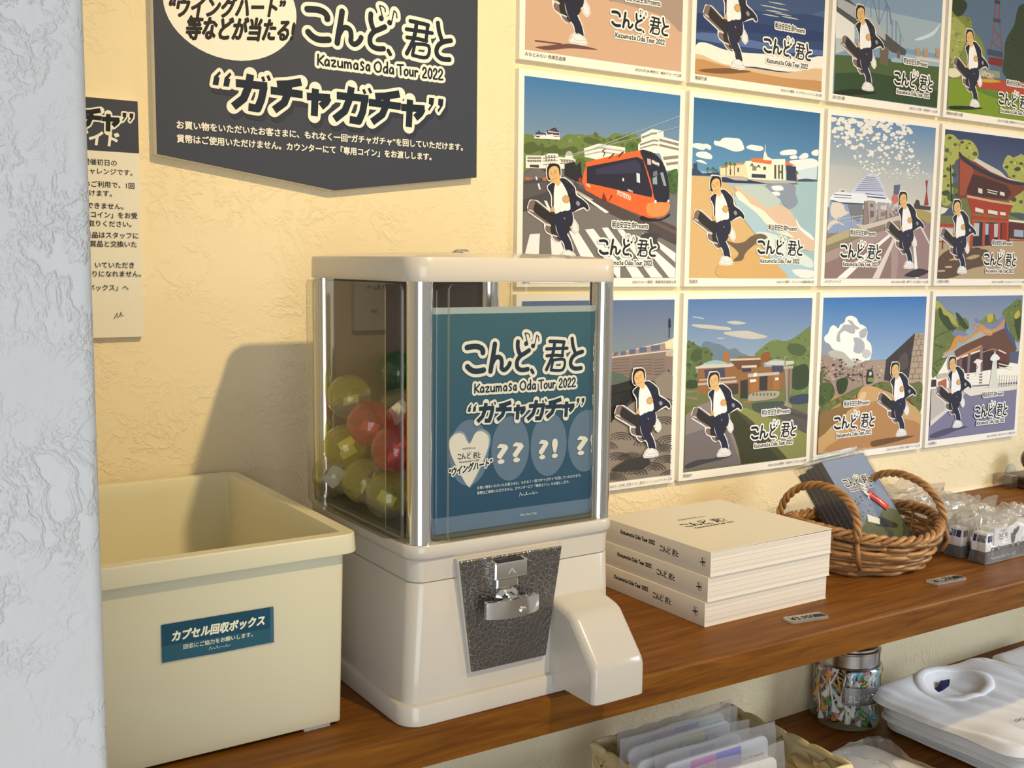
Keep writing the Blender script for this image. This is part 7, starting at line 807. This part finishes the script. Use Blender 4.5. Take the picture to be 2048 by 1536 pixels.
for off, sx_, sz_ in ((.0003, .029, .0135), (.0022, .029, .0135), (.0022, .0275, .0122), (.0014, .0270, .0118)):
    ring = [plq(-sx_+2*sx_*k/nn, -sz_, off) for k in range(nn+1)] + [plq(sx_-2*sx_*k/nn, sz_, off) for k in range(nn+1)]; rg2.append(ring)
mb.loft(rg2, True, False, False)
grid = [[plq(-.027+.054*k/nn, v, .0014) for k in range(nn+1)] for v in (-.0118, .0118)]; mb.loft(grid, False, False, False)
pw_ = mat('pewter', (.30, .30, .31), .35, 1.); pq = mb.build('name_plate', pw_, jb)
vs, fs, ed = glyphs('SUGAR'); xs = [v[0] for v in vs]; k = .044/(max(xs)-min(xs)); mb = MB()
ps = [plq(-.022+(v[0]-min(xs))*k, -.0075+v[1]*k*1.0, .0026) for v in vs]; mb.add(ps, fs)
for i_, j_ in ed: mb.add([ps[i_], ps[j_], plq(-.022+(vs[j_][0]-min(xs))*k, -.0075+vs[j_][1]*k, .0013), plq(-.022+(vs[i_][0]-min(xs))*k, -.0075+vs[i_][1]*k, .0013)], [(0, 1, 2, 3)])
mb.build('raised_lettering', mat('bright_pewter', (.6, .6, .6), .3, 1.), pq)
TC = {'white': (.85, .84, .80), 'pink': (.82, .28, .32), 'sky blue': (.22, .48, .62), 'green': (.10, .35, .08), 'orange': (.80, .36, .05)}
tm = {}
for nme, c in TC.items():
    mb = MB(); mb.lathe((0, 0, 0), [(.0001, -.0275), (.0012, -.021), (.0016, .008), (.0024, .016), (.0050, .0235), (.0053, .0258), (.0034, .0262), (.0001, .0242)], 9)
    o = mb.build('golf_tee', mat('tee_' + nme.replace(' ', '_'), c, .35), None, smooth=True); tm[nme] = o.data; bpy.data.objects.remove(o)
tees = []
for k in range(560):
    nme = rnd.choice(['white', 'pink', 'sky blue', 'green', 'orange', 'pink', 'white', 'sky blue'])
    a = rnd.uniform(0, 2*PI); rr = .0450*math.sqrt(rnd.uniform(.45, 1)); z = .008+.086*rnd.random()
    d = Vector((rnd.gauss(0, .5), rnd.gauss(0, .5), rnd.choice([-1, 1])*rnd.uniform(.2, 1.4))).normalized()
    rad = Vector((math.cos(a), math.sin(a), 0)); d = (d - rad*d.dot(rad)*.85).normalized()
    c = Vector((rr*rad.x, rr*rad.y, z)); ok = True
    for e in (c+d*.0262, c-d*.0275):
        if math.hypot(e.x, e.y) > .0465 or not .0045 < e.z < .0960: ok = False
    if not ok: continue
    o = bpy.data.objects.new('golf_tee', tm[nme]); COL.objects.link(o); o.location = JC+c; o.rotation_mode = 'QUATERNION'; o.rotation_quaternion = Vector((0, 0, 1)).rotation_difference(d)
    tag(o, '%s golf tee packed inside the sugar jar' % nme, 'golf tee', '%s golf tees in the sugar jar' % nme)

# ------------------------------------------------------------ plaited palm basket
pm = [mat('palm_strip_%s' % n_, c, .6, var=.10, bscale=120) for n_, c in (('pale', (.78, .64, .34)), ('warm', (.70, .56, .28)), ('straw', (.82, .69, .40)))]
gx0, gx1, gy0, gy1, gz0, gz1 = .040, .2650, -.314, -.106, .6865, .8060
t = thing('plaited_basket', ((gx0+gx1)/2, (gy0+gy1)/2, gz0), 'straw coloured plaited palm strip basket on the lower shelf holding sleeved cloths', 'basket')
def side(pa, pb, nrm, inset):   # woven wall from bottom pa-pb, leaning outward a little
    pa, pb, nrm = Vector(pa), Vector(pb), Vector(nrm); Wd = (pb-pa).length; u = (pb-pa).normalized(); H = gz1-gz0; ws = .036
    nK = int((Wd+H)/ws)+1
    for sg in (1, -1):
        for k in range(-1, nK+1):
            s0 = k*ws - (H if sg > 0 else 0); rows = []
            for j in range(89):
                tt = H*j/88; a0 = s0+sg*tt + (0 if sg > 0 else 0); a1 = a0+ws-.0012
                a0c, a1c = max(0, min(Wd, a0)), max(0, min(Wd, a1))
                if a1c-a0c < .0005: 
                    if len(rows) > 1: break
                    rows = []; continue
                ph = (a0+a1)/2; w_ = .0016*math.tanh(2.2*math.sin(PI*(ph - sg*tt*0 + sg*tt)/ws + (0 if sg > 0 else PI)))
                off = nrm*(w_ - inset*(1-tt/H)); z = Vector((0, 0, tt)); m_ = off+nrm*.0004
                rows.append([pa+u*a0c+z+off, pa+u*(a0c*.5+a1c*.5)+z+m_, pa+u*a1c+z+off])
            if len(rows) > 1:
                mb = MB(); mb.loft(rows, False, False, False); mb.build('palm_strip', pm[(k+sg) % 3], t, smooth=True)
    for k in range(int(Wd/ws)+1):   # folded points along the rim
        a0, a1 = k*ws, min(Wd, (k+1)*ws)
        if a1-a0 < .006: continue
        mb = MB(); rings_ = []
        for m_ in range(9):
            f_ = m_/8; aa = a0+(a1-a0)*f_; hh = .0008+.0030*math.sin(PI*f_)**.6; slant_ = .0004*math.sin(2*PI*f_)
            rings_.append([pa+u*aa+nrm*(.0030*math.cos(g_)+slant_)+Vector((0, 0, H-.004+hh*math.sin(g_)+.003*math.sin(g_))) for g_ in [PI*k_/6 for k_ in range(7)]])
        mb.loft(rings_, False, False, False)
        mb.build('rim_fold', pm[k % 3], t, smooth=True)
side((gx0, gy1, gz0), (gx1, gy1, gz0), (0, 1, 0), .012); side((gx1, gy1, gz0), (gx1, gy0, gz0), (1, 0, 0), .012)
side((gx1, gy0, gz0), (gx0, gy0, gz0), (0, -1, 0), .012); side((gx0, gy0, gz0), (gx0, gy1, gz0), (-1, 0, 0), .012)
MB().box(gx0+.012, gx1-.012, gy0+.012, gy1-.012, gz0-.0003, gz0+.001).build('base', pm[1], t)

# sleeved cloths standing in it
KL = ['sleeved cloth with green and purple bands, rearmost in the palm basket', 'sleeved cloth with grey and yellow drawing, second from the rear in the palm basket', 'sleeved cloth with violet band, third from the rear in the palm basket', 'sleeved cloth with green, blue and pink bands, second from the front in the palm basket', 'sleeved cloth with pale green edge, frontmost in the palm basket']
BAND = [['8a9f96', '5a5f9a', '8c6a90', '8a8fa0'], ['8f8c90', 'a9a67c', 'b3ad88', '9a93a8'], ['a8a4b4', '7a70a0', '9a94ac', 'a8a4b4'], ['a8bdb0', '6f6aa0', 'a0708e', '9c98ac'], ['9fb4ac', 'b0a8b8', '9a94ac', 'a8a4b4']]
for i, (x0, y0, zt, lean) in enumerate(((.052, -.140, .8320, .04), (.034, -.168, .8350, .05), (.024, -.194, .8330, .06), (.040, -.222, .8360, .07), (.022, -.250, .8280, .08))):
    Wd, Ht = .185, .140; U = Vector((1, -.02-.01*i, .015*(i % 2))).normalized(); V = Vector((0, lean, 1)).normalized(); Nn = U.cross(V).normalized(); V = Nn.cross(U)
    o0 = Vector((x0, y0-lean*Ht, zt-Ht)); t = thing('sleeved_cloth', o0, KL[i], 'cloth', 'sleeved cloths standing in the palm basket')
    c_ = rrect(.012, Wd-.014, .004, Ht-.014, .010, 0)
    mb = MB(); mb.loft([[o0+U*a+V*b_+Nn*k for a, b_, _ in c_] for k in (-.0022, .0016)], True); mb.build('card', mat('white_cloth_card', (.90, .89, .88), .6), t)
    p = Print(o0+Nn*.0017, U, V, (.40, .385, .37)); p.clip = (.0155, Wd-.0175, .008, Ht-.0175); bw = (Wd-.03)/4
    for k, c in enumerate(BAND[i][::-1]): p.poly([(.012+bw*k, 0), (.012+bw*(k+1)+.0005, 0), (.012+bw*(k+1)+.0005, Ht), (.012+bw*k, Ht)], c)
    if i == 1:
        for k in range(9): p.line([(.03+.014*k, Ht-.045), (.034+.014*k, Ht-.028+.004*math.sin(k*2)), (.038+.014*k, Ht-.045)], .0012, '5c5a60')
    else:
        for k in range(5): p.line([(.02+.03*k, Ht-.04), (.035+.03*k, Ht-.035), (.045+.03*k, Ht-.042)], .0005, '6d6a86', sm=True)
    if i == 3: p.text('こんど、君と Kazumasa Oda', Wd-.055, Ht-.036, .004, '33363a', width=.033, bold=.04)
    p.build('printed_bands', t)
    mb = MB(); nx_ = 14; nz_ = 10
    for sd in (-1, 1):
        rows = []
        for j in range(nz_+1):
            row = []
            for k in range(nx_+1):
                a = Wd*k/nx_; b_ = Ht*j/nz_; e = min(k, nx_-k, j, nz_-j); q = o0+U*(a+.001*math.sin(j*1.3+i))+V*(b_+(.0012*math.sin(k*.9+i*2) if j == nz_ else 0)); amp = .0028 if e else .0004
                q += Nn*(sd*amp+noise.noise(Vector((k*.6, j*.7, i*3.+sd)))*.0012*(1 if e else 1.2)); row.append(q)
            rows.append(row)
        mb.loft(rows, False, False, False)
    mb.build('plastic_sleeve', clear('soft_sleeve', (.95, .95, .95), .20, .08, .20, (.95, .93, .93), bump=.4, bscale=60), t, smooth=True)

# ------------------------------------------------------------ folded white shirts
SH = mat('white_cotton', (.92, .92, .93), .85, bump=.12, bscale=900)
def shirt(o0, rot, sx, sy, th, seed, label, top=False, wr=1., mt=SH, name='folded_shirt', cat='shirt', grp='folded white shirts on the lower shelf'):
    t = thing(name, o0, label, cat, grp); O = Vector(o0); ca, sa = math.cos(rot), math.sin(rot); nx_, ny_ = (64, 64) if top else (30, 30)
    def loc(u, v, z): x, y = u, v; return O+Vector((x*ca-y*sa, x*sa+y*ca, z))
    er = .012; rows_t, rows_b = [], []
    def H(u, v):
        ex = min(u+sx/2, sx/2-u); ey = min(v+sy/2, sy/2-v); e = max(0, min(1, min(ex, ey)/er)); base = th*(.5+.5*math.sqrt(max(0, 1-(1-e)**2)))
        n_ = noise.noise(Vector((u*9+seed*5, v*14, seed)))*.0050+abs(noise.noise(Vector((u*22, v*9+u*16, seed+4))))*.0060
        h = base + n_*wr*e*(1.0 if top else .3)
        if top:
            # neckline: ellipse opening close to the wall edge
            du, dv = (u-NX)/NA, (v-NY)/NB; q = math.hypot(du, dv)
            if q < 1.0: h -= .0050*min(1, (1-q)*3)
            elif q < 1.36: h += .0012*math.sin((q-1)/.36*PI)**.5
            h += .007*math.exp(-((v-sy/2+.02)/.03)**2)*math.exp(-((u+sx*.30)/.06)**2)
            h += .009*math.exp(-((u-NX-.01)/.055)**2)*math.exp(-((v-sy/2+.008)/.018)**2)
        return h
    def xy(i, j):
        u = -sx/2+sx*i/nx_; v = -sy/2+sy*j/ny_
        # rounded corners and a wavering outline
        cr_ = .040; au, av = abs(u)-(sx/2-cr_), abs(v)-(sy/2-cr_)
        uu, vv = u, v
        if au > 0 and av > 0:
            m = max(au, av); l = math.hypot(au, av)
            uu = math.copysign(sx/2-cr_+au*m/l, u); vv = math.copysign(sy/2-cr_+av*m/l, v)
        uu += .004*noise.noise(Vector((seed, v*14, 0)))*abs(u)/(sx/2); vv += .004*noise.noise(Vector((u*14, seed, 5)))*abs(v)/(sy/2)
        return u, v, uu, vv
    for j in range(ny_+1):
        rt_, rb_ = [], []
        for i in range(nx_+1):
            u, v, uu, vv = xy(i, j); rt_.append(loc(uu, vv, H(u, v)))
            ex = min(u+sx/2, sx/2-u, v+sy/2, sy/2-v); e = max(0, min(1, ex/er)); rb_.append(loc(uu, vv, th*.45*(1-math.sqrt(max(0, 1-(1-e)**2)))))
        rows_t.append(rt_); rows_b.append(rb_)
    mb = MB(); mb.loft(rows_t, False, False, False); mb.loft([r_[::-1] for r_ in rows_b], False, False, False)
    n_ = nx_
    ringt = rows_t[0]+[r_[-1] for r_ in rows_t[1:]]+rows_t[-1][-2::-1]+[r_[0] for r_ in rows_t[-2:0:-1]]
    ringb = rows_b[0]+[r_[-1] for r_ in rows_b[1:]]+rows_b[-1][-2::-1]+[r_[0] for r_ in rows_b[-2:0:-1]]
    mb.loft([ringb, ringt], True, False, False)
    mb.build('folded_cloth', mt, t, smooth=True)
    return t, loc, H
NX, NY, NA, NB = -.008, .074, .054, .037
sC = (.735, -.215)
SL = ['white shirt at the very bottom of the folded pile', 'white shirt second from the bottom of the folded pile', 'white shirt third from the bottom of the folded pile', 'white shirt fourth from the bottom of the folded pile', 'white shirt just below the top one of the folded pile']
z = .6862
for i in range(5):
    shirt((sC[0]+rnd.uniform(-.006, .006)+.004*(4-i), sC[1]+rnd.uniform(-.005, .003)-.004, z), rnd.uniform(-.04, .04), .300, .258, .0088, i+1, SL[i]); z += .0098
t, loc, H = shirt((sC[0]-.004, sC[1], z), 0.02, .315, .262, .0095, 9.3, 'white crew-neck shirt on top of the folded pile with navy neck label', top=True, wr=1.1)
mb = MB(); rows = []
for q_s, dh in ((.97, -.002), (1.0, .0008), (1.05, .0016), (1.2, .0018), (1.34, .0012), (1.37, -.0002)):
    rows.append([loc(NX+NA*q_s*math.cos(a), NY+NB*q_s*math.sin(a), H(NX+NA*q_s*math.cos(a), min(.128, NY+NB*q_s*math.sin(a)))+dh) for a in [2*PI*k/48 for k in range(48)]])
mb.loft(rows, True, False, False); mb.build('ribbed_collar', SH, t, smooth=True)
mb = MB(); mb.loft([[loc(NX+a-.028, NY+b_-.004, H(NX, NY)+h_-.002) for a, b_, h_ in row] for row in (((-.022, .004, .004), (-.004, .001, .0075), (.018, .006, .0075), (.032, .014, .0100)), ((-.020, .014, .0052), (-.002, .012, .0090), (.016, .020, .0115), (.040, .020, .0090)))], False, False, False); mb.build('neck_label', mat('navy_ribbon', (.01, .015, .10), .5), t, label='small folded navy blue neck label')
p = Print(loc(-.060, -.060, H(-.060, -.060)+.0022), (1, -.0, 0), (0, 1, 0), (.9, .88, .85)); p.line([(.0, .003), (.004, .006), (.009, .005), (.006, .001), (.001, .001), (0, .003)], .0008, '1a1a1c', sm=True); p.line([(.004, .003), (.010, .002), (.012, .005)], .0008, '1a1a1c', sm=True); p.line([(.013, -.003), (.014, .004), (.018, .004), (.016, .0), (.013, .0)], .0008, '1a1a1c', sm=True); p.build('chest_print', t)
# wrapped shirt lying in front
t, loc, H = shirt((.455, -.232, .6862), .04, .155, .215, .012, 21.7, 'white shirt wrapped in thin film, lying between the palm basket and the pile', top=False, wr=2.5)
film((.455, -.232, .6864), .172, .232, .017, 31, t)
p = Print(loc(-.062, .085, .014), (1, 0, 0), (0, 1, 0), (.9, .88, .85)); p.poly([(0, 0), (.009, 0), (.009, .003), (0, .003)], '1c1e26'); p.build('dark_corner_mark', t)
# next pile at the right edge of the frame
z = .6862
for i in range(4):
    shirt((1.055+rnd.uniform(-.004, .004), -.185, z), rnd.uniform(-.03, .03), .27, .25, .0088, 40+i, ['white shirt at the bottom of the pile at the right frame edge', 'white shirt second from below in the pile at the right frame edge', 'white shirt third from below in the pile at the right frame edge', 'white shirt on top of the pile at the right frame edge'][i], grp='white shirts at the right frame edge'); z += .0098
